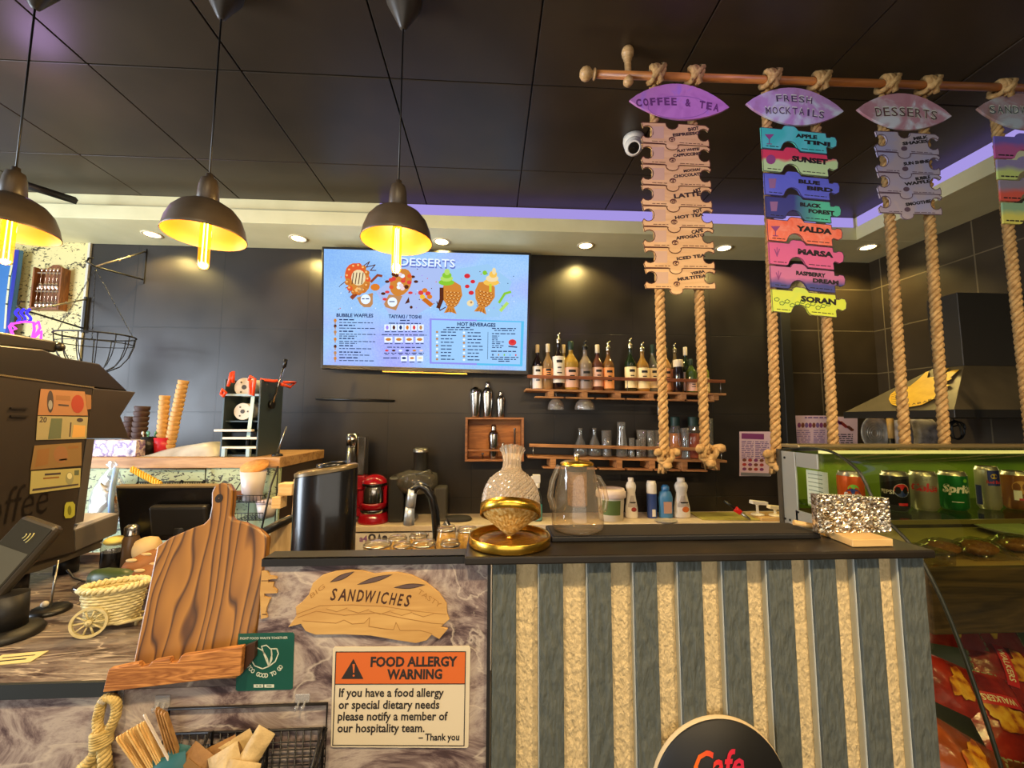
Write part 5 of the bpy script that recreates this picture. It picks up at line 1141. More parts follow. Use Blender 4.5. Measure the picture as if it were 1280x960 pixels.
for x0_, x1_, y, top, lab in ((1120, 1138, 2.6, 521, 'crinkled wrapped package right of the wooden-handled tool'), (1140, 1192, 2.66, 520, 'wide crinkled plastic package under the extractor hood'), (1205, 1262, 2.5, 522, 'wrapped silver package at the right under the extractor hood')):
    a, b = wp(x0_, top+4, y), wp(x1_, 557, y); w = b.x-a.x; H = a.z-1.3905; mb = MB(wrap); n = 10
    vs = []; fs = []
    for s_ in (0, 1):
        for i in range(n+1):
            for j in range(n+1):
                u, v = i/n, j/n; e = math.sin(PI*u)**.5*math.sin(PI*v)**.5; vs.append((u*w-w/2, (.012+.035*e)*(1 if s_ else -1)+random.uniform(-.006, .006)*e, v*H))
    m_ = (n+1)**2
    for s_ in (0, 1):
        for i in range(n):
            for j in range(n):
                q = [s_*m_+i*(n+1)+j, s_*m_+(i+1)*(n+1)+j, s_*m_+(i+1)*(n+1)+j+1, s_*m_+i*(n+1)+j+1]; fs.append(tuple(q if s_ == 0 else q[::-1]))
    edge = [(i, 0) for i in range(n)]+[(n, j) for j in range(n)]+[(n-i, n) for i in range(n)]+[(0, n-j) for j in range(n)]
    for (i, j), (i2, j2) in zip(edge, edge[1:]+edge[:1]): fs.append((i2*(n+1)+j2, i*(n+1)+j, m_+i*(n+1)+j, m_+i2*(n+1)+j2))
    mb.add(vs, fs, True); tag(obj('wrapped_package', mb, loc=((a.x+b.x)/2, y, 1.3905)), lab, 'package', 'wrapped packages under the hood')
c = wp(1197, 538, 2.35); mb = MB(black); pts = []
for i in range(60): an = 2*PI*i/24; pts.append((.042*math.cos(an)+.006*math.sin(an*2.3), -.006+.0004*i, .055*math.sin(an)+.004*math.cos(an*1.7)))
hook = Vector((0, .02, hz-.03-c.z)); pts += [(.03, .02, .03), hook]
mb.tube(pts, .0045, 6); tag(obj('cable_coil', mb, loc=c), 'black coiled cable hanging from the hood edge behind a rope', 'cable')
# ================================================================== left rear unit with the cone and sealing equipment
UY = 2.25; UZ = wp(230, 572, UY).z; ux1 = wp(350, 577, UY).x
t = thing('print_covered_unit', 'tall unit with a rough wooden top and letter-printed front at the left rear', 'cabinet', (ux1, UY, 0))
rough = wood('rough_top', (150, 104, 60), (198, 154, 102), 2.5, 'X', .6, 1, 6, 3)
mb = MB(rough); mb.box(-1.6, 0, 0, .58, UZ-.055, UZ); obj('top', mb, t, bevel=.003)
scr = scribble('letter_print', (176, 188, 146), (70, 70, 52))
mb = MB(scr); mb.box(-1.6, -.004, .012, .03, 0, UZ-.056); obj('front_panel', mb, t)
mb = MB(M('dark_stain', (48, 34, 26), .6)); mb.box(-1.6, -.004, .0301, .57, 0, UZ-.056); obj('carcass', mb, t)
def on_unit(px, y): return Vector((wp(px, 560, y).x, y, UZ+.0005))
y = 2.36; a = on_unit(125, y); b = on_unit(180, y); w = b.x-a.x; H = wp(150, 550, y).z-UZ
boxp = noisy('purple_print', [(.40, (226, 220, 226)), (.5, (120, 96, 170)), (.56, (230, 224, 230)), (.7, (90, 80, 130))], 16, .5)
mb = MB(boxp); mb.box(-w/2, w/2, -.05, .05, 0, H); tag(obj('printed_box', mb, loc=(a+b)/2, bevel=.002), 'white carton with purple print on the wooden top at the left', 'carton')
waf = M('wafer', (206, 160, 96), .7); waf2 = M('choc_wafer', (72, 50, 44), .7)
def cone_stack(px, base, top, rpx, y, mat, lab, grp, n, lean=0., z0=None):
    p = Vector((wp(px, 560, y).x, y, UZ+.001 if z0 is None else z0)); H = wp(px, top, y).z-p.z; r = rpx*y/F; st = H/(n+1.2)
    mb = MB(mat); mb.lathe([(.001, .0), (r*.62, 0), (r*.72, st*.9), (r*.98, st*1.5), (r, st*1.7), (r, st*2.1), (r*.9, st*2.1), (r*.66, st*.8)], 16); mb.cyl((0, 0, st*.3), (0, 0, st*.5), r*.72, r*.74, 14)
    o = obj('wafer_cup', mb, loc=p); tag(o, lab, 'wafer cup', grp)
    o.rotation_euler = (0, lean, 0)
    for i in range(1, n): c = o.copy(); COL.objects.link(c); c.location = p + Vector((math.sin(lean)*st*i + random.uniform(-.001, .001), 0, math.cos(lean)*st*i))
y = 2.42
cone_stack(160, 560, 520, 7, 2.55, waf2, 'dark chocolate wafer cup in the shorter brown stack on the left unit', 'shorter stack of chocolate wafer cups', 6, .03)
cone_stack(172, 560, 507, 7.5, 2.50, waf2, 'dark chocolate wafer cup in the taller brown stack on the left unit', 'taller stack of chocolate wafer cups', 8, .03)
p = on_unit(205, y); r = 10.5*y/F; H = wp(205, 547, y).z-UZ
mb = MB(M('red_cup', (206, 36, 50), .4)); mb.lathe([(.001, 0), (r*.82, 0), (r, H), (r*.94, H), (r*.77, .004), (.001, .004)], 24); tag(obj('red_tub', mb, loc=p), 'red plastic tub holding two stacks of wafer cups', 'tub')
cone_stack(201, 548, 494, 5.4, y, waf, 'golden wafer cup in the shorter pale stack in the red tub', 'shorter stack of golden wafer cups', 11, .0, UZ+.006)
cone_stack(210.5, 548, 474, 5.6, y-.005, waf, 'golden wafer cup in the tall leaning stack in the red tub', 'taller leaning stack of golden wafer cups', 15, .13, UZ+.006)
p = on_unit(186, 2.40); r = 8*2.4/F; H = wp(186, 546, 2.4).z-UZ; t = thing('spoon_pot', 'black pot of dessert spoons left of the red tub', 'pot', p)
mb = MB(black); mb.lathe([(.001, 0), (r*.8, 0), (r, H), (r*.92, H), (r*.74, .004), (.001, .004)], 20); obj('pot', mb, t)
for k in range(5):
    a = k*1.3; mb = MB(M('spoon_pastel', (200, 196, 190), .4) if k % 2 else M('spoon_green', (70, 130, 90), .4)); mb.tube([(r*.3*math.cos(a), r*.3*math.sin(a), .006), (r*.75*math.cos(a), r*.75*math.sin(a), H*1.15)], .003, 6); mb.ball((r*.8*math.cos(a), r*.8*math.sin(a), H*1.2), .008, 8, 1.3, sy=.5); obj('spoon', mb, t)
p = on_unit(245, 2.44); mb = MB(noisy('poly_bag', [(.35, (168, 162, 150)), (.65, (206, 200, 188))], 8, .4, bump=.5))
n = 12; vs = []; fs = []
for i in range(n+1):
    for j in range(n+1):
        u, v = i/n*2-1, j/n*2-1; e = max(0, 1-u**4)*max(0, 1-v**4); vs.append((u*.20, v*.13, e*(.055+.035*u)+random.uniform(0, .006)*e))
for i in range(n):
    for j in range(n): fs.append((i*(n+1)+j, (i+1)*(n+1)+j, (i+1)*(n+1)+j+1, i*(n+1)+j+1))
mb.add(vs, fs, True); vs2 = [(x, y_, 0) for x, y_, z in vs]; mb.add(vs2, [f[::-1] for f in fs]); tag(obj('stacked_bags', mb, loc=p), 'flat grey-white pile of bags beside the cup sealing machine', 'bags')
# cup sealing machine
y = 2.30; a = on_unit(275, y); b = on_unit(322, y); W_ = b.x-a.x; D = .24; H = wp(300, 474, y).z-UZ
t = thing('cup_sealer', 'slate grey cup sealing machine with film reels and orange clips on the left unit', 'sealing machine', (a.x, y, UZ+.0005))
sl = M('slate_metal', (70, 84, 90), .4, .3); lt = M('slate_light', (170, 196, 204), .4)
mb = MB(sl); mb.box(0, .008, 0, D, 0, H); mb.box(W_-.008, W_, 0, D, 0, H); mb.box(.0081, W_-.0081, D-.01, D, .004, H-.01); mb.box(.0081, W_-.0081, .0, D-.011, 0, .01); mb.box(.0081, W_-.0081, .02, D-.011, H*.44, H*.46); obj('housing', mb, t, bevel=.001)
for z in (.78, .22, .10): mb = MB(lt if z > .5 else white_pl); mb.box(.0082, W_-.0082, .0, .02 if z > .5 else .04, H*z, H*z+.012); obj('cross_bar', mb, t, bevel=.001)
mb = MB(white_pl); mb.box(-.02, W_*.9, -.03, -.001, H*.32, H*.35); obj('front_bar', mb, t, bevel=.003)
for z, r in ((H*.90, .052), (H*.58, .046)):
    mb = MB(M('film_reel', (212, 206, 190), .5)); mb.cyl((W_*.45, .03, z), (W_*.45, .17, z), r, n=28); mb.use(M('reel_hole', (70, 66, 60), .6)); mb.cyl((W_*.45, .0285, z), (W_*.45, .0299, z), r*.25, n=14)
    for q in range(3): an = q*2.1; mb.cyl((W_*.45+r*.6*math.cos(an), .0285, z+r*.6*math.sin(an)), (W_*.45+r*.6*math.cos(an), .0299, z+r*.6*math.sin(an)), r*.1, n=8)
    obj('film_reel', mb, t)
mb = MB(M('film', (196, 220, 210), .3)); mb.box(W_*.62, W_*.72, .012, .014, H*.24, H*.98, R(3, 'Y')); obj('film_strip', mb, t)
mb = MB(black); mb.box(.03, W_-.03, .03, .12, H*.24, H*.31); mb.cyl((W_*.5, .08, .012), (W_*.5, .08, H*.23), .012, n=10); obj('press', mb, t, bevel=.002)
for x in (.02, W_-.05): mb = MB(lt); mb.box(x, x+.02, -.02, -.001, 0, .045); obj('foot', mb, t, bevel=.002)
orc = M('orange_clip', (232, 76, 36), .35)
for q in ([(.0, -.02, H*.80), (.012, -.03, H*.86), (.024, -.02, H*.82), (.012, -.02, H*.77), (.0, -.02, H*.80)], [(.028, -.01, H*.90), (.034, 0, H*1.08), (.044, 0, H*1.10), (.046, 0, H*.95)],
          [(W_*.72, -.02, H*.98), (W_*.78, -.03, H*1.03), (W_*.9, -.03, H*1.0), (W_*.88, -.03, H*.78), (W_*.8, -.03, H*.8), (W_*.76, -.02, H*.98)], [(W_*.9, .02, H*1.0), (W_*1.2, .06, H*.99), (W_*1.26, .07, H*1.0)], [(W_*1.28, .1, H*.96), (W_*1.40, .16, H*.93), (W_*1.46, .2, H*1.0), (W_*1.30, .12, H*.99)]):
    mb = MB(orc); mb.tube(q, .0085, 7); obj('orange_clip', mb, t)
lv0 = Vector((W_+.012, .10, H*.68)); e = wp(358, 449, y+.10) - t.location
mb = MB(black); mb.cyl((W_, .10, H*.68), (W_+.02, .10, H*.68), .024, n=16); obj('lever_hub', mb, t)
mb = MB(chrome); mb.cyl(lv0, lv0+(e-lv0)*.84, .006, n=10); lv = obj('lever', mb, t); mb = MB(black); mb.cyl(lv0+(e-lv0)*.82, e, .0105, n=12); obj('lever_grip', mb, lv)
p = on_unit(347, 2.33); e = wp(358, 533, 2.33)-p; t = thing('straw_rod', 'thin steel rod on a small black base beside the cup sealer', 'rod', p)
mb = MB(black); mb.lathe([(.001, 0), (.03, 0), (.026, .01), (.008, .016), (.001, .018)], 16); obj('base', mb, t); mb = MB(steel); mb.cyl((0, 0, .015), e, .004, n=8); obj('rod', mb, t)
# wire baskets hung on the unit's front
wire = M('black_wire', (26, 23, 22), .45)
def wire_basket(lab, c, W_, H, D, div, loc, grp=None, r=.0022):
    """hung on a wall behind it; local origin at the back, lower middle; opens upward, dividers slope to the front"""
    t = thing('wire_basket', lab, 'basket', loc, group=grp)
    mb = MB(wire); z1 = H
    fr = [(-W_/2, 0, 0), (W_/2, 0, 0), (W_/2, 0, z1), (-W_/2, 0, z1)]; mb.tube(fr, r*1.2, 6, True)
    zt = z1*c; mb.tube([(-W_/2, -.0, zt), (W_/2, 0, zt)], r, 6)
    mb.tube([(-W_/2, 0, zt), (-W_/2, -D, zt*.45), (W_/2, -D, zt*.45), (W_/2, 0, zt)], r*1.2, 6); mb.tube([(-W_/2, 0, 0), (-W_/2, -D, 0), (W_/2, -D, 0), (W_/2, 0, 0)], r*1.2, 6); obj('frame', mb, t)
    mb = MB(wire); nx = int(W_/.012)
    for i in range(1, nx): x = -W_/2+W_*i/nx; mb.tube([(x, -.001, zt), (x, -.001, 0), (x, -D, 0), (x, -D, zt*.45)], r*.6, 4)
    for k in range(1, int(zt/.012)): z = k*.012; mb.tube([(-W_/2, -.001, z), (W_/2, -.001, z)], r*.6, 4)
    for k in range(1, int(zt*.45/.012)): z = k*.012; mb.tube([(-W_/2, -D, z), (W_/2, -D, z)], r*.6, 4)
    for k in range(1, int(D/.012)): mb.tube([(-W_/2, -.012*k, 0), (W_/2, -.012*k, 0)], r*.6, 4)
    obj('mesh', mb, t)
    for u in div:
        x = -W_/2+W_*u; mb = MB(wire); mb.tube([(x, -.002, 0), (x, -.002, zt*1.03), (x, -.01, zt*1.06), (x, -D*.45, zt*.82), (x, -D, zt*.45), (x, -D, 0)], r, 6)
        for k in range(1, 7): f = k/7; mb.tube([(x, -D*f, .0), (x, -D*f, zt*(1-.55*f))], r*.6, 4)
        for k in range(1, int(zt/.014)): z = k*.014; f = min(1, max(.0, (1-z/zt)/.55)); mb.tube([(x, -.002, z), (x, -D*f, z)], r*.6, 4)
        obj('divider', mb, t)
    return t
y = UY-.001; a, b = wp(170, 645, y), wp(258, 586, y)
wire_basket('black wire basket hung on the letter-printed front behind the till screen', .72, b.x-a.x, b.z-a.z, .10, (.34, .67, 1.0), ((a.x+b.x)/2, y-.004, a.z), None, .0036)
p = wp(183, 596, 2.18); mb = MB(M('yellow_twine', (232, 180, 40), .7))
q = wp(200, 606, 2.17)-wp(163, 586, 2.19)
for k in range(3): mb.helix(-q/2+Vector((0, 0, .008*(k-1))), q/2+Vector((0, 0, .008*(k-1))), .005, .005, .03, 2, 5, 8)
tag(obj('yellow_twine', mb, loc=p), 'bundle of twisted yellow twine over the wire basket', 'twine')
# rack with cups
y = UY-.002; a, b = wp(308, 688, y), wp(348, 583, y); t = thing('wire_rack', 'narrow black wire rack with lidded cups on the end of the printed unit', 'rack', ((a.x+b.x)/2, y-.004, a.z)); W_ = b.x-a.x; H = b.z-a.z
mb = MB(wire); mb.tube([(-W_/2, 0, 0), (W_/2, 0, 0), (W_/2, 0, H), (-W_/2, 0, H)], .003, 6, True); mb.tube([(W_/2, 0, H), (W_/2+.02, -.10, H*.8), (W_/2-.02, -.13, .0), (W_/2, 0, 0)], .0045, 6); mb.tube([(-W_/2, 0, H), (-W_/2, -.12, H*.76), (-W_/2, -.13, 0), (-W_/2, 0, 0)], .003, 6); obj('frame', mb, t)
for zf in (.02, .42, .62):
    mb = MB(wire); z = H*zf
    for k in range(6): mb.tube([(-W_/2, -.024*k, z), (W_/2, -.024*k, z)], .0014, 4)
    for k in range(9): x = -W_/2+W_*k/8; mb.tube([(x, 0, z), (x, -.12, z), (x, -.12, z+.035)], .0014, 4)
    mb.tube([(-W_/2, -.12, z+.035), (W_/2, -.12, z+.035)], .002, 4); obj('shelf', mb, t)
rk = t.location
pc = glass('frosted_cup', (222, 214, 208), .12)
def lid_cup(lab, x, z, r, H, lidm, dome=False):
    c = thing('cup', lab, 'cup', rk+Vector((x, -.06, z)), group='cups in the narrow wire rack')
    mb = MB(M('cup_grey', (206, 196, 196), .4)); mb.lathe([(.001, 0), (r*.72, 0), (r, H), (r*.95, H), (r*.68, .004), (.001, .004)], 20); obj('cup', mb, c)
    mb = MB(lidm); mb.lathe([(.001, 0), (r*1.04, .0005), (r*1.06, .004), (r*1.06, .014), (.001, .016)], 24); ld = obj('lid', mb, c, (0, .01 if dome else 0, H+(.016 if dome else 0))); ld.rotation_euler = (math.radians(24 if dome else 0), 0, 0)
    return c
cork = noisy('cork', [(.3, (196, 132, 66)), (.7, (222, 160, 90))], 60, .8)
lid_cup('grey cup with a round cork lid in the wire rack', -.02, H*.62+.003, .06, wp(317, 582, 2.19).z-rk.z-H*.62-.03, cork, True)
lid_cup('grey cup with a pale lilac lid in front in the wire rack', .055, H*.42+.003, .048, .07, M('lilac_lid', (206, 190, 200), .4))
c = rk+Vector((-.10, -.06, H*.62+.003)); mb = MB(M('brown_bowl', (132, 84, 62), .5)); mb.lathe([(.001, 0), (.03, 0), (.055, .02), (.068, .036), (.062, .036), (.04, .014), (.001, .008)], 24); tag(obj('bowl', mb, loc=c), 'shallow brown bowl at the left of the wire rack', 'bowl')
c = rk+Vector((.02, -.06, H*.02+.003)); mb = MB(M('cream_lump', (216, 200, 170), .6)); mb.lathe([(.001, 0), (.05, .0), (.05, .03), (.02, .07), (.012, .09), (.001, .095)], 18); tag(obj('squeeze_cap', mb, loc=c), 'cream cone-shaped nozzle at the bottom of the wire rack', 'nozzle')
# plastic bag with cones, hanging on the unit
c = wp(137, 614, 2.2); t = thing('cone_bag', 'clear plastic bag of waffle cones hanging on the printed unit', 'bag', c)
mb = MB(glass('bag_film', (236, 240, 244), .10, bump=(26, .9), rough=.2, edge=.5, painted_sheen=.12)); pr = [(.015, .15), (.03, .13), (.012, .115), (.05, .07), (.085, 0), (.095, -.08), (.09, -.15), (.06, -.18), (.001, -.185)]
mb.lathe(pr, 26, sy=.40, tf=T(0, -.0, 0)); obj('bag', mb, t)
conem = tiled('cone_wafer', (206, 160, 110), (150, 104, 66), .02, .02, .7, 0, 0, 'XZ', .003)
for k, (x, z, an) in enumerate(((-.02, -.06, 28), (.035, -.09, 20), (-.045, -.03, 34))):
    mb = MB(conem if k == 1 else M('cone_paper', (226, 216, 196), .6)); mb.lathe([(.003, -.085), (.034, .06), (.036, .075), (.031, .07), (.003, -.075)], 18, T(x, 0, z) @ R(an, 'Y')); obj('cone', mb, t)
mb = MB(M('blue_ribbon', (150, 180, 226), .4)); mb.tube([(.05, -.03, .12), (.052, -.045, .04), (.05, -.045, -.04), (.056, -.045, -.10)], .012, 6); obj('ribbon', mb, t)
# ================================================================== left wall decorations
y = WY-.06; a, b = wp(40, 385, y), wp(78, 331, y); W_ = b.x-a.x; H = b.z-a.z
t = thing('spoon_rack', 'brown wooden rack of silver souvenir spoons on the letter wallpaper', 'spoon rack', ((a.x+b.x)/2, WY-.009, a.z))
rw = wood('rack_wood', (108, 62, 32), (160, 100, 52), 4, 'Z', .5)
mb = MB(rw); hw = W_/2; top = [(hw, H*.92), (hw*.5, H*.97), (hw*.2, H*1.04), (-hw*.2, H*1.04), (-hw*.5, H*.97), (-hw, H*.92)]
mb.prism([(-hw, 0), (hw, 0)]+top, -.0, .012, Matrix(((1, 0, 0, 0), (0, 0, -1, 0), (0, 1, 0, 0), (0, 0, 0, 1)))); obj('back_board', mb, t)
mb = MB(rw); mb.box(hw, hw+.012, -.06, 0, -.01, H*.93); mb.box(-hw-.012, -hw, -.06, 0, -.01, H*.93); mb.box(-hw, hw, -.06, -.0121, -.01, .006); obj('sides', mb, t, bevel=.002)
for z in (H*.80, H*.38): mb = MB(M('rack_rail', (170, 150, 130), .4)); mb.box(-hw, hw, -.045, -.03, z, z+.008); obj('rail', mb, t)
sp = M('spoon_silver', (240, 206, 180), .2, 1.)
rack0 = t.location
s0 = None
for row, z, n_ in ((0, H*.84, 5), (1, H*.42, 6)):
    for k in range(n_):
        x = (-hw*.55+hw*1.5*(k+.3*(k > 0))/5.2) if row == 0 else (-hw*.72+hw*1.5*k/5)
        loc = rack0+Vector((x, -.052, z))
        if s0 is None:
            mb = MB(sp); mb.ball((0, 0, .012), .011, 8, 1.1, sy=.4); mb.cyl((0, 0, .004), (0, 0, -.085), .0028, .0022, 6); mb.ball((0, 0, -.105), .016, 10, 1.4, sy=.4); s0 = obj('souvenir_spoon', mb, loc=loc); tag(s0, 'small silver souvenir spoon hanging in the brown spoon rack', 'spoon', 'spoons in the spoon rack')
        else: c = s0.copy(); COL.objects.link(c); c.location = loc
# wire hanging basket on brackets
y = WY-.30
def bracket(lab, wall_px, tip_px, y, wy):
    o = wp(*wall_px, wy); tip = wp(*tip_px, y)-o; t = thing('wall_bracket', lab, 'bracket', o, group='wrought iron brackets'); H = .26
    mb = MB(wire); mb.box(-.008, .008, -.006, 0, -H*.62, H*.38); obj('wall_plate', mb, t)
    mb = MB(wire); mb.tube([(0, -.006, -H*.5), tip*.5+Vector((0, 0, -H*.25)), tip, tip+Vector((-.03, -.02, .02)), tip+Vector((-.03, -.01, .05)), tip+Vector((-.01, 0, .055))], .006, 6); obj('arm', mb, t)
    mb = MB(M('bracket_gilt', (190, 176, 150), .35, .8)); mb.tube([(0, -.006, H*.3), tip*.35+Vector((0, 0, H*.2)), tip*.98], .0055, 6); mb.ball(tip*.35+Vector((0, 0, H*.2)), .010, 8); mb.ball(tip*.55+Vector((0, 0, H*.12)), .009, 8); obj('strut', mb, t)
bracket('iron scroll bracket on the dark wall that holds the hanging wire basket', (181, 328), (118, 333), 2.7, WY-.001)
bracket('second iron scroll bracket over the spoon rack at the edge of the wallpaper', (106, 388), (32, 388), 2.62, WY-.016)
c = wp(120, 420, 2.7); hk = wp(119, 336, 2.7)-c; t = thing('hanging_basket', 'empty wire hanging basket on chains in front of the left wall', 'basket', c)
mb = MB(wire); Rb = wp(162, 424, 2.7).x-c.x
ring = lambda r, z: [(r*math.cos(2*PI*i/32), r*math.sin(2*PI*i/32)*.8, z) for i in range(32)]
mb.tube(ring(Rb, 0), .005, 6, True); mb.tube(ring(Rb*.95, -.05), .003, 5, True)
for k in range(14): an = 2*PI*k/14; mb.tube([(Rb*math.cos(an)*f, Rb*math.sin(an)*.8*f, z) for f, z in ((1, 0), (.97, -.06), (.86, -.13), (.66, -.19), (.36, -.225), (.05, -.235))], .003, 5)
obj('wire_bowl', mb, t)
for an in (0.15, 2.3, 4.3):
    mb = MB(wire); p1 = Vector((Rb*math.cos(an), Rb*math.sin(an)*.8, 0)); N = 26
    for k in range(N):
        a_ = p1.lerp(hk, k/N); b_ = p1.lerp(hk, (k+1)/N); m_ = (a_+b_)/2; d_ = (b_-a_).normalized(); s_ = d_.cross(Vector((0, 1, 0)) if k % 2 else Vector((1, .2, 0))).normalized()*.0045
        mb.tube([a_, m_+s_, b_, m_-s_], .0016, 4, True)
    obj('chain', mb, t)
# blue board and neon cup at the far left
y = WY-.07; o = wp(15, 370, y); t = thing('blue_board', 'tall blue surfboard-like board with a pale wavy stripe at the left edge', 'board', o)
pl = Plane(MB(), y, o); bb = [(24, 312), (20, 345), (12, 400), (8, 440), (-60, 440), (-60, 312)]; pl.poly(bb, 0, M('board_blue', (70, 130, 200), .35), .03); obj('board', pl.mb, t, bevel=.004)
pl = Plane(MB(), y, o); pl.poly([(24, 312), (20, 345), (12, 400), (8, 440), (4, 440), (8, 398), (15, 345), (18, 312)], .002, M('board_navy', (50, 60, 170), .35)); pl.line([(14, 318), (15, 330), (12, 345), (10, 362), (8, 380), (6, 410)], 2.6, .003, M('board_cream', (226, 226, 190), .4)); obj('stripes', pl.mb, t)
y = 2.55; o = wp(35, 415, y); t = thing('neon_sign', 'neon cup sign with blue steam and pink cup behind the coffee machine', 'neon sign', o)
nb, npk = E('neon_blue', (60, 50, 255), 2.2), E('neon_pink', (255, 70, 220), 2.4)
for k in range(3):
    mb = MB(nb); pts = [wp(22+k*7+2.6*math.sin(v*1.9), 402-v*4.4, y)-o for v in [i*.4 for i in range(10)]]; mb.tube(pts, .0065, 8); obj('steam_tube', mb, t)
mb = MB(npk); mb.tube([wp(*q, y)-o for q in ((16, 404), (12, 408), (14, 414), (20, 411), (14, 405), (30, 402), (42, 403), (43, 412), (40, 424), (30, 430), (20, 426), (14, 414))], .0065, 8); obj('cup_tube', mb, t)
mb = MB(npk); mb.tube([wp(*q, y)-o for q in ((43, 406), (48, 402), (50, 410), (44, 420), (40, 424), (52, 414), (51, 426))], .006, 8); obj('handle_tube', mb, t)
mb = MB(black_satin); d0, d1 = wp(12, 430, y+.03)-o, wp(52, 430, y+.03)-o; mb.box(d0.x, d1.x, .02, .032, d0.z-.3, d0.z+.01); mb.box(d0.x, d1.x, -.1, .1, -o.z+UZ+.001, -o.z+UZ+.02); obj('stand', mb, t, bevel=.002)
# ================================================================== espresso machine seen from its side
EX = -1.13
YZ = Matrix(((0, 0, 1, 0), (1, 0, 0, 0), (0, 1, 0, 0), (0, 0, 0, 1)))
o = Vector((EX, .98, ZL)); t = thing('espresso_machine', 'large black espresso machine seen from the side at the left, with banknotes stuck on it', 'coffee machine', o)
def yz(px, py): p = xp(px, py, EX); return (p.y-o.y, max(p.z-o.z, .004))
brown_blk = noisy('machine_panel', [(.3, (48, 41, 35)), (.7, (58, 50, 42))], 5, .42); mdark = M('machine_dark', (34, 29, 25), .38)
L_ = -.85
mb = MB(brown_blk); mb.prism([yz(-60, 460), yz(117, 484), yz(108, 548), yz(93, 662), yz(95, 690), yz(-60, 733)], L_, 0, YZ); obj('side_panel', mb, t, bevel=.004)
mb = MB(mdark); mb.prism([yz(-60, 425), yz(60, 437), yz(85, 447), yz(130, 455), yz(165, 489), yz(117, 483.5), yz(-60, 459.5)], L_, -.012, YZ); obj('top_panel', mb, t, bevel=.003)
mb = MB(mdark); mb.prism([yz(-60, 405), yz(0, 412), yz(86, 427), yz(86, 441), yz(60, 436.5), yz(-60, 424)], L_, -.03, YZ); mb.ball((-.03, yz(89, 434)[0], yz(89, 434)[1]), .012, 12); obj('cup_rail', mb, t, bevel=.004)
mb = MB(brown_blk); mb.prism([yz(117.5, 485), yz(171, 490), yz(152, 520), yz(163, 548), yz(108.5, 548)], L_, -.002, YZ); obj('group_head_cover', mb, t, bevel=.003)
mb = MB(M('machine_column', (96, 90, 86), .35, .4)); mb.prism([yz(109, 548.5), yz(119, 548.5), yz(105, 652), yz(94, 655)], -.05, -.001, YZ); obj('column', mb, t, bevel=.001)
mb = MB(M('tray_grey', (98, 92, 86), .45, .2)); mb.prism([yz(94, 663), yz(150, 642), yz(146, 667), yz(95, 689)], L_, -.001, YZ); tr = obj('drip_tray', mb, t, bevel=.002)
mb = MB(M('tray_paper', (206, 202, 206), .6)); mb.prism([yz(100, 656), yz(144, 641), yz(148, 642.4), yz(96, 662)], -.12, -.004, YZ); obj('tray_cloth', mb, tr)
mb = MB(M('machine_base', (84, 76, 64), .5)); mb.prism([yz(-60, 742), yz(56, 714), yz(132, 685), yz(136, 672), yz(95, 690.5), yz(20, 711)], L_, -.012, YZ); obj('base', mb, t, bevel=.003)
for px, py in ((66, 712), (125, 690)):
    yy, zz = yz(px, py); mb = MB(black); mb.cyl((-.06, yy-.03, 0), (-.06, yy-.03, zz+.004), .026, n=14); obj('foot', mb, t)
mb = MB(M('machine_trim', (206, 190, 150), .25, .9)); mb.prism([yz(-60, 459.5), yz(117, 483.6), yz(117, 485.4), yz(-60, 462)], 0, .002, YZ); obj('chrome_strip', mb, t)
mb = MB(mdark)
for yv in (509, 519): mb.prism([yz(12, yv), yz(33, yv+.5), yz(33, yv+3), yz(12, yv+2.5)], 0, .004, YZ)
obj('vents', mb, t)
class XPlane:
    def __init__(s, org, d): s.mb = MB(); s.o = org; s.d = d
    def p(s, px, py, d=0.): return xp(px, py, EX+s.d+d)-s.o
    def poly(s, pts, d, mat):
        s.mb.use(mat); P = [s.p(x, y, d) for x, y in pts]; n = len(P); ar = sum(P[i].y*P[(i+1) % n].z-P[(i+1) % n].y*P[i].z for i in range(n))
        s.mb.add(P if ar > 0 else P[::-1], [tuple(range(n))])
    def text(s, st, a, b, h, d, mat, **k): p0, p1 = s.p(*a, d), s.p(*b, d); s.mb.use(mat); dd = (p1-p0).normalized(); s.mb.text(st, p0, p1, h, Vector((0, -dd.z, dd.y)), **k)
    def ell(s, cx, cy, rx, ry, d, mat, n=14): s.poly([(cx+rx*math.cos(2*PI*i/n), cy+ry*math.sin(2*PI*i/n)) for i in range(n)], d, mat)
xpn = XPlane(o, .0012); xpn.text('Coffee', (-52, 672), (60, 640), .09, 0, M('script_dark', (30, 25, 22), .3), bold=-.012, shear=.3); obj('lettering', xpn.mb, t)
def note(lab, q, col, draw):
    c = xp(sum(x for x, y in q)/4, sum(y for x, y in q)/4, EX+.0016); n_ = thing('banknote', lab, 'banknote', c, group='banknotes on the espresso machine')
    X_ = XPlane(c, .0016); X_.poly(q, 0, col); obj('note', X_.mb, n_); X_ = XPlane(c, .0016); draw(X_); obj('print', X_.mb, n_)
nd = M('note_dark', (70, 60, 62), .6); nr_ = M('note_red', (156, 62, 46), .6); ng = M('note_green', (96, 106, 82), .6); nk = M('note_brown', (140, 100, 56), .6)
def n1(X_): X_.ell(63, 502, 4, 14, .0003, nd); X_.ell(63, 506, 2.6, 6, .0006, M('note_clear', (150, 150, 150), .3)); X_.ell(97, 505, 8, 11.5, .0003, nr_); X_.poly([(73, 505), (86, 506), (86, 508), (73, 507)], .0003, nd); X_.poly([(70, 494), (88, 495), (88, 501), (70, 500)], .0003, M('note_peach', (146, 104, 68), .6)); X_.poly([(107, 493), (114, 494), (114, 511), (109, 512)], .0003, M('note_peach', (146, 104, 68), .6))
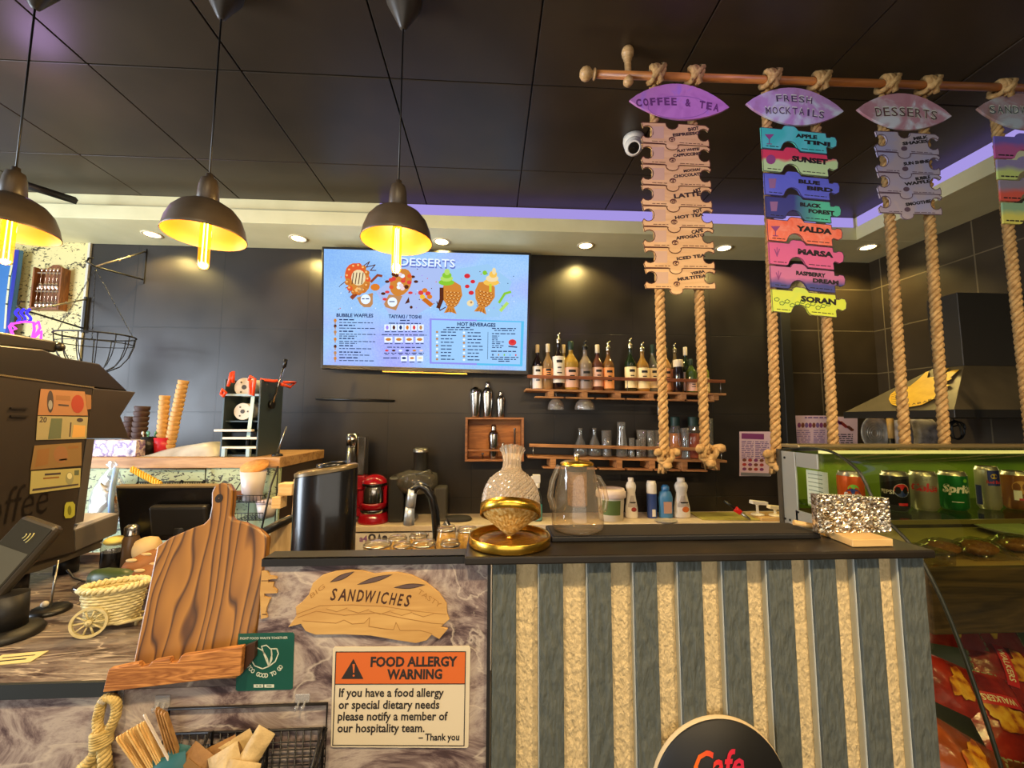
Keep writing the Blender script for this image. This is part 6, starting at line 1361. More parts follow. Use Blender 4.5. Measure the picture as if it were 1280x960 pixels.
def n2(X_): X_.text('20', (49, 527.5), (58, 528), .014, .0003, nd, bold=.02); X_.poly([(64, 523), (78, 523), (76, 548), (60, 549)], .0003, ng); X_.poly([(88, 528), (89.5, 528), (88, 546), (86.5, 546)], .0003, nd); X_.ell(100, 525, 4, 2.6, .0003, nd); X_.poly([(92, 531), (107, 532), (106, 546), (90, 547)], .0003, M('note_sand', (206, 160, 90), .6))
def n3(X_): X_.ell(76, 568, 9, 11, .0003, M('note_peach', (146, 104, 68), .6)); X_.poly([(47, 562), (62, 560), (60, 580), (44, 584)], .0003, nk); X_.poly([(74, 574), (84, 573), (84, 575), (74, 576)], .0003, nd); X_.poly([(85, 558), (98, 557), (98, 560), (85, 561)], .0003, nk)
def n4(X_): X_.ell(87, 598, 5, 8, .0003, M('note_face', (150, 150, 110), .6)); X_.ell(87, 595, 3.2, 4, .0006, M('note_pale', (214, 210, 160), .6)); X_.poly([(56, 592), (76, 590.5), (76, 593), (56, 594.5)], .0003, nd); X_.poly([(54, 597), (74, 595.5), (74, 597.5), (54, 599)], .0003, nk); X_.poly([(41, 611), (98, 604.5), (98, 606.5), (40, 614)], .0003, nd); X_.poly([(93, 588), (99, 587.5), (98.5, 594), (93, 594)], .0003, ng)
note('orange banknote with a dark window, topmost on the espresso machine', [(51, 486), (106, 489.5), (110, 519.5), (47, 519)], M('note_orange', (164, 118, 82), .6), n1)
note('beige banknote marked 20, second from the top', [(47, 520), (110, 521), (108, 548.5), (45, 550)], M('note_beige', (160, 150, 112), .6), n2)
note('brown worn banknote, third from the top', [(43, 557), (102, 553), (102, 582), (38, 587.5)], M('note_worn', (136, 108, 66), .6), n3)
note('yellow-green banknote with a portrait, lowest of the four', [(39, 589), (101, 585), (100, 609), (37, 617.5)], M('note_yellow', (176, 168, 108), .6), n4)
c = xp(86.5, 638, EX+.002); X_ = XPlane(c, .002); X_.poly([(83, 628), (91, 627), (94, 631), (93.5, 644), (89, 647.5), (82, 648), (80, 644), (81, 632)], 0, M('sticker_lime', (176, 178, 70), .5)); X_.ell(87, 638, 2.4, 6, .0004, M('sticker_olive', (120, 120, 40), .5)); tag(obj('sticker', X_.mb, loc=c), 'lime green octagonal sticker below the banknotes', 'sticker')
# ================================================================== things on the low counter
Zc = ZL+.0006
c = zp(6, 796, ZL); c.z = Zc; tt_ = wp(24, 702, c.y+.02)-c
t = thing('card_terminal', 'card payment terminal on a round black stand at the left edge', 'card terminal', c)
mb = MB(black_satin); mb.lathe([(.001, 0), (.054, 0), (.056, .006), (.05, .014), (.030, .018)], 32); mb.cyl((0, 0, .016), (0, 0, tt_.z-.055), .030, .028, 20); obj('stand', mb, t)
m = T(*(tt_+Vector((-.012, 0, 0)))) @ R(-16, 'Y') @ R(14, 'Z') @ R(-24, 'X'); m = T(*(tt_+Vector((-.02, 0, .0)))) @ R(20, 'Y') @ R(-26, 'X')
mb = MB(M('terminal_body', (58, 52, 44), .4)); mb.cbox((0, 0, 0), (.082, .026, .172), m); bd = obj('body', mb, t, bevel=.011, seg=3)
mb = MB(M('terminal_screen', (60, 60, 56), .12, coat=.5)); mb.cbox((0, -.0136, .012), (.068, .0012, .128), m); sc_ = obj('screen', mb, t)
mb = MB(M('terminal_icon', (206, 196, 120), .5))
for k in range(3): mb.tube([m @ Vector((-.004+.006*k+.004*math.cos(a), -.0148, .05+(.006+.003*k)*math.sin(a))) for a in (-1, -.5, 0, .5, 1)], .0009, 4)
mb.use(M('terminal_grey', (92, 92, 84), .2)); mb.cbox((0, -.0145, -.012), (.062, .0008, .07), m); obj('display', mb, sc_)
c = zp(62, 765, ZL); c.z = Zc; e = wp(73, 700, c.y+.03)-c; t = thing('menu_stand', 'thin wire stand on a round black base beside the card terminal', 'stand', c)
mb = MB(black); mb.lathe([(.001, 0), (.036, 0), (.036, .005), (.03, .010), (.001, .011)], 28); obj('base', mb, t); mb = MB(steel); mb.cyl((0, 0, .010), e, .0022, n=8); obj('rod', mb, t); mb = MB(white_pl); mb.ball((-.008, -.004, .018), .007, 8); obj('clip', mb, t)
c = zp(20, 824, ZL); c.z = Zc; mb = MB(M('sticky_label', (216, 200, 140), .6)); mb.box(-.035, .035, -.018, .018, 0, .0012, R(8, 'Z')); mb.use(ink); mb.box(-.025, .02, -.008, -.004, .00125, .0014, R(8, 'Z')); mb.box(-.025, .024, .004, .007, .00125, .0014, R(8, 'Z')); tag(obj('paper_label', mb, loc=c), 'small pale printed label stuck near the front of the marble counter', 'label')
# wicker cart
cw = zp(118, 796, ZL); ivory = noisy('ivory_wicker', [(.3, (206, 190, 130)), (.7, (232, 220, 170))], 80, .6, bump=.4)
k = cw.y/F; c = Vector((zp(143, 783, ZL).x, cw.y+.035, Zc)); t = thing('wicker_cart', 'small cream wicker cart with spoked wheels on the marble counter', 'wicker cart', c, 24)
bz = 15*k; RX, RY_ = 29*k, 17*k
mb = MB(ivory)
nst = 34
for i in range(11):
    z = bz*.55+.006*i+.003; f = .78+.20*(i/10)
    mb.tube([(RX*f*math.cos(2*PI*j/nst)*(1+.03*(-1)**(j+i)), RY_*f*math.sin(2*PI*j/nst)*(1+.03*(-1)**(j+i)), z+.012*math.cos(2*PI*j/nst)*(.0)) for j in range(nst)], .0036, 5, True)
mb.lathe([(.001, bz*.5), (RX*.76, bz*.5), (RX*.93, bz*.5+.066)], 34, sy=RY_/RX); obj('basket', mb, t)
mb = MB(ivory); zr = bz*.55+.07
for ph in (0, PI): mb.tube([((RX*1.04+.004*math.cos(j*PI/2+ph))*math.cos(2*PI*j/64), (RY_*1.04+.004*math.cos(j*PI/2+ph))*math.sin(2*PI*j/64), zr+.004*math.sin(j*PI/2+ph)) for j in range(64)], .0044, 5, True)
obj('braided_rim', mb, t)
mb = MB(noisy('straw_fill', [(.3, (170, 146, 76)), (.7, (214, 190, 112))], 60, .8, bump=.8)); mb.lathe([(RX*.88, bz*.5+.052), (RX*.5, bz*.5+.058), (.001, bz*.5+.054)], 24, sy=RY_/RX); obj('straw_filling', mb, t)
wr = 16.5*k
for sx, sy in ((-RX*.5, -RY_*1.1), (-RX*.5, RY_*1.1)):
    mb = MB(ivory); cc = T(sx, sy, wr) @ R(90, 'X')
    mb.lathe([(wr*.84, -.003), (wr, -.003), (wr, .003), (wr*.84, .003), (wr*.84, -.003)], 32, cc, smooth=False); mb.lathe([(.001, -.006), (wr*.2, -.005), (wr*.2, .005), (.001, .006)], 14, cc)
    for q in range(10): an = 2*PI*q/10; mb.cyl((wr*.17*math.cos(an), wr*.17*math.sin(an), 0), (wr*.87*math.cos(an), wr*.87*math.sin(an), 0), .0018, n=5, tf=cc)
    obj('wheel', mb, t)
mb = MB(ivory); mb.cyl((-RX*.5, -RY_*1.1, wr), (-RX*.5, RY_*1.1, wr), .003, n=8); mb.tube([(-RX*.5, -RY_*.8, wr), (RX*.3, -RY_*.7, bz*.5), (RX*1.5, -RY_*.5, bz*.62)], .0035, 6); mb.tube([(-RX*.5, RY_*.8, wr), (RX*.3, RY_*.7, bz*.5), (RX*1.5, RY_*.5, bz*.62)], .0035, 6); mb.cyl((RX*.8, -RY_*.3, 0), (RX*.8, -RY_*.3, bz*.55), .003, n=6); mb.cyl((RX*.8, RY_*.3, 0), (RX*.8, RY_*.3, bz*.55), .003, n=6); obj('undercarriage', mb, t)
# bread
crust = noisy('crust', [(.3, (104, 60, 26)), (.6, (146, 92, 44)), (.8, (176, 124, 68))], 9, .6, bump=.2); bunm = noisy('bun', [(.3, (186, 156, 106)), (.7, (212, 186, 138))], 10, .6)
def loaf(lab, a, b, r, mat, sl=True):
    c = (a+b)/2; d_ = b-a; L = d_.length; t = thing('bread', lab, 'bread', c, group='loaves heaped behind the wooden board'); q = d_.to_track_quat('Z', 'Y').to_matrix().to_4x4()
    mb = MB(mat); mb.lathe([(.001, -L/2), (r*.5, -L*.47), (r*.85, -L*.36), (r, -L*.1), (r, L*.1), (r*.85, L*.36), (r*.5, L*.47), (.001, L/2)], 18, q); obj('loaf', mb, t)
    if sl:
        mb = MB(bunm)
        for k in (-.25, 0, .25): mb.ball(q @ Vector((0, 0, L*k)) + Vector((0, -.45, .85)).normalized()*r*.93, r*.3, 8, .5, sx=1.5, sy=.6)
        obj('scores', mb, t)
loaf('brown crusty loaf leaning left of the wooden board, upper one', wp(150, 720, 1.02), wp(222, 690, 1.10), .030, crust)
loaf('brown crusty loaf lying lower, nearer the wicker cart', wp(160, 733, .98), wp(232, 700, 1.06), .028, crust)
loaf('round pale bun on top of the brown loaves', wp(166, 690, 1.08), wp(202, 683, 1.10), .030, bunm, False)
c = wp(140, 722, 1.0); mb = MB(M('green_veg', (58, 74, 34), .4)); mb.lathe([(.001, -.05), (.016, -.045), (.02, -.02), (.02, .03), (.014, .05), (.001, .056)], 16, R(90, 'Y') @ R(10, 'X')); tag(obj('cucumber', mb, loc=c), 'dark green cucumber behind the wicker cart', 'vegetable')
c = zp(112, 742, ZL); c.z = Zc; mb = MB(glass('bag_clear', (236, 234, 236), .25, bump=(40, .9), rough=.1)); mb.ball((0, 0, .016), .03, 14, .5, sx=1.2); tag(obj('clear_bag', mb, loc=c), 'small crumpled clear bag on the marble counter behind the cart', 'bag')
y = 1.24; c = Vector((wp(143, 700, y).x, y, Zc)); H = wp(143, 669, y).z-Zc; r = 12.5*y/F; t = thing('dark_jar', 'dark glass jar with a pale yellow top beside the espresso machine', 'jar', c)
mb = MB(black_gloss); mb.lathe([(.001, 0), (r*.9, 0), (r, .006), (r, H*.6)], 22); obj('body', mb, t); mb = MB(glass_ware); mb.lathe([(r, H*.601), (r*1.04, H*.7), (r*.9, H*.82), (r*1.05, H*.86)], 22); obj('shoulder', mb, t); mb = MB(M('butter', (226, 206, 110), .6)); mb.ball((0, 0, H*.86), r*.9, 14, .45); obj('filling', mb, t)
# till screen seen from behind
y = 1.27; a, b = wp(152, 612, y), wp(292, 604, y); t = thing('till_monitor', 'black till monitor seen from behind between machine and wooden board', 'monitor', ((a.x+b.x)/2, y, Zc))
W_ = b.x-a.x; z1 = wp(200, 606, y).z-Zc; z0 = .075; tl = T(0, 0, (z0+z1)/2) @ R(12, 'X'); h = z1-z0
mb = MB(black_gloss); mb.cbox((0, 0, 0), (W_, .016, h), tl); obj('screen_back', mb, t, bevel=.008, seg=3)
mb = MB(M('till_edge', (120, 104, 76), .4)); mb.cbox((0, .004, h/2), (W_*.98, .02, .005), tl); obj('top_edge', mb, t)
mb = MB(black_satin); mb.cbox((.03, -.022, -.01), (W_*.5, .028, h*.55), tl); obj('housing', mb, t, bevel=.008)
mb = MB(black_satin); mb.cyl((.03, -.0, .012), (.03, -.01, z0+.05), .024, n=14); mb.box(-.07, .13, -.08, .08, 0, .012); obj('stand', mb, t, bevel=.003)
c = Vector((wp(165, 664, 1.16).x, 1.16, Zc)); H = wp(165, 655, 1.16).z-Zc; t = thing('shaker_jar', 'small jar with a silver shaker lid beside the till monitor', 'jar', c); mb = MB(M('jar_brown', (90, 70, 50), .3)); mb.lathe([(.001, 0), (.018, 0), (.018, H*.75), (.014, H*.82)], 16); obj('body', mb, t); mb = MB(chrome); mb.lathe([(.016, H*.821), (.016, H*.95), (.008, H), (.001, H)], 16); obj('lid', mb, t)
mb = MB(black); pts = [xp(78, 690, EX+.03), zp(92, 722, ZL+.006), zp(120, 732, ZL+.006), zp(150, 727, ZL+.006), zp(200, 716, ZL+.006)]; pts[0] = zp(84, 712, ZL+.03)
tag(obj('power_cable', MB(black).tube([p_-pts[2] for p_ in pts], .003, 6), loc=pts[2]), 'thin black cable along the back of the marble counter', 'cable')
# ================================================================== chopping-board stand
LEAN = 13
b0 = Vector((wp(250, 820, .768).x, .768, ZL+.004)); t = thing('board_stand', 'burnt-grain wooden paddle board on a ledge stand at the counter corner', 'board stand', b0)
Rm = Matrix.Rotation(math.radians(-LEAN), 4, 'X'); nrm_ = (Rm @ Vector((0, -1, 0)))
def onb(px, py):
    d_ = ray(px, py); c0 = Vector((0, 0, CZ)); p = c0+d_*((b0-c0).dot(nrm_)/d_.dot(nrm_)); q = Rm.inverted() @ (p-b0); return (q.x, q.z)
ol = [(168, 822), (182, 752), (196, 683), (212, 672), (240, 660), (254, 655), (261, 648), (264, 632), (264, 616), (268, 607), (276, 603), (285, 605), (290, 613), (289, 630), (287, 645), (291, 650), (305, 653), (322, 661), (334, 671), (326, 740), (316, 815)]
pts2 = [onb(*q) for q in ol]; pts2[0] = (pts2[0][0], .001); pts2[-1] = (pts2[-1][0], .001)
m, nt, bs = nodes('burnt_board'); v = coords(nt, (1, 1, .22)); n1_ = nt.nodes.new('ShaderNodeTexNoise'); n1_.inputs['Scale'].default_value = 9; n1_.inputs['Detail'].default_value = 2; n1_.inputs['Distortion'].default_value = .3; nt.links.new(v, n1_.inputs['Vector'])
sx_ = nt.nodes.new('ShaderNodeSeparateXYZ'); nt.links.new(v, sx_.inputs[0]); mu0 = nt.nodes.new('ShaderNodeMath'); mu0.operation = 'MULTIPLY'; mu0.inputs[1].default_value = 62; nt.links.new(sx_.outputs[0], mu0.inputs[0])
mu = nt.nodes.new('ShaderNodeMath'); mu.operation = 'MULTIPLY_ADD'; mu.inputs[1].default_value = 9; nt.links.new(n1_.outputs[0], mu.inputs[0]); nt.links.new(mu0.outputs[0], mu.inputs[2]); pp = nt.nodes.new('ShaderNodeMath'); pp.operation = 'FRACT'; nt.links.new(mu.outputs[0], pp.inputs[0])
c1 = ramp(nt, pp.outputs[0], [(0, (78, 50, 22)), (.14, (138, 94, 40)), (.8, (172, 122, 54)), (.94, (96, 62, 28)), (1, (66, 42, 18))])
n2_ = nt.nodes.new('ShaderNodeTexNoise'); n2_.inputs['Scale'].default_value = 6; n2_.inputs['Detail'].default_value = 3; v2 = coords(nt, (1, 1, .35)); nt.links.new(v2, n2_.inputs['Vector'])
mx = nt.nodes.new('ShaderNodeMix'); mx.data_type = 'RGBA'; mx.blend_type = 'MULTIPLY'; mx.inputs[0].default_value = .9; nt.links.new(c1, mx.inputs[6]); nt.links.new(ramp(nt, n2_.outputs[0], [(.38, (255, 250, 245)), (.56, (226, 214, 204)), (.68, (120, 104, 96))]), mx.inputs[7])
nt.links.new(mx.outputs[2], bs.inputs['Base Color']); bs.inputs['Roughness'].default_value = .38; burnt = m
mb = MB(burnt)
hole = onb(274, 623)
mb.prism(pts2, 0, .018, Rm @ Matrix(((1, 0, 0, 0), (0, 0, 1, 0), (0, 1, 0, 0), (0, 0, 0, 1)))); bo = obj('paddle_board', mb, t, bevel=.003)
mb = MB(M('hole_dark', (30, 18, 12), .8)); mb.lathe([(.0075, -.0008), (.001, -.0009)], 18, Rm @ T(hole[0], 0, hole[1]) @ R(90, 'X') @ SC(1, 1.1, -1)); obj('hanging_hole', mb, bo)
ledgem = wood('ledge_wood', (140, 82, 36), (214, 146, 78), 3.2, 'X', .45, 1, 16, 5)
pl = Plane(MB(), .7335, b0); pl.poly([(135, 837), (172, 829), (176, 834), (186, 832), (190, 827), (212, 823), (213, 829), (222, 828), (226, 820), (303, 808.5), (300, 845), (128, 866)], 0, ledgem, .0105); obj('ledge', pl.mb, t, bevel=.0015)
mb = MB(ledgem); mb.box(-.10, .075, .745-b0.y, .80-b0.y, -.003, -.0005); obj('foot_board', mb, t)
mb = MB(M('strut_dark', (66, 40, 22), .5)); zt_ = .16; mb.box(-.012, .012, .062, .074, -.003, zt_+.03, R(0, 'X')); mb.box(-.012, .012, .0, .074, -.0004, .006); obj('strut', mb, t)
pl = Plane(MB(), .7465, b0); pl.poly([(304, 809), (319, 803), (318, 822), (304, 840)], 0, M('strut_dark', (66, 40, 22), .5), .008); obj('side_block', pl.mb, t)
# ================================================================== signs and stickers on the marble front
SYP = FY-.0005
XZ = lambda px, py: wp(px, py, FY)
def sgn(name, lab, cat, c, y=FY): o = wp(*c, y); return thing(name, lab, cat, o), o
t, o = sgn('sandwich_sign', 'plywood sandwich-shaped sign reading SANDWICHES on the marble front', 'sign', (462, 760))
out = [(360, 784), (367, 775), (370.5, 769), (369.5, 759), (377, 753), (386, 743), (391, 729), (403, 719), (420, 714), (437, 712.5), (453, 713.5), (468, 717.5), (480, 716), (497, 715.5), (515, 719), (532, 727.5), (549, 741), (558.5, 755), (559, 767), (562, 774), (554, 781), (551, 784), (560, 786), (549, 799), (539.5, 793.5), (533.5, 800.5), (520, 804), (497.5, 800.5), (463, 794.5), (429, 793), (394, 793.5), (382, 789), (376, 780)]
pl = Plane(MB(), FY-.001, o); pl.poly(out, .004, ply, .004); obj('board', pl.mb, t, bevel=.0005)
def leaf(pl, a, b, w, dy, mat):
    n = 8; dx, dy_ = b[0]-a[0], b[1]-a[1]; L = math.hypot(dx, dy_); nx, ny = -dy_/L, dx/L
    pl.poly([(a[0]+dx*i/n+nx*w*math.sin(PI*i/n), a[1]+dy_*i/n+ny*w*math.sin(PI*i/n)) for i in range(n+1)]+[(a[0]+dx*i/n-nx*w*math.sin(PI*i/n), a[1]+dy_*i/n-ny*w*math.sin(PI*i/n)) for i in range(n-1, 0, -1)], dy, mat)
pl = Plane(MB(), FY-.001, o); slit = M('slit_dark', (96, 76, 70), .6)
for a, b in (((412, 728), (443, 714.5)), ((446, 731), (491, 718)), ((492, 734.5), (532, 731))): leaf(pl, a, b, 3.2, .0043, M('slit_burn', (60, 36, 18), .7)); leaf(pl, (a[0]+1.5, a[1]-.4), (b[0]-1.5, b[1]+.4), 2.3, .0045, slit)
obj('slits', pl.mb, t)
pl = Plane(MB(), FY-.001, o); burn = M('burn_brown', (70, 38, 18), .7)
chars = 'SANDWICHES'; xs_ = [412.5, 422, 434, 445, 455.5, 470, 475.5, 486, 496, 504.5, 514]
for i, ch in enumerate(chars):
    x0_, x1_ = xs_[i], xs_[i+1]-1.6; f = lambda x: 750-3.5*math.sin((x-412)/102*PI)*.4+(x-412)*.085
    pl.text(ch, (x0_, f(x0_)), (x1_, f(x1_)), 13.5, .0043, burn, .022, .22)
ln = M('engraved', (170, 122, 60), .7)
pl.line([(370, 768), (400, 757), (440, 756), (480, 758), (520, 764), (558, 768)], .8, .0043, ln); pl.line([(372, 772), (395, 764), (430, 769), (470, 766), (505, 773), (540, 779), (554, 780)], .9, .0043, ln)
for k in range(5): leaf(pl, (408+k*27, 761+k*1.4), (434+k*27, 760+k*1.8), 3.6, .00425, M('engraved_fill', (206, 162, 92), .6)); pl.line([(408+k*27, 761+k*1.4), (421+k*27, 764.6+k*1.6), (434+k*27, 760+k*1.8)], .7, .0044, ln)
pl.line([(430, 775), (440, 780), (455, 779), (462, 772), (461, 783), (480, 786), (492, 787), (495, 778), (500, 788), (525, 788), (540, 792)], .8, .0043, ln); pl.line([(378, 776), (420, 779), (430, 775)], .8, .0043, ln)
pl.text('BIG', (389, 748), (407, 734), 5, .0043, ln, 0, .1); pl.text('TASTY', (521, 741), (549, 760), 6, .0043, ln); obj('lettering', pl.mb, t)
t, o = sgn('wooden_sign', 'cut-out plywood sign mostly hidden behind the right edge of the paddle board', 'sign', (332, 742))
pl = Plane(MB(), FY-.001, o); pl.poly([(333.5, 714), (337, 720), (345, 721), (346, 723.5), (335, 724.5), (335, 728), (342, 728), (341, 734), (346, 738), (346, 741.5), (330, 742), (330, 746), (338, 748), (333, 760), (332, 766), (334, 772), (326, 774), (325, 740), (327, 714)], .004, ply, .004); obj('board', pl.mb, t)
pl = Plane(MB(), FY-.001, o); pl.line([(327, 726), (342, 726)], .8, .0043, burn); pl.line([(328, 768), (333, 768)], 1.2, .0043, burn); obj('engraving', pl.mb, t)
t, o = sgn('green_sticker', 'dark green square sticker with a leaf outline below the paddle board', 'sticker', (331, 828))
grn_ = M('sticker_green', (22, 84, 72), .4); gw = M('sticker_cream', (214, 220, 200), .5)
pl = Plane(MB(), FY-.0006, o); pl.poly([(298, 792), (366, 790.5), (368, 793), (366, 860), (363.5, 862), (297, 864), (294.5, 862)], .0004, grn_, .0004); obj('sheet', pl.mb, t)
pl = Plane(MB(), FY-.0006, o); pl.text('FIGHT FOOD WASTE TOGETHER', (300, 799.5), (359.5, 798.5), 2.6, .0008, gw, .01)
for q in ([(336, 833), (328, 836), (318, 832), (313, 822), (314, 812), (320, 809), (328, 813), (334, 823), (336, 833)], [(336, 833), (330, 818), (327, 808), (333, 806.5), (339, 812), (340, 824), (336, 833)], [(336, 833), (340, 818), (339, 811), (346, 811), (348, 817), (344, 827), (336, 833)]): pl.line(q, 1.4, .0008, gw)
arcs = 'TOO GOOD TO GO'
for i, ch in enumerate(arcs):
    if ch == ' ': continue
    an = math.radians(205-230*(i+.5)/len(arcs)); cx, cy, r_ = 331, 822, 24
    th = 150-(i+.5)/len(arcs)*122; a_ = math.radians(180-28-(i+.5)/len(arcs)*124); px_, py_ = 331+26*math.cos(a_), 821+26*math.sin(a_); tx, ty = math.sin(a_), -math.cos(a_)
    pl.text(ch, (px_-tx*2.1, py_-ty*2.1), (px_+tx*2.1, py_+ty*2.1), 4.8, .0008, gw, .03)
pl.rect(317, 855.5, 329, 859.5, .0008, gw); pl.rect(330.5, 855.5, 342.5, 859.5, .0008, gw); pl.words(320, 857.5, 328, .001, grn_, 1.2); pl.words(333, 857.5, 341, .001, grn_, 1.2); obj('print', pl.mb, t)
t, o = sgn('allergy_sign', 'white and orange FOOD ALLERGY WARNING sign on the marble front', 'sign', (501, 872))
sw_ = M('sign_white', (222, 208, 178), .5); so_ = M('sign_orange', (214, 106, 44), .5); sb_ = M('sign_black', (46, 40, 36), .5)
pl = Plane(MB(), FY-.0006, o); pl.poly([(418, 809), (586, 808), (588, 810), (585.5, 933), (583.5, 935), (415.5, 934), (413.5, 932), (416, 811)], .002, sw_, .002); obj('plate', pl.mb, t)
pl = Plane(MB(), FY-.0006, o); pl.poly([(420, 815.5), (582, 815), (581, 855), (419, 855.5)], .0023, so_)
pl.line([(420, 815), (582, 814.6), (580, 932.3), (415.8, 931.6), (420, 815)], 1.1, .0026, sb_); pl.line([(419, 855.3), (581, 854.8)], 1.1, .0026, sb_)
pl.poly([(441.8, 823.5), (454.3, 848.7), (426.5, 848.7)], .0026, sb_); pl.poly([(440.6, 830), (443.6, 830), (442.8, 841), (441.4, 841)], .0029, so_); pl.ell(442.1, 844.6, 1.4, 1.4, .0029, so_, 10)
pl.text('FOOD ALLERGY', (463, 833.2), (571.5, 832.6), 10.8, .0026, sb_, .04); pl.text('WARNING', (483.5, 848.8), (552.5, 848.4), 10.8, .0026, sb_, .04)
for s_, x0_, x1_, yb in (('If you have a food allergy', 423.5, 554.5, 871), ('or special dietary needs', 423, 549, 886), ('please notify a member of', 422, 559.5, 900.5), ('our hospitality team.', 421.5, 530.5, 915.3), ('\u2013 Thank you', 523, 574, 925.6)): pl.text(s_, (x0_, yb), (x1_, yb-.3), 9.4 if x0_ < 500 else 7.6, .0026, sb_, .02)
obj('print', pl.mb, t)
# ================================================================== wire basket on the front with stirrers and sachets
y = FY-.002; a, b = wp(204, 1010, y), wp(410, 878, y); W_ = b.x-a.x; H = b.z-a.z
t = wire_basket('black wire basket hung on the marble front, holding stirrers and sachets', .745, W_, H, .085, (.285, .635, .985), ((a.x+b.x)/2, y-.003, a.z)); bk = t.location
hookm = glass('clear_plastic', (244, 244, 244), .12, edge=.6, painted_sheen=.2)
for px, py in ((203, 880), (378, 878)):
    c = wp(px, py, y); t = thing('adhesive_hook', 'clear hook at the left end of the wire basket frame' if px < 300 else 'clear hook near the right end of the wire basket frame', 'hook', c, group='clear adhesive hooks')
    mb = MB(hookm); mb.box(-.012, .012, -.0015, .0012, -.006, .014); obj('pad', mb, t, bevel=.001); mb = MB(hookm)
    for s_ in (-.005, .005): mb.tube([(s_, -.002, .004), (s_, -.006, -.004), (s_, -.012, -.004), (s_, -.013, .002)], .002, 6)
    obj('prongs', mb, t)
stk = wood('stirrer_wood', (222, 180, 112), (238, 204, 140), 5, 'Z', .6, .6); stk2 = wood('stirrer_brown', (150, 106, 56), (186, 142, 84), 5, 'Z', .6)
sm = {}
def stick(p0, p1, mat, w, lab, grp):
    d_ = p1-p0; L = d_.length; q = d_.to_track_quat('Z', 'Y').to_matrix().to_4x4(); mb = MB(mat)
    pr = [(-w/2, 0), (w/2, 0)]+[(w/2*math.cos(a), L-w/2+w/2*math.sin(a)) for a in [i*PI/6 for i in range(7)]]
    mb.prism(pr, -.0009, .0009, q @ Matrix(((1, 0, 0, 0), (0, 0, 1, 0), (0, 1, 0, 0), (0, 0, 0, 1)))); tag(obj('stir_stick', mb, loc=p0), lab, 'stirrer', grp)
rs = random.Random(3)
for k in range(9):
    f = k/8; top = wp(146+f*34, 921-f*20, y-.062+.006*(k % 3)); bot = wp(206+f*24, 1005, y-.030-.004*(k % 3)); stick(bot, top, stk, .011, 'flat wooden stirrer in the thick fan-shaped bundle', 'wooden stirrers in the thick bundle')
for k in range(4): top = wp(196+k*3.4, 884+k*2, y-.022-.004*k); bot = wp(228+k*5, 1000, y-.03); stick(bot, top, stk2, .008, 'brown wooden stirrer in the narrow bundle near the basket hook', 'stirrers in the narrow bundle')
stick(wp(222, 970, y-.05), wp(180, 893, y-.05), M('white_stick', (226, 216, 206), .5), .0035, 'single thin white stick between the two bundles of stirrers', None)
def sachet(lab, c, w, h, rz, rx, mat, mat2=None, grp='sachets in the wire basket'):
    n = 6; vs = []; fs = []
    for s_ in (1, -1):
        for i in range(n+1):
            for j in range(n+1): u, v_ = i/n*2-1, j/n*2-1; e = max(0, (1-u**4)*(1-v_**4)); vs.append((u*w/2, -s_*.006*e, v_*h/2))
    m_ = (n+1)**2
    for s_ in (0, 1):
        for i in range(n):
            for j in range(n): q = (s_*m_+i*(n+1)+j, s_*m_+(i+1)*(n+1)+j, s_*m_+(i+1)*(n+1)+j+1, s_*m_+i*(n+1)+j+1); fs.append(q if s_ == 0 else q[::-1])
    t = thing('sachet', lab, 'sachet', c, group=grp, rot=(math.radians(rx), math.radians(rz), 0)); mb = MB(mat); mb.add(vs, fs, True); obj('packet', mb, t)
    if mat2: mb = MB(mat2); mb.box(-w*.3, w*.3, -.0072, -.0062, -h*.12, h*.16); obj('print', mb, t)
teal = M('sachet_teal', (40, 96, 100), .4); kraft = noisy('sachet_kraft', [(.35, (132, 94, 52)), (.65, (170, 126, 72))], 26, .6, bump=.8, bd=.01); scream = noisy('sachet_cream', [(.35, (176, 146, 92)), (.65, (214, 186, 130))], 26, .6, bump=.8, bd=.01); kraft2 = M('sachet_print', (140, 104, 56), .6)
def at(px, py, d): return wp(px, py, y-d)
sachet('teal sachet behind the stirrers in the wire basket', at(226, 952, .03), .05, .045, 12, -10, teal)
sachet('teal sachet at the bottom of the narrow stirrer bundle', at(212, 968, .052), .05, .05, -14, -10, teal)
sachet('kraft brown sachet leaning in the first basket bay', at(242, 958, .045), .045, .05, 38, -14, kraft, kraft2)
sachet('long kraft sachet behind the cream sachets', at(272, 950, .030), .07, .045, -24, -10, kraft)
sachet('cream sachet with brown print standing highest in the middle bay', at(298, 934, .028), .032, .05, 62, -8, scream, kraft2)
sachet('cream paper sachet lying across the middle bay', at(282, 958, .055), .05, .045, -30, -20, scream)
sachet('folded cream sachet leaning on the divider', at(314, 944, .05), .03, .075, 30, -12, scream)
sachet('front cream sachet low in the middle bay', at(300, 972, .065), .05, .04, 10, -16, scream)
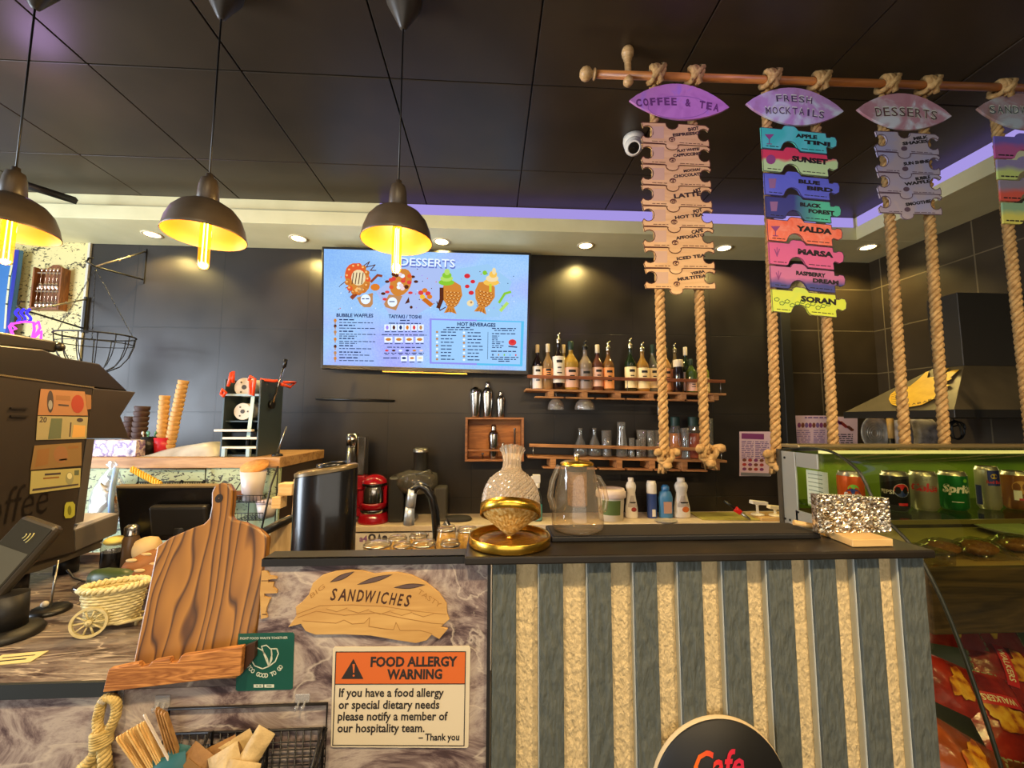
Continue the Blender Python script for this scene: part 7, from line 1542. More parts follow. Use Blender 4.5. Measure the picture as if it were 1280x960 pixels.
# macrame loop
c = wp(140, 872, FY-.014); t = thing('rope_tassel', 'looped cotton rope tassel hanging on the marble front by the board stand', 'rope tassel', c)
cot = noisy('cotton_rope', [(.3, (176, 146, 78)), (.7, (222, 194, 124))], 80, .85, bump=.4)
def braid(pts_px, d, R_, r, nm):
    P = [wp(px, py, FY-d)-c for px, py in pts_px]; pts = []
    for i in range(len(P)-1):
        p0, p1, p2, p3 = P[max(i-1, 0)], P[i], P[i+1], P[min(i+2, len(P)-1)]
        for j in range(12): u = j/12; pts.append(.5*((2*p1)+(p2-p0)*u+(2*p0-5*p1+4*p2-p3)*u*u+(3*p1-p0-3*p2+p3)*u**3))
    mb = MB(cot); N = len(pts)
    for k in range(3):
        q = []
        for i, p in enumerate(pts):
            tn = (pts[min(i+1, N-1)]-pts[max(i-1, 0)]).normalized(); u = tn.cross(Vector((0, 1, 0))).normalized(); w = tn.cross(u); a_ = i*.62+k*2*PI/3; q.append(p+u*R_*math.cos(a_)+w*R_*math.sin(a_))
        mb.tube(q, r, 6)
    obj(nm, mb, t)
braid([(133, 922), (139, 908), (145, 892), (145, 878), (138, 872), (129, 876), (124, 890), (122, 905), (125, 920)], .014, .0036, .0042, 'loop')
mb = MB(cot)
for k in range(6): zc = wp(127, 914+k*3.2, FY-.014); mb.tube([zc-c+Vector((.0125*math.cos(2*PI*i/14), .011*math.sin(2*PI*i/14), .003*math.cos(2*PI*i/14))) for i in range(14)], .0035, 6, True)
obj('wrap', mb, t)
braid([(124, 932), (115, 948), (100, 964), (88, 990)], .014, .0046, .005, 'strand'); braid([(129, 932), (131, 950), (133, 975), (134, 1000)], .015, .0046, .005, 'strand'); braid([(126, 933), (121, 955), (116, 980), (112, 1000)], .008, .004, .0045, 'strand')
mb = MB(hookm); hp = wp(147, 872, FY-.001); t = thing('adhesive_hook', 'clear hook holding the rope tassel', 'hook', hp, group='clear adhesive hooks'); mb.box(-.010, .010, -.002, .0005, -.012, .012); obj('pad', mb, t, bevel=.001); mb = MB(hookm); mb.tube([(-.002, -.002, .006), (-.006, -.02, .004), (-.010, -.022, .010)], .003, 6); obj('prongs', mb, t)
# ================================================================== things behind the marble screen
y = 1.02; a, b = wp(367, 640, y), wp(445, 640, y); c = Vector(((a.x+b.x)/2, y, Zc)); W_ = (b.x-a.x)/2
t = thing('pedal_bin', 'tall glossy black oval bin with a slanted lid behind the marble screen', 'bin', c)
zl_, zr2 = wp(367, 592, y).z-Zc, wp(443, 580, y).z-Zc
n = 48; sy = .62; vs = []; fs = []
for j, (f, top) in enumerate(((.96, 0), (1, .02), (1, 1), (.985, 1.0))):
    for i in range(n):
        an = 2*PI*i/n; x = W_*f*math.cos(an); vs.append((x, W_*sy*f*math.sin(an), (zl_+(zr2-zl_)*(x/W_+1)/2-.012+(.003 if j == 3 else 0)) if top == 1 else top))
for j in range(3):
    for i in range(n): fs.append((j*n+i, j*n+(i+1) % n, (j+1)*n+(i+1) % n, (j+1)*n+i))
mb = MB(black_gloss); mb.add(vs, fs, True); obj('body', mb, t)
vs = []; fs = []
for f, dz in ((1.0, -.008), (1.01, 0), (.9, .004), (.001, .004)):
    for i in range(n):
        an = 2*PI*i/n; x = W_*f*math.cos(an); vs.append((x, W_*sy*f*math.sin(an), zl_+(zr2-zl_)*(x/W_+1)/2+dz))
for j in range(3):
    for i in range(n): fs.append((j*n+i, j*n+(i+1) % n, (j+1)*n+(i+1) % n, (j+1)*n+i))
mb = MB(M('bin_lid', (104, 88, 58), .3, .3)); mb.add(vs, fs, True); obj('lid', mb, t)
mb = MB(black_gloss); mb.lathe([(.036, .0045), (.034, .012), (.001, .014)], 24, T(.012, 0, (zl_+zr2)/2+.003) @ R(-6, 'Y'), sy=.7); obj('lid_disc', mb, t)
# pale wooden box and rack between till and bin
y = 1.18; a, b = wp(336, 690, y), wp(367, 654, y); mb = MB(wood('box_pale', (196, 160, 100), (222, 190, 130), 3, 'Z', .5)); mb.box(0, b.x-a.x, 0, .10, 0, b.z-Zc); tag(obj('wooden_box', mb, loc=(a.x, y, Zc), bevel=.003), 'pale wooden box standing left of the black bin', 'box')
q0, q1 = wp(330, 665, 1.14), wp(369, 646, 1.20); t = thing('frying_pan', 'black pan handle lying across the pale wooden box', 'pan', (q0+q1)/2); o = t.location
mb = MB(black); mb.tube([q0-o, (q0+q1)/2-o+Vector((0, 0, .002)), q1-o], [.011, .012, .009], 10); obj('handle', mb, t)
y = 1.62; a, b = wp(346, 690, y), wp(372, 600, y); t = thing('wooden_rack', 'small rack of pale wooden blocks beside the printed unit', 'rack', (a.x, y, 0))
W_ = b.x-a.x; mb = MB(pale_wood); mb.box(W_*.6, W_, .02, .08, 0, b.z); obj('post', mb, t, bevel=.002)
for pa, pb, d in (((344, 634), (356, 620), 0), ((352, 618), (370, 603), .0), ((352, 690), (366, 676), .0)):
    u, v = wp(*pa, y), wp(*pb, y); mb = MB(wood('block_wood', (214, 176, 120), (236, 206, 156), 3, 'X', .5)); mb.box(u.x-a.x, v.x-a.x, -.03, .0199, u.z, v.z); obj('block', mb, t, bevel=.002)
# glass jars of tea on the low counter behind the screen
jg_ = glass('tea_jar_glass', (246, 242, 230), .12, painted_sheen=.05); tea = noisy('tea_gold', [(.3, (150, 108, 26)), (.5, (206, 160, 46)), (.7, (236, 200, 96))], 90, .45, bump=.8); jl = M('jar_lid', (206, 198, 184), .22, 1.)
JR = [(472, 674, 18, 1.10, 'round squat tea jar nearest the black bin'), (503, 676, 12, 1.10, 'second squat tea jar from the black bin'), (530, 673, 16, 1.09, 'wide tea jar in front of the black tap'),
      (497, 668, 12, 1.22, 'small tea jar behind the two squat jars'), (563, 673, 13, 1.08, 'round tea jar just left of the decanter tray'), (558, 655, 12.5, 1.22, 'tea jar with a pointed dark knob behind the round jar'), (584, 657, 13.5, 1.24, 'tea jar half hidden by the decanter tray'), (523, 665, 12, 1.24, 'tea jar half hidden behind the black tap')]
for px, top, rp, y, lab in JR:
    p = Vector((wp(px, 680, y).x, y, Zc)); H = wp(px, top, y).z-Zc; r = rp*y/F
    t = thing('tea_jar', lab, 'jar', p, group='glass tea jars behind the counter screen')
    mb = MB(jg_); mb.lathe([(.001, 0), (r*.8, 0), (r, H*.2), (r, H*.66), (r*.92, H*.8), (r*.84, H*.86)], 24); obj('body', mb, t)
    mb = MB(tea); mb.lathe([(.001, .003), (r*.77, .003), (r*.96, H*.2), (r*.95, H*.62), (r*.8, H*.8), (.001, H*.84)], 22); obj('contents', mb, t)
    mb = MB(jl); mb.lathe([(r*.86, H*.86), (r*.92, H*.87), (r*.92, H*.90), (r*.86, H*.91)], 24); mb.use(jg_); mb.lathe([(r*.86, H*.9), (r*.8, H*.96), (r*.4, H*.99), (.001, H)], 24); ld = obj('lid', mb, t)
    if 'pointed' in lab: mb = MB(black_gloss); mb.lathe([(r*.4, H*.985), (r*.3, H*1.03), (.001, H*1.12)], 14); obj('knob', mb, ld)
# tap
y = 1.27; c = Vector((wp(545, 690, y).x, y, Zc)); t = thing('tap', 'black arched tap with a pale spray head behind the marble screen', 'tap', c)
pp_ = [Vector((0, 0, .0))]+[wp(*q, y)-c for q in ((546, 670), (544, 640), (540, 622), (533, 611), (525, 607), (518, 611), (514, 622), (512.5, 636))]
mb = MB(black_gloss); mb.tube(pp_, [.017]+[.0125]*8, 12); mb.lathe([(.026, 0), (.026, .012), (.018, .02)], 20); obj('spout', mb, t)
mb = MB(M('tap_silver', (190, 200, 214), .3, .6)); e0_, e1_ = wp(512.4, 634, y)-c, wp(511, 656, y)-c; mb.cyl(e0_, e1_, .014, .016, 14); mb.cyl(wp(516, 612, y)-c, wp(513, 634, y)-c, .0135, .014, 14); obj('spray_head', mb, t)
# ================================================================== on the bar top
ZT = ZB+.0006
x0 = wp(686, 672, .85).x; p1 = zp(1046, 681, ZB+.0); x1 = p1.x
mm, nt, b = nodes('bar_mat'); v = coords(nt, (1, 1, 1), (0, 0, math.radians(45))); ck = nt.nodes.new('ShaderNodeTexChecker'); ck.inputs['Scale'].default_value = 260; nt.links.new(v, ck.inputs[0]); ck.inputs['Color1'].default_value = srgb(24, 21, 18); ck.inputs['Color2'].default_value = srgb(52, 45, 36); nt.links.new(ck.outputs[0], b.inputs[0]); b.inputs['Roughness'].default_value = .55
bp_ = nt.nodes.new('ShaderNodeBump'); bp_.inputs['Strength'].default_value = .6; bp_.inputs['Distance'].default_value = .002; nt.links.new(ck.outputs[1], bp_.inputs['Height']); nt.links.new(bp_.outputs[0], b.inputs['Normal'])
t = thing('bar_mat', 'long black rubber bar mat along the back of the bar top', 'bar mat', (x0, .812, ZT)); mb = MB(M('mat_rim', (22, 20, 18), .5)); mb.box(0, x1-x0, 0, .088, 0, .010); obj('base', mb, t, bevel=.002)
mb = MB(mm); mb.box(.004, x1-x0-.004, .003, .085, .0101, .0112); obj('studs', mb, t)
# decanter
c = zp(637, 679, ZB); c.z = ZT; k = c.y/F
t = thing('decanter', 'cut-glass spinning decanter with a gold band on a round gold tray', 'decanter', c)
mb = MB(gold); R0 = 49.5*k; mb.lathe([(.001, 0), (R0*.97, 0), (R0, .003), (R0, .016), (R0*.985, .018), (R0*.95, .0165), (R0*.94, .008), (.001, .007)], 64); obj('tray', mb, t)
mb = MB(noisy('gold_ripple', [(.3, (176, 116, 30)), (.7, (236, 180, 70))], 70, .22, metal=.9, bump=1.)); mb.lathe([(R0*.93, .0075), (R0*.3, .0085), (.001, .008)], 48); obj('tray_floor', mb, t)
Zy = lambda py: wp(637, py, c.y).z-c.z
tilt = T(0, 0, .012) @ R(-27, 'X') @ R(3, 'Y') @ SC(1, 1, 1.1) @ T(0, 0, -.012)
cutg = noisy('cut_glass_body', [(.3, (206, 186, 160)), (.7, (246, 232, 208))], 60, .12)
m, nt, b = nodes('cut_glass'); b.inputs['Base Color'].default_value = srgb(246, 226, 200); b.inputs['Roughness'].default_value = .06; b.inputs['Transmission Weight'].default_value = .7; b.inputs['IOR'].default_value = 1.3; cut_body = m  # cream base stands in for bright light refracted inside the glass
prof = [(.002, 671), (8, 666), (20, 657), (31, 649), (35.5, 643), (36, 636), (35.4, 624), (33, 614), (28.5, 605), (22, 598.5), (15, 593), (12, 588), (11.5, 581), (12.5, 573), (15, 566), (17, 563)]
NS = 112; vs = []; fs = []
rows = []
for i in range(len(prof)-1):
    sub = 6 if prof[i][1] <= 644 and prof[i+1][1] >= 593 else 1
    for j in range(sub): rows.append((prof[i][0]+(prof[i+1][0]-prof[i][0])*j/sub, prof[i][1]+(prof[i+1][1]-prof[i][1])*j/sub))
rows.append(prof[-1])
for ri, (r, py) in enumerate(rows):
    for i in range(NS):
        an = 2*PI*i/NS; dia = 0
        if 593 < py < 646: u, w = (i/NS*28+ri*.25) % 1, (i/NS*28-ri*.25) % 1; dia = .05*(1-max(abs(u-.5), abs(w-.5))*2)
        elif py <= 593: dia = .045*(1 if i % 8 < 4 else -1)*(1 if py < 590 else .4)
        elif py > 650: dia = .03*math.sin(i*1.85+ri*2.1)
        vs.append((r*k*(1+dia)*math.cos(an), r*k*(1+dia)*math.sin(an), Zy(py)))
for j in range(len(rows)-1):
    for i in range(NS): fs.append((j*NS+i, j*NS+(i+1) % NS, (j+1)*NS+(i+1) % NS, (j+1)*NS+i))
am = noisy('cone_tray_reflection', [(.3, (176, 116, 44)), (.5, (226, 168, 84)), (.7, (250, 214, 140))], 160, .15, bump=.8); nb_f = [f for f in fs if vs[f[0]][2] < Zy(643)]; na_f = [f for f in fs if vs[f[0]][2] >= Zy(643)]  # gold tray's reflection put into the colour of the lower cone
mb = MB(am); mb.add(vs, nb_f, False, tilt); mb.use(cut_body); mb.add(vs, na_f, False, tilt)
inn = [(r*k*.86, Zy(py)+.004) for r, py in prof if py < 660][::-1]
obj('glass_body', mb, t)
mb = MB(gold); zb_ = Zy(641); mb.lathe([(36.2*k, zb_-.009), (38*k, zb_-.009), (38*k, zb_+.009), (36.2*k, zb_+.009)], 56, tilt); obj('gold_band', mb, t)
mb = MB(gold); mb.cyl((0, 0, .0085), (0, 0, .014), .007, .004, 14); obj('pivot', mb, t)
# teapot
c = Vector((wp(722, 660, .86).x, .86, ZT+.0115)); k = c.y/F; Zy = lambda py: (676.5-py)*k
t = thing('glass_teapot', 'glass teapot with brown mesh infuser and gold lid on the bar mat', 'teapot', c)
mb = MB(glass('teapot_glass', (240, 230, 212), .07, edge=.8, painted_sheen=.08)); mb.lathe([(.001, 0), (26*k, 0), (31*k, Zy(673)), (32*k, Zy(664)), (30*k, Zy(648)), (26*k, Zy(625)), (21.5*k, Zy(604)), (20*k, Zy(598))], 40)
obj('body', mb, t)
inf = noisy('infuser_mesh', [(.3, (150, 116, 84)), (.7, (186, 150, 114))], 200, .6, bump=.5); mb = MB(inf); mb.lathe([(.001, Zy(648)), (11.5*k, Zy(648)), (12*k, Zy(646)), (12*k, Zy(604))], 28); mb.use(M('infuser_rim', (110, 100, 80), .3, 1.)); mb.lathe([(12.3*k, Zy(606)), (12.3*k, Zy(601)), (17*k, Zy(600))], 28); obj('infuser', mb, t)
mb = MB(gold); mb.lathe([(20.6*k, Zy(598.5)), (20.6*k, Zy(596)), (16*k, Zy(593.5)), (6*k, Zy(592)), (2.2*k, Zy(591)), (1.8*k, Zy(590))], 36); obj('lid', mb, t)
mb = MB(chrome); mb.ball((0, 0, Zy(587)), 4*k, 16); obj('knob', mb, t)
gm = MATS['teapot_glass']; mb = MB(gm); mb.tube([(x*k, -.004, Zy(py)) for x, py in ((20, 612), (27, 614), (33, 624), (36, 640), (34, 652), (28, 656))], .0048, 10); mb.tube([(x*k, -.006, Zy(py)) for x, py in ((20, 616), (25, 620), (29, 632), (30, 646), (27, 652))], .003, 8); obj('handle', mb, t)
mb = MB(gm); mb.tube([(x*k, 0, Zy(py)) for x, py in ((-29, 652), (-34, 636), (-31, 618), (-25, 604), (-22.5, 599))], [.007, .0065, .006, .0055, .005], 10, caps=False); obj('spout', mb, t)
# glittering napkin holder on a wooden base
q = [zp(*p_, ZB) for p_ in ((1066, 684.5), (1118, 684), (1112, 672), (1010, 661), (1004, 664), (1040, 677))]
c = zp(1070, 674, ZB); c.z = ZT; t = thing('napkin_holder', 'glittering crinkled panel on a pale wooden base at the end of the bar', 'napkin holder', c)
bm = [( .0, -.05), (.085, -.05), (.085, .05), (-.105, .05), (-.105, .012), (-.05, -.032)]
fr, fl_ = zp(1117, 683.5, ZB)-c, zp(1066, 684.5, ZB)-c; bk_ = zp(1012, 664, ZB)-c
mb = MB(pale_wood); mb.prism([(fl_.x, fl_.y), (fr.x, fr.y), (fr.x, fr.y+.075), (bk_.x, fr.y+.085), (bk_.x, fr.y+.062), ((fl_.x+bk_.x)/2, fr.y+.022)], 0, .014); obj('base', mb, t, bevel=.0015)
yy = c.y+.0; a, b = wp(1020, 675, yy), wp(1111, 672, yy); zt0_, zt1_ = wp(1020, 617, yy).z, wp(1110, 622, yy).z
cr = noisy('crinkle_silver', [(.0, (150, 128, 92)), (.35, (226, 214, 190)), (.6, (150, 140, 130)), (.8, (250, 244, 230)), (1, (190, 160, 100))], 230, .22, metal=.85, tex='cells', interp='CONSTANT')
nx, nz = 46, 28; vs = []; fs = []; rr_ = random.Random(5)
for s_ in (0, 1):
    for i in range(nx+1):
        for j in range(nz+1):
            u, v = i/nx, j/nz; top = zt0_+(zt1_-zt0_)*u; ed = 0 if i in (0, nx) or j in (0, nz) else 1
            vs.append((a.x-c.x+(b.x-a.x)*u, (-.007 if s_ == 0 else .007)+ed*rr_.uniform(-.0022, .0022), .0142+(top-c.z-.0142)*v))
m_ = (nx+1)*(nz+1)
for s_ in (0, 1):
    for i in range(nx):
        for j in range(nz): q_ = (s_*m_+i*(nz+1)+j, s_*m_+(i+1)*(nz+1)+j, s_*m_+(i+1)*(nz+1)+j+1, s_*m_+i*(nz+1)+j+1); fs.append(q_ if s_ == 0 else q_[::-1])
edge = [(i, 0) for i in range(nx)]+[(nx, j) for j in range(nz)]+[(nx-i, nz) for i in range(nx)]+[(0, nz-j) for j in range(nz)]
for (i, j), (i2, j2) in zip(edge, edge[1:]+edge[:1]): fs.append((i2*(nz+1)+j2, i*(nz+1)+j, m_+i*(nz+1)+j, m_+i2*(nz+1)+j2))
mb = MB(cr); mb.add(vs, fs); obj('crinkled_panel', mb, t)
e_0, e_1 = wp(992, 653, yy+.03)-c, wp(1022, 659, yy+.02)-c; mb = MB(pale_wood); mb.cyl(e_0, e_1, .0055, .006, 10); mb.box(e_1.x-.004, e_1.x+.004, e_1.y-.005, e_1.y+.005, .0142, e_1.z); obj('arm', mb, t)
# ================================================================== curved glass display case
DX, DX1 = 1.05, 2.28; YB = 1.425; PB = .80
t = thing('display_case', 'curved glass counter display case with green interior at the right', 'display case', (DX, YB, 0)); o = Vector((DX, YB, 0))
prof = [xp(px, py, DX) for px, py in ((978, 562), (1000, 560), (1022, 561), (1040, 565), (1060, 577), (1078, 596), (1100, 640), (1145, 690), (1190, 780), (1250, 955))]
prof = [(p.y, p.z) for p in prof]; prof.append((prof[-1][0], PB))
# smooth the curve
sm_ = []
for i in range(len(prof)-1):
    p0, p1, p2, p3 = [Vector(prof[max(0, min(len(prof)-1, i+d_))]) for d_ in (-1, 0, 1, 2)]
    for j in range(4): u = j/4; sm_.append(.5*((2*p1)+(p2-p0)*u+(2*p0-5*p1+4*p2-p3)*u*u+(3*p1-p0-3*p2+p3)*u**3))
sm_.append(Vector(prof[-1])); prof = [(p.x, p.y) for p in sm_]
cg = glass('case_glass', (206, 208, 172), .06, edge=.45)
mb = MB(cg); n = len(prof); vs = [(0, y-YB, z) for y, z in prof]+[(DX1-DX, y-YB, z) for y, z in prof]; mb.add(vs, [(i, i+1, n+i+1, n+i) for i in range(n-1)], True); obj('curved_glass', mb, t)
mb = MB(glass_clear); pl_ = [(y-YB, z) for y, z in prof]+[(-.15, PB), (-.15, prof[2][1]-.01)]; mb.prism([q for q in pl_ if q[0] < -.149 or q[1] < .9], .002, .005, YZ); obj('side_glass', mb, t)
mb = MB(M('case_edge', (28, 32, 20), .45)); mb.tube([(0, y-YB, z) for y, z in prof], .0042, 8); obj('glass_edge', mb, t)
mb = MB(M('case_trim', (150, 132, 92), .35, .6)); mb.box(-.004, DX1-DX, -.085, .004, prof[4][1]-.002, prof[4][1]+.010); obj('top_trim', mb, t, bevel=.004)
sil = M('case_silver', (176, 180, 176), .4, .55); zt_ = prof[0][1]-.004; Yp = lambda px, py: xp(px, py, DX).y-YB; Zp = lambda px, py: xp(px, py, DX).z
mb = MB(sil); mb.box(-.006, .0, Yp(997, 600), .0, Zp(990, 724), zt_); mb.box(-.006, 0, Yp(1024, 580), Yp(997, 580)-.0002, Zp(1010, 585), zt_); mb.box(-.006, 0, Yp(1024, 650), Yp(997, 650)-.0002, Zp(1010, 664), Zp(1010, 641)); obj('side_frame', mb, t, bevel=.001)
for px, py in ((983, 572), (990, 650), (1000, 640), (984, 648)): q = xp(px, py, DX)-o; mb = MB(black); mb.cyl((-.0065, q.y, q.z), (-.0085, q.y, q.z), .004, n=10); obj('screw', mb, t)
mb = MB(M('case_back_edge', (70, 64, 54), .4)); mb.box(-.012, .006, .001, .018, PB, zt_+.006); obj('rear_post', mb, t)
gi = noisy('case_green', [(.3, (52, 80, 14)), (.7, (92, 112, 24))], 2.2, .3); mb = MB(gi); mb.box(.004, DX1-DX, -.012, .0, PB, zt_); obj('back_panel', mb, t)
mb = MB(wood('case_reflection_brown', (52, 40, 24), (84, 66, 38), 3, 'X')); mb.box(.006, DX1-DX, -.018, -.0121, PB, 1.276); obj('reflection_sheet', mb, t)  # added brown sheet standing in for dark, yellowish-brown reflections low in the case
q0, q1 = xp(1003, 632, DX), xp(1020, 590, DX); mb = MB(M('case_paper', (196, 208, 190), .6)); mb.box(.02, .022, q1.y-YB-.02, q0.y-YB, q0.z, q1.z); mb.use(M('case_print', (120, 140, 120), .6))
for k in range(8): z = q0.z+(q1.z-q0.z)*(k+1)/9; mb.box(.0193, .0199, q1.y-YB, q0.y-YB-.008, z, z+.003)
obj('notice', mb, t)
SH1 = 1.306
mb = MB(glass('shelf_glass', (220, 232, 180), .12)); mb.box(.008, DX1-DX, -.32, -.0125, SH1-.006, SH1); obj('upper_shelf', mb, t)
mb = MB(M('shelf_edge', (150, 140, 70), .3, .5)); mb.box(.008, DX1-DX, -.326, -.3205, SH1-.010, SH1+.002); obj('shelf_strip', mb, t)
SH2 = 1.205
wd = wood('case_wood', (44, 34, 22), (92, 72, 46), 2.2, 'X', .55, 1.2, 7, 4)
mb = MB(M('tray_sheet', (168, 142, 92), .35)); mb.box(.02, DX1-DX, -.40, -.0125, SH2-.006, SH2); obj('pastry_shelf', mb, t)
mb = MB(wd); mb.box(.05, DX1-DX, -.425, -.4005, 1.055, SH2+.006); mb.box(.05, DX1-DX, -.40, -.0125, 1.055, 1.07); obj('wooden_fascia', mb, t, bevel=.003)
mb = MB(M('case_floor', (190, 104, 30), .4)); mb.box(.004, DX1-DX, prof[-1][0]-YB+.004, -.0125, PB-.02, PB); obj('floor_panel', mb, t)
mb = MB(M('case_slope', (44, 62, 24), .4)); mb.add([(.03, -.46, PB+.001), (DX1-DX, -.46, PB+.001), (DX1-DX, -.05, 1.0), (.03, -.05, 1.0)], [(0, 1, 2, 3)]); mb.add([(.03, -.46, PB+.001), (DX1-DX, -.46, PB+.001), (DX1-DX, -.05, PB+.001), (.03, -.05, PB+.001)], [(3, 2, 1, 0)]); obj('sloping_rack', mb, t)
mb = MB(M('case_plinth', (40, 36, 30), .5)); mb.box(0, DX1-DX, prof[-1][0]-YB, 0, 0, PB-.021); obj('plinth', mb, t)
mb = MB(E('case_lamp', (255, 236, 150), 1.5)); mb.box(.1, DX1-DX-.1, -.06, -.04, zt_-.006, zt_+.004); obj('lamp_tube', mb, t)
light('case_light', 'AREA', (DX+.55, YB-.06, zt_-.022), 1.5, (1, .84, .48), (math.radians(-18), 0, 0), shape='RECTANGLE', size=1.0, size_y=.03)
light('case_light_lower', 'AREA', (DX+.55, YB-.25, 1.045), .2, (1, .86, .5), (math.radians(-30), 0, 0), shape='RECTANGLE', size=1.0, size_y=.03)
# drink cans
def wrap_text(mb, st, r, z, h, ang, width, bold=.02, shear=0.):
    vs, fs, w = text_geo(st, bold, shear); s_ = width/w
    mb.add([(r*math.sin(ang+(v.x*s_-width/2)/r), -r*math.cos(ang+(v.x*s_-width/2)/r), z+v.y*h/.72) for v in vs], fs)
def patch(mb, r, a0, a1, z0, z1, n=10):
    vs = []
    for i in range(n+1): a = a0+(a1-a0)*i/n; vs += [(r*math.sin(a), -r*math.cos(a), z0), (r*math.sin(a), -r*math.cos(a), z1)]
    mb.add(vs, [(2*i, 2*i+2, 2*i+3, 2*i+1) for i in range(n)], True)
def disc(mb, r, a, z, R_, a0=0, a1=360, n=20):
    vs = [(r*math.sin(a), -r*math.cos(a), z)]+[(r*math.sin(a+R_*math.cos(math.radians(a0+(a1-a0)*i/n))/r), -r*math.cos(a+R_*math.cos(math.radians(a0+(a1-a0)*i/n))/r), z+R_*math.sin(math.radians(a0+(a1-a0)*i/n))) for i in range(n+1)]
    mb.add(vs, [(0, i+1, i+2) for i in range(n)])
def can(lab, px, mat, draw, H=.118, r=.034, y=1.235, grp='drink cans on the upper shelf of the display case'):
    p = Vector((wp(px, 620, y).x, y, SH1+.0006)); t = thing('drink_can', lab, 'can', p, group=grp, rz=-math.degrees(math.atan2(p.x, p.y))*.8)
    mb = MB(mat); mb.lathe([(r*.78, .0), (r*.82, .003), (r, .010), (r, H-.012)], 32); obj('body', mb, t)
    mb = MB(M('can_lid', (190, 186, 176), .3, .9)); mb.lathe([(r*.999, H-.0118), (r*.86, H-.002), (r*.86, H), (r*.80, H-.003), (.001, H-.003)], 28); mb.lathe([(.001, .001), (r*.78, .0)], 24); obj('lid', mb, t)
    mb = MB(); draw(mb, r*1.006); obj('print', mb, t)
orm = M('can_orange', (226, 96, 24), .28, .4); cwh = M('can_white', (236, 232, 224), .4); cbl = M('can_darkblue', (30, 50, 120), .35); crd = M('can_red', (200, 30, 40), .35); cbk = M('can_black', (30, 28, 30), .3, .3); csl = M('can_silver', (196, 190, 178), .3, .7); cgr = M('can_green', (24, 124, 54), .28, .4); clg = M('can_lime', (120, 190, 60), .35)
def d1(mb, r): mb.use(clg); disc(mb, r*1.002, .05, .068, .014, 0, 180); mb.use(cbl); disc(mb, r*1.001, 0, .05, .02); mb.use(cwh); wrap_text(mb, 'Fanta', r*1.01, .045, .013, .0, .046, .03, .1)
def d2(mb, r): mb.use(cwh); disc(mb, r, .35, .064, .0205); mb.use(crd); disc(mb, r*1.004, .35, .0645, .019, -10, 190); mb.use(cbl); disc(mb, r*1.004, .35, .063, .019, 200, 340); mb.use(cwh); wrap_text(mb, 'PEPSI', r, .052, .012, -.75, .035, .02); mb.use(crd); patch(mb, r, .05, .75, .018, .026)
def d3(mb, r): mb.use(crd); wrap_text(mb, 'Coke', r, .060, .024, -.1, .066, .045, .1); mb.use(M('can_grey', (120, 116, 112), .4)); wrap_text(mb, 'DIET', r, .092, .007, .1, .02, .01)
def d4(mb, r): mb.use(cwh); wrap_text(mb, 'Sprite', r, .056, .024, .25, .078, .045, .15); mb.use(clg); disc(mb, r, .75, .092, .006); mb.use(cwh); patch(mb, r, -.3, .5, .026, .028)
def d5(mb, r): mb.use(M('bull_blue', (36, 44, 120), .3, .4)); patch(mb, r, -.15, 1.0, .075, .122); patch(mb, r, -1.4, -.7, .014, .074); mb.use(crd); wrap_text(mb, 'Red Bull', r*1.003, .082, .010, .4, .036, .02); mb.use(M('bull_gold', (222, 180, 60), .3, .6)); disc(mb, r*1.003, .4, .104, .008)
def d6(mb, r): mb.use(M('can_gold', (206, 150, 60), .4)); disc(mb, r, .1, .07, .02); mb.use(cwh); patch(mb, r, -.4, .1, .03, .06); mb.use(crd); patch(mb, r*1.003, -.1, .5, .03, .036)
can('orange drink can behind the napkin holder, leftmost in the case', 1064, orm, d1)
can('black can with a red, white and blue round emblem', 1119, cbk, d2)
can('silver can with big red letters', 1155, csl, d3)
can('green can with white slanted lettering', 1192, cgr, d4)
can('slim tall silver and blue can', 1236, csl, d5, .134, .0275)
can('amber-brown drink can cut by the right edge', 1272, M('can_amber', (150, 90, 30), .3, .4), d6)
# wrapped pastries
pas = noisy('pastry', [(.3, (120, 74, 30)), (.6, (170, 114, 52)), (.8, (206, 160, 90))], 12, .5, bump=.2); film = glass('food_film', (244, 240, 226), .22, bump=(46, 1.), rough=.08)
for px, y, s_, lab in ((1178, 1.13, 1.0, 'film-wrapped brown pastry nearest the left of the pastry shelf'), (1222, 1.12, 1.1, 'film-wrapped brown pastry in the middle of the pastry shelf'), (1268, 1.15, 1.1, 'film-wrapped pastry cut by the right edge of the photo')):
    p = Vector((wp(px, 690, y).x, y, SH2+.0006)); t = thing('wrapped_pastry', lab, 'pastry', p, group='wrapped pastries on the pastry shelf')
    mb = MB(pas); mb.ball((0, 0, .018*s_), .045*s_, 18, .38, sy=.75); obj('pastry', mb, t)
    mb = MB(film)
    vs = []; fs = []; n = 14
    for i in range(n+1):
        for j in range(n+1):
            u, v = i/n*2-1, j/n*2-1; e = max(0, (1-u**6)*(1-v**6)); vs.append((u*.07*s_, v*.05*s_, .002+e*(.040*s_*max(.15, 1-.6*(u*u+v*v)))+random.uniform(0, .004)*e))
    for i in range(n):
        for j in range(n): fs.append((i*(n+1)+j, (i+1)*(n+1)+j, (i+1)*(n+1)+j+1, i*(n+1)+j+1))
    mb.add(vs, fs, False); obj('film', mb, t)
p = Vector((wp(1275, 680, 1.30).x, 1.30, SH2+.0006)); mb = MB(M('plate_grey', (170, 166, 150), .3)); mb.lathe([(.001, .004), (.06, .004), (.10, .02), (.10, .024), (.06, .009), (.001, .009)], 36); tag(obj('plate', mb, loc=p), 'pale plate behind the wrapped pastries', 'plate')
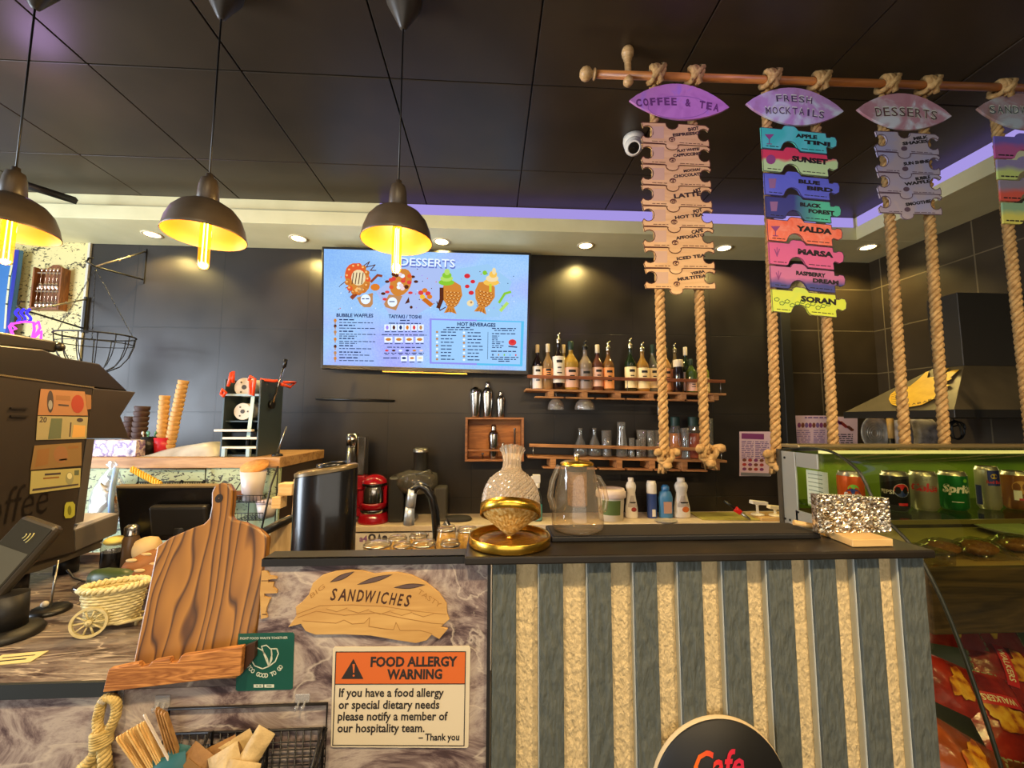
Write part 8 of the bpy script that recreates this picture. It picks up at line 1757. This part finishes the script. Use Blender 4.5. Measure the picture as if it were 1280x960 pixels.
p = Vector((wp(1150, 694, 1.08).x, 1.08, SH2+.0006)); mb = MB(film); vs = [(x*.10*(1 if j else .9), yv*.05, (.0 if j == 0 else .035+random.uniform(-.004, .004))) for j in (0, 1) for x, yv in ((-.5, -1), (0, -1.05), (.5, -1), (.5, 1), (0, 1.05), (-.5, 1))]
mb.add(vs, [tuple(range(6))[::-1], tuple(range(6, 12))]+[(i, (i+1) % 6, 6+(i+1) % 6, 6+i) for i in range(6)]); tag(obj('clear_tub', mb, loc=p, bevel=.004), 'crinkled clear tub at the left end of the pastry shelf', 'tub')
# crisp packets
bagred = noisy('packet_red', [(.35, (100, 18, 14)), (.55, (150, 34, 24)), (.75, (190, 70, 44))], 16, .22, bump=.9); bagor = noisy('packet_orange', [(.35, (104, 44, 14)), (.7, (146, 72, 26))], 16, .22, bump=.9); yl = noisy('packet_yellow', [(.4, (150, 66, 22)), (.48, (206, 140, 30)), (.7, (236, 190, 70))], 34, .3, bump=.6); wlt = M('packet_white', (236, 226, 206), .4); seal = noisy('packet_seal', [(.3, (150, 140, 100)), (.7, (226, 220, 190))], 60, .25, metal=.6, bump=.8)
def packet(lab, px, py, y, w, h, rz, rx, mat, brand=True):
    w *= .86; h *= .86; c = wp(px, py, y); t = thing('crisp_packet', lab, 'crisp packet', c, group='crisp packets in the lower display case'); t.rotation_euler = (Matrix.Rotation(math.radians(rx), 3, 'X') @ Matrix.Rotation(math.radians(rz), 3, 'Y')).to_euler()
    n, m_ = 12, 14
    def surf(s_, mb, u0=-1, u1=1, v0=-1, v1=1, off=0., flip=False):
        vs = []; fs = []
        for i in range(n+1):
            for j in range(m_+1):
                u, v = u0+(u1-u0)*i/n, v0+(v1-v0)*j/m_; e = max(0, 1-abs(u)**2.4)**.8*max(0, 1-abs(v)**3)**.8
                wr = .0022*math.sin(u*9+v*3)*math.sin(v*11)
                vs.append((u*w/2*(1-.05*e), -s_*(.021*e+wr*(1 if e > .05 else 0)+off), v*h/2))
        for i in range(n):
            for j in range(m_): q = (i*(m_+1)+j, (i+1)*(m_+1)+j, (i+1)*(m_+1)+j+1, i*(m_+1)+j+1); fs.append(q if s_ > 0 else q[::-1])
        mb.add(vs, fs, True)
    mb = MB(mat); surf(1, mb); surf(-1, mb); obj('packet', mb, t)
    mb = MB(seal)
    for s_ in (-1, 1):
        for k in range(10): x = -w/2+w*(k+.5)/10; mb.box(x-w*.04, x+w*.03, -.002, .002, s_*h/2-(.012 if s_ > 0 else 0), s_*h/2+(.012 if s_ < 0 else 0))
    obj('seals', mb, t)
    fr = lambda x, z: -(.0245*max(0, 1-abs(2*x/w)**2.4)**.8*max(0, 1-abs(2*z/h)**3)**.8)
    mb = MB(yl); n2 = 26; R_ = w*.30; cz_ = h*.06
    vs = [(0, fr(0, cz_)-.0012, cz_)]; 
    for ring in (.55, 1):
        for i in range(n2): a = 2*PI*i/n2; jt = 1+.22*math.sin(a*3+px)+.12*math.sin(a*7+py); x, z = R_*ring*jt*math.cos(a), cz_+R_*.6*ring*jt*math.sin(a); vs.append((x, fr(x, z)-.0012, z))
    mb.add(vs, [(0, 1+i, 1+(i+1) % n2) for i in range(n2)]+[(1+i, 1+n2+i, 1+n2+(i+1) % n2, 1+(i+1) % n2) for i in range(n2)], True)
    if brand:
        mb.use(wlt); gv, gf, gw_ = text_geo('WALKERS', .02, 0); s_ = w*.52/gw_
        def P(v_, zoff=0): x = v_.x*s_-w*.26; z = -h*.17+v_.y*s_*1.1+zoff; return (x, fr(x, z)-.0022, z)
        mb.use(crd); bx = [(-w*.33, -h*.20), (w*.33, -h*.20), (w*.33, -h*.06), (-w*.33, -h*.06)]
        nb_ = 8; vs = []
        for i in range(nb_+1):
            x = -w*.33+w*.66*i/nb_
            for z in (-h*.20, -h*.06): vs.append((x, fr(x, z)-.0017, z))
        mb.add(vs, [(2*i, 2*i+2, 2*i+3, 2*i+1) for i in range(nb_)], True)
        mb.use(wlt); mb.add([P(v_) for v_ in gv], gf)
    obj('print', mb, t)
packet('red packet at the upper left corner of the lower case', 1178, 775, 1.10, .15, .19, 100, -38, bagred, False)
packet('red packet with yellow patch in the upper row, left of centre', 1222, 775, 1.12, .17, .21, 108, -40, bagred, False)
packet('red packet at the upper right, cut by the right edge', 1276, 742, 1.16, .15, .18, 100, -30, bagred, False)
packet('red packet with bright yellow patch in the middle row at the right', 1262, 838, 1.05, .17, .21, 112, -40, bagred)
packet('reddish packet at the left of the middle row beside the bar end', 1186, 855, 1.02, .14, .18, 118, -42, bagred, False)
packet('large red packet with upside-down white lettering in the lower row', 1248, 893, .98, .17, .21, 192, -44, bagred)
packet('red packet at the bottom right, cut by the edge', 1300, 900, 1.02, .17, .21, 196, -44, bagred)
packet('orange packet lowest in the case at the left', 1205, 948, .93, .14, .18, 130, -50, bagor, False)
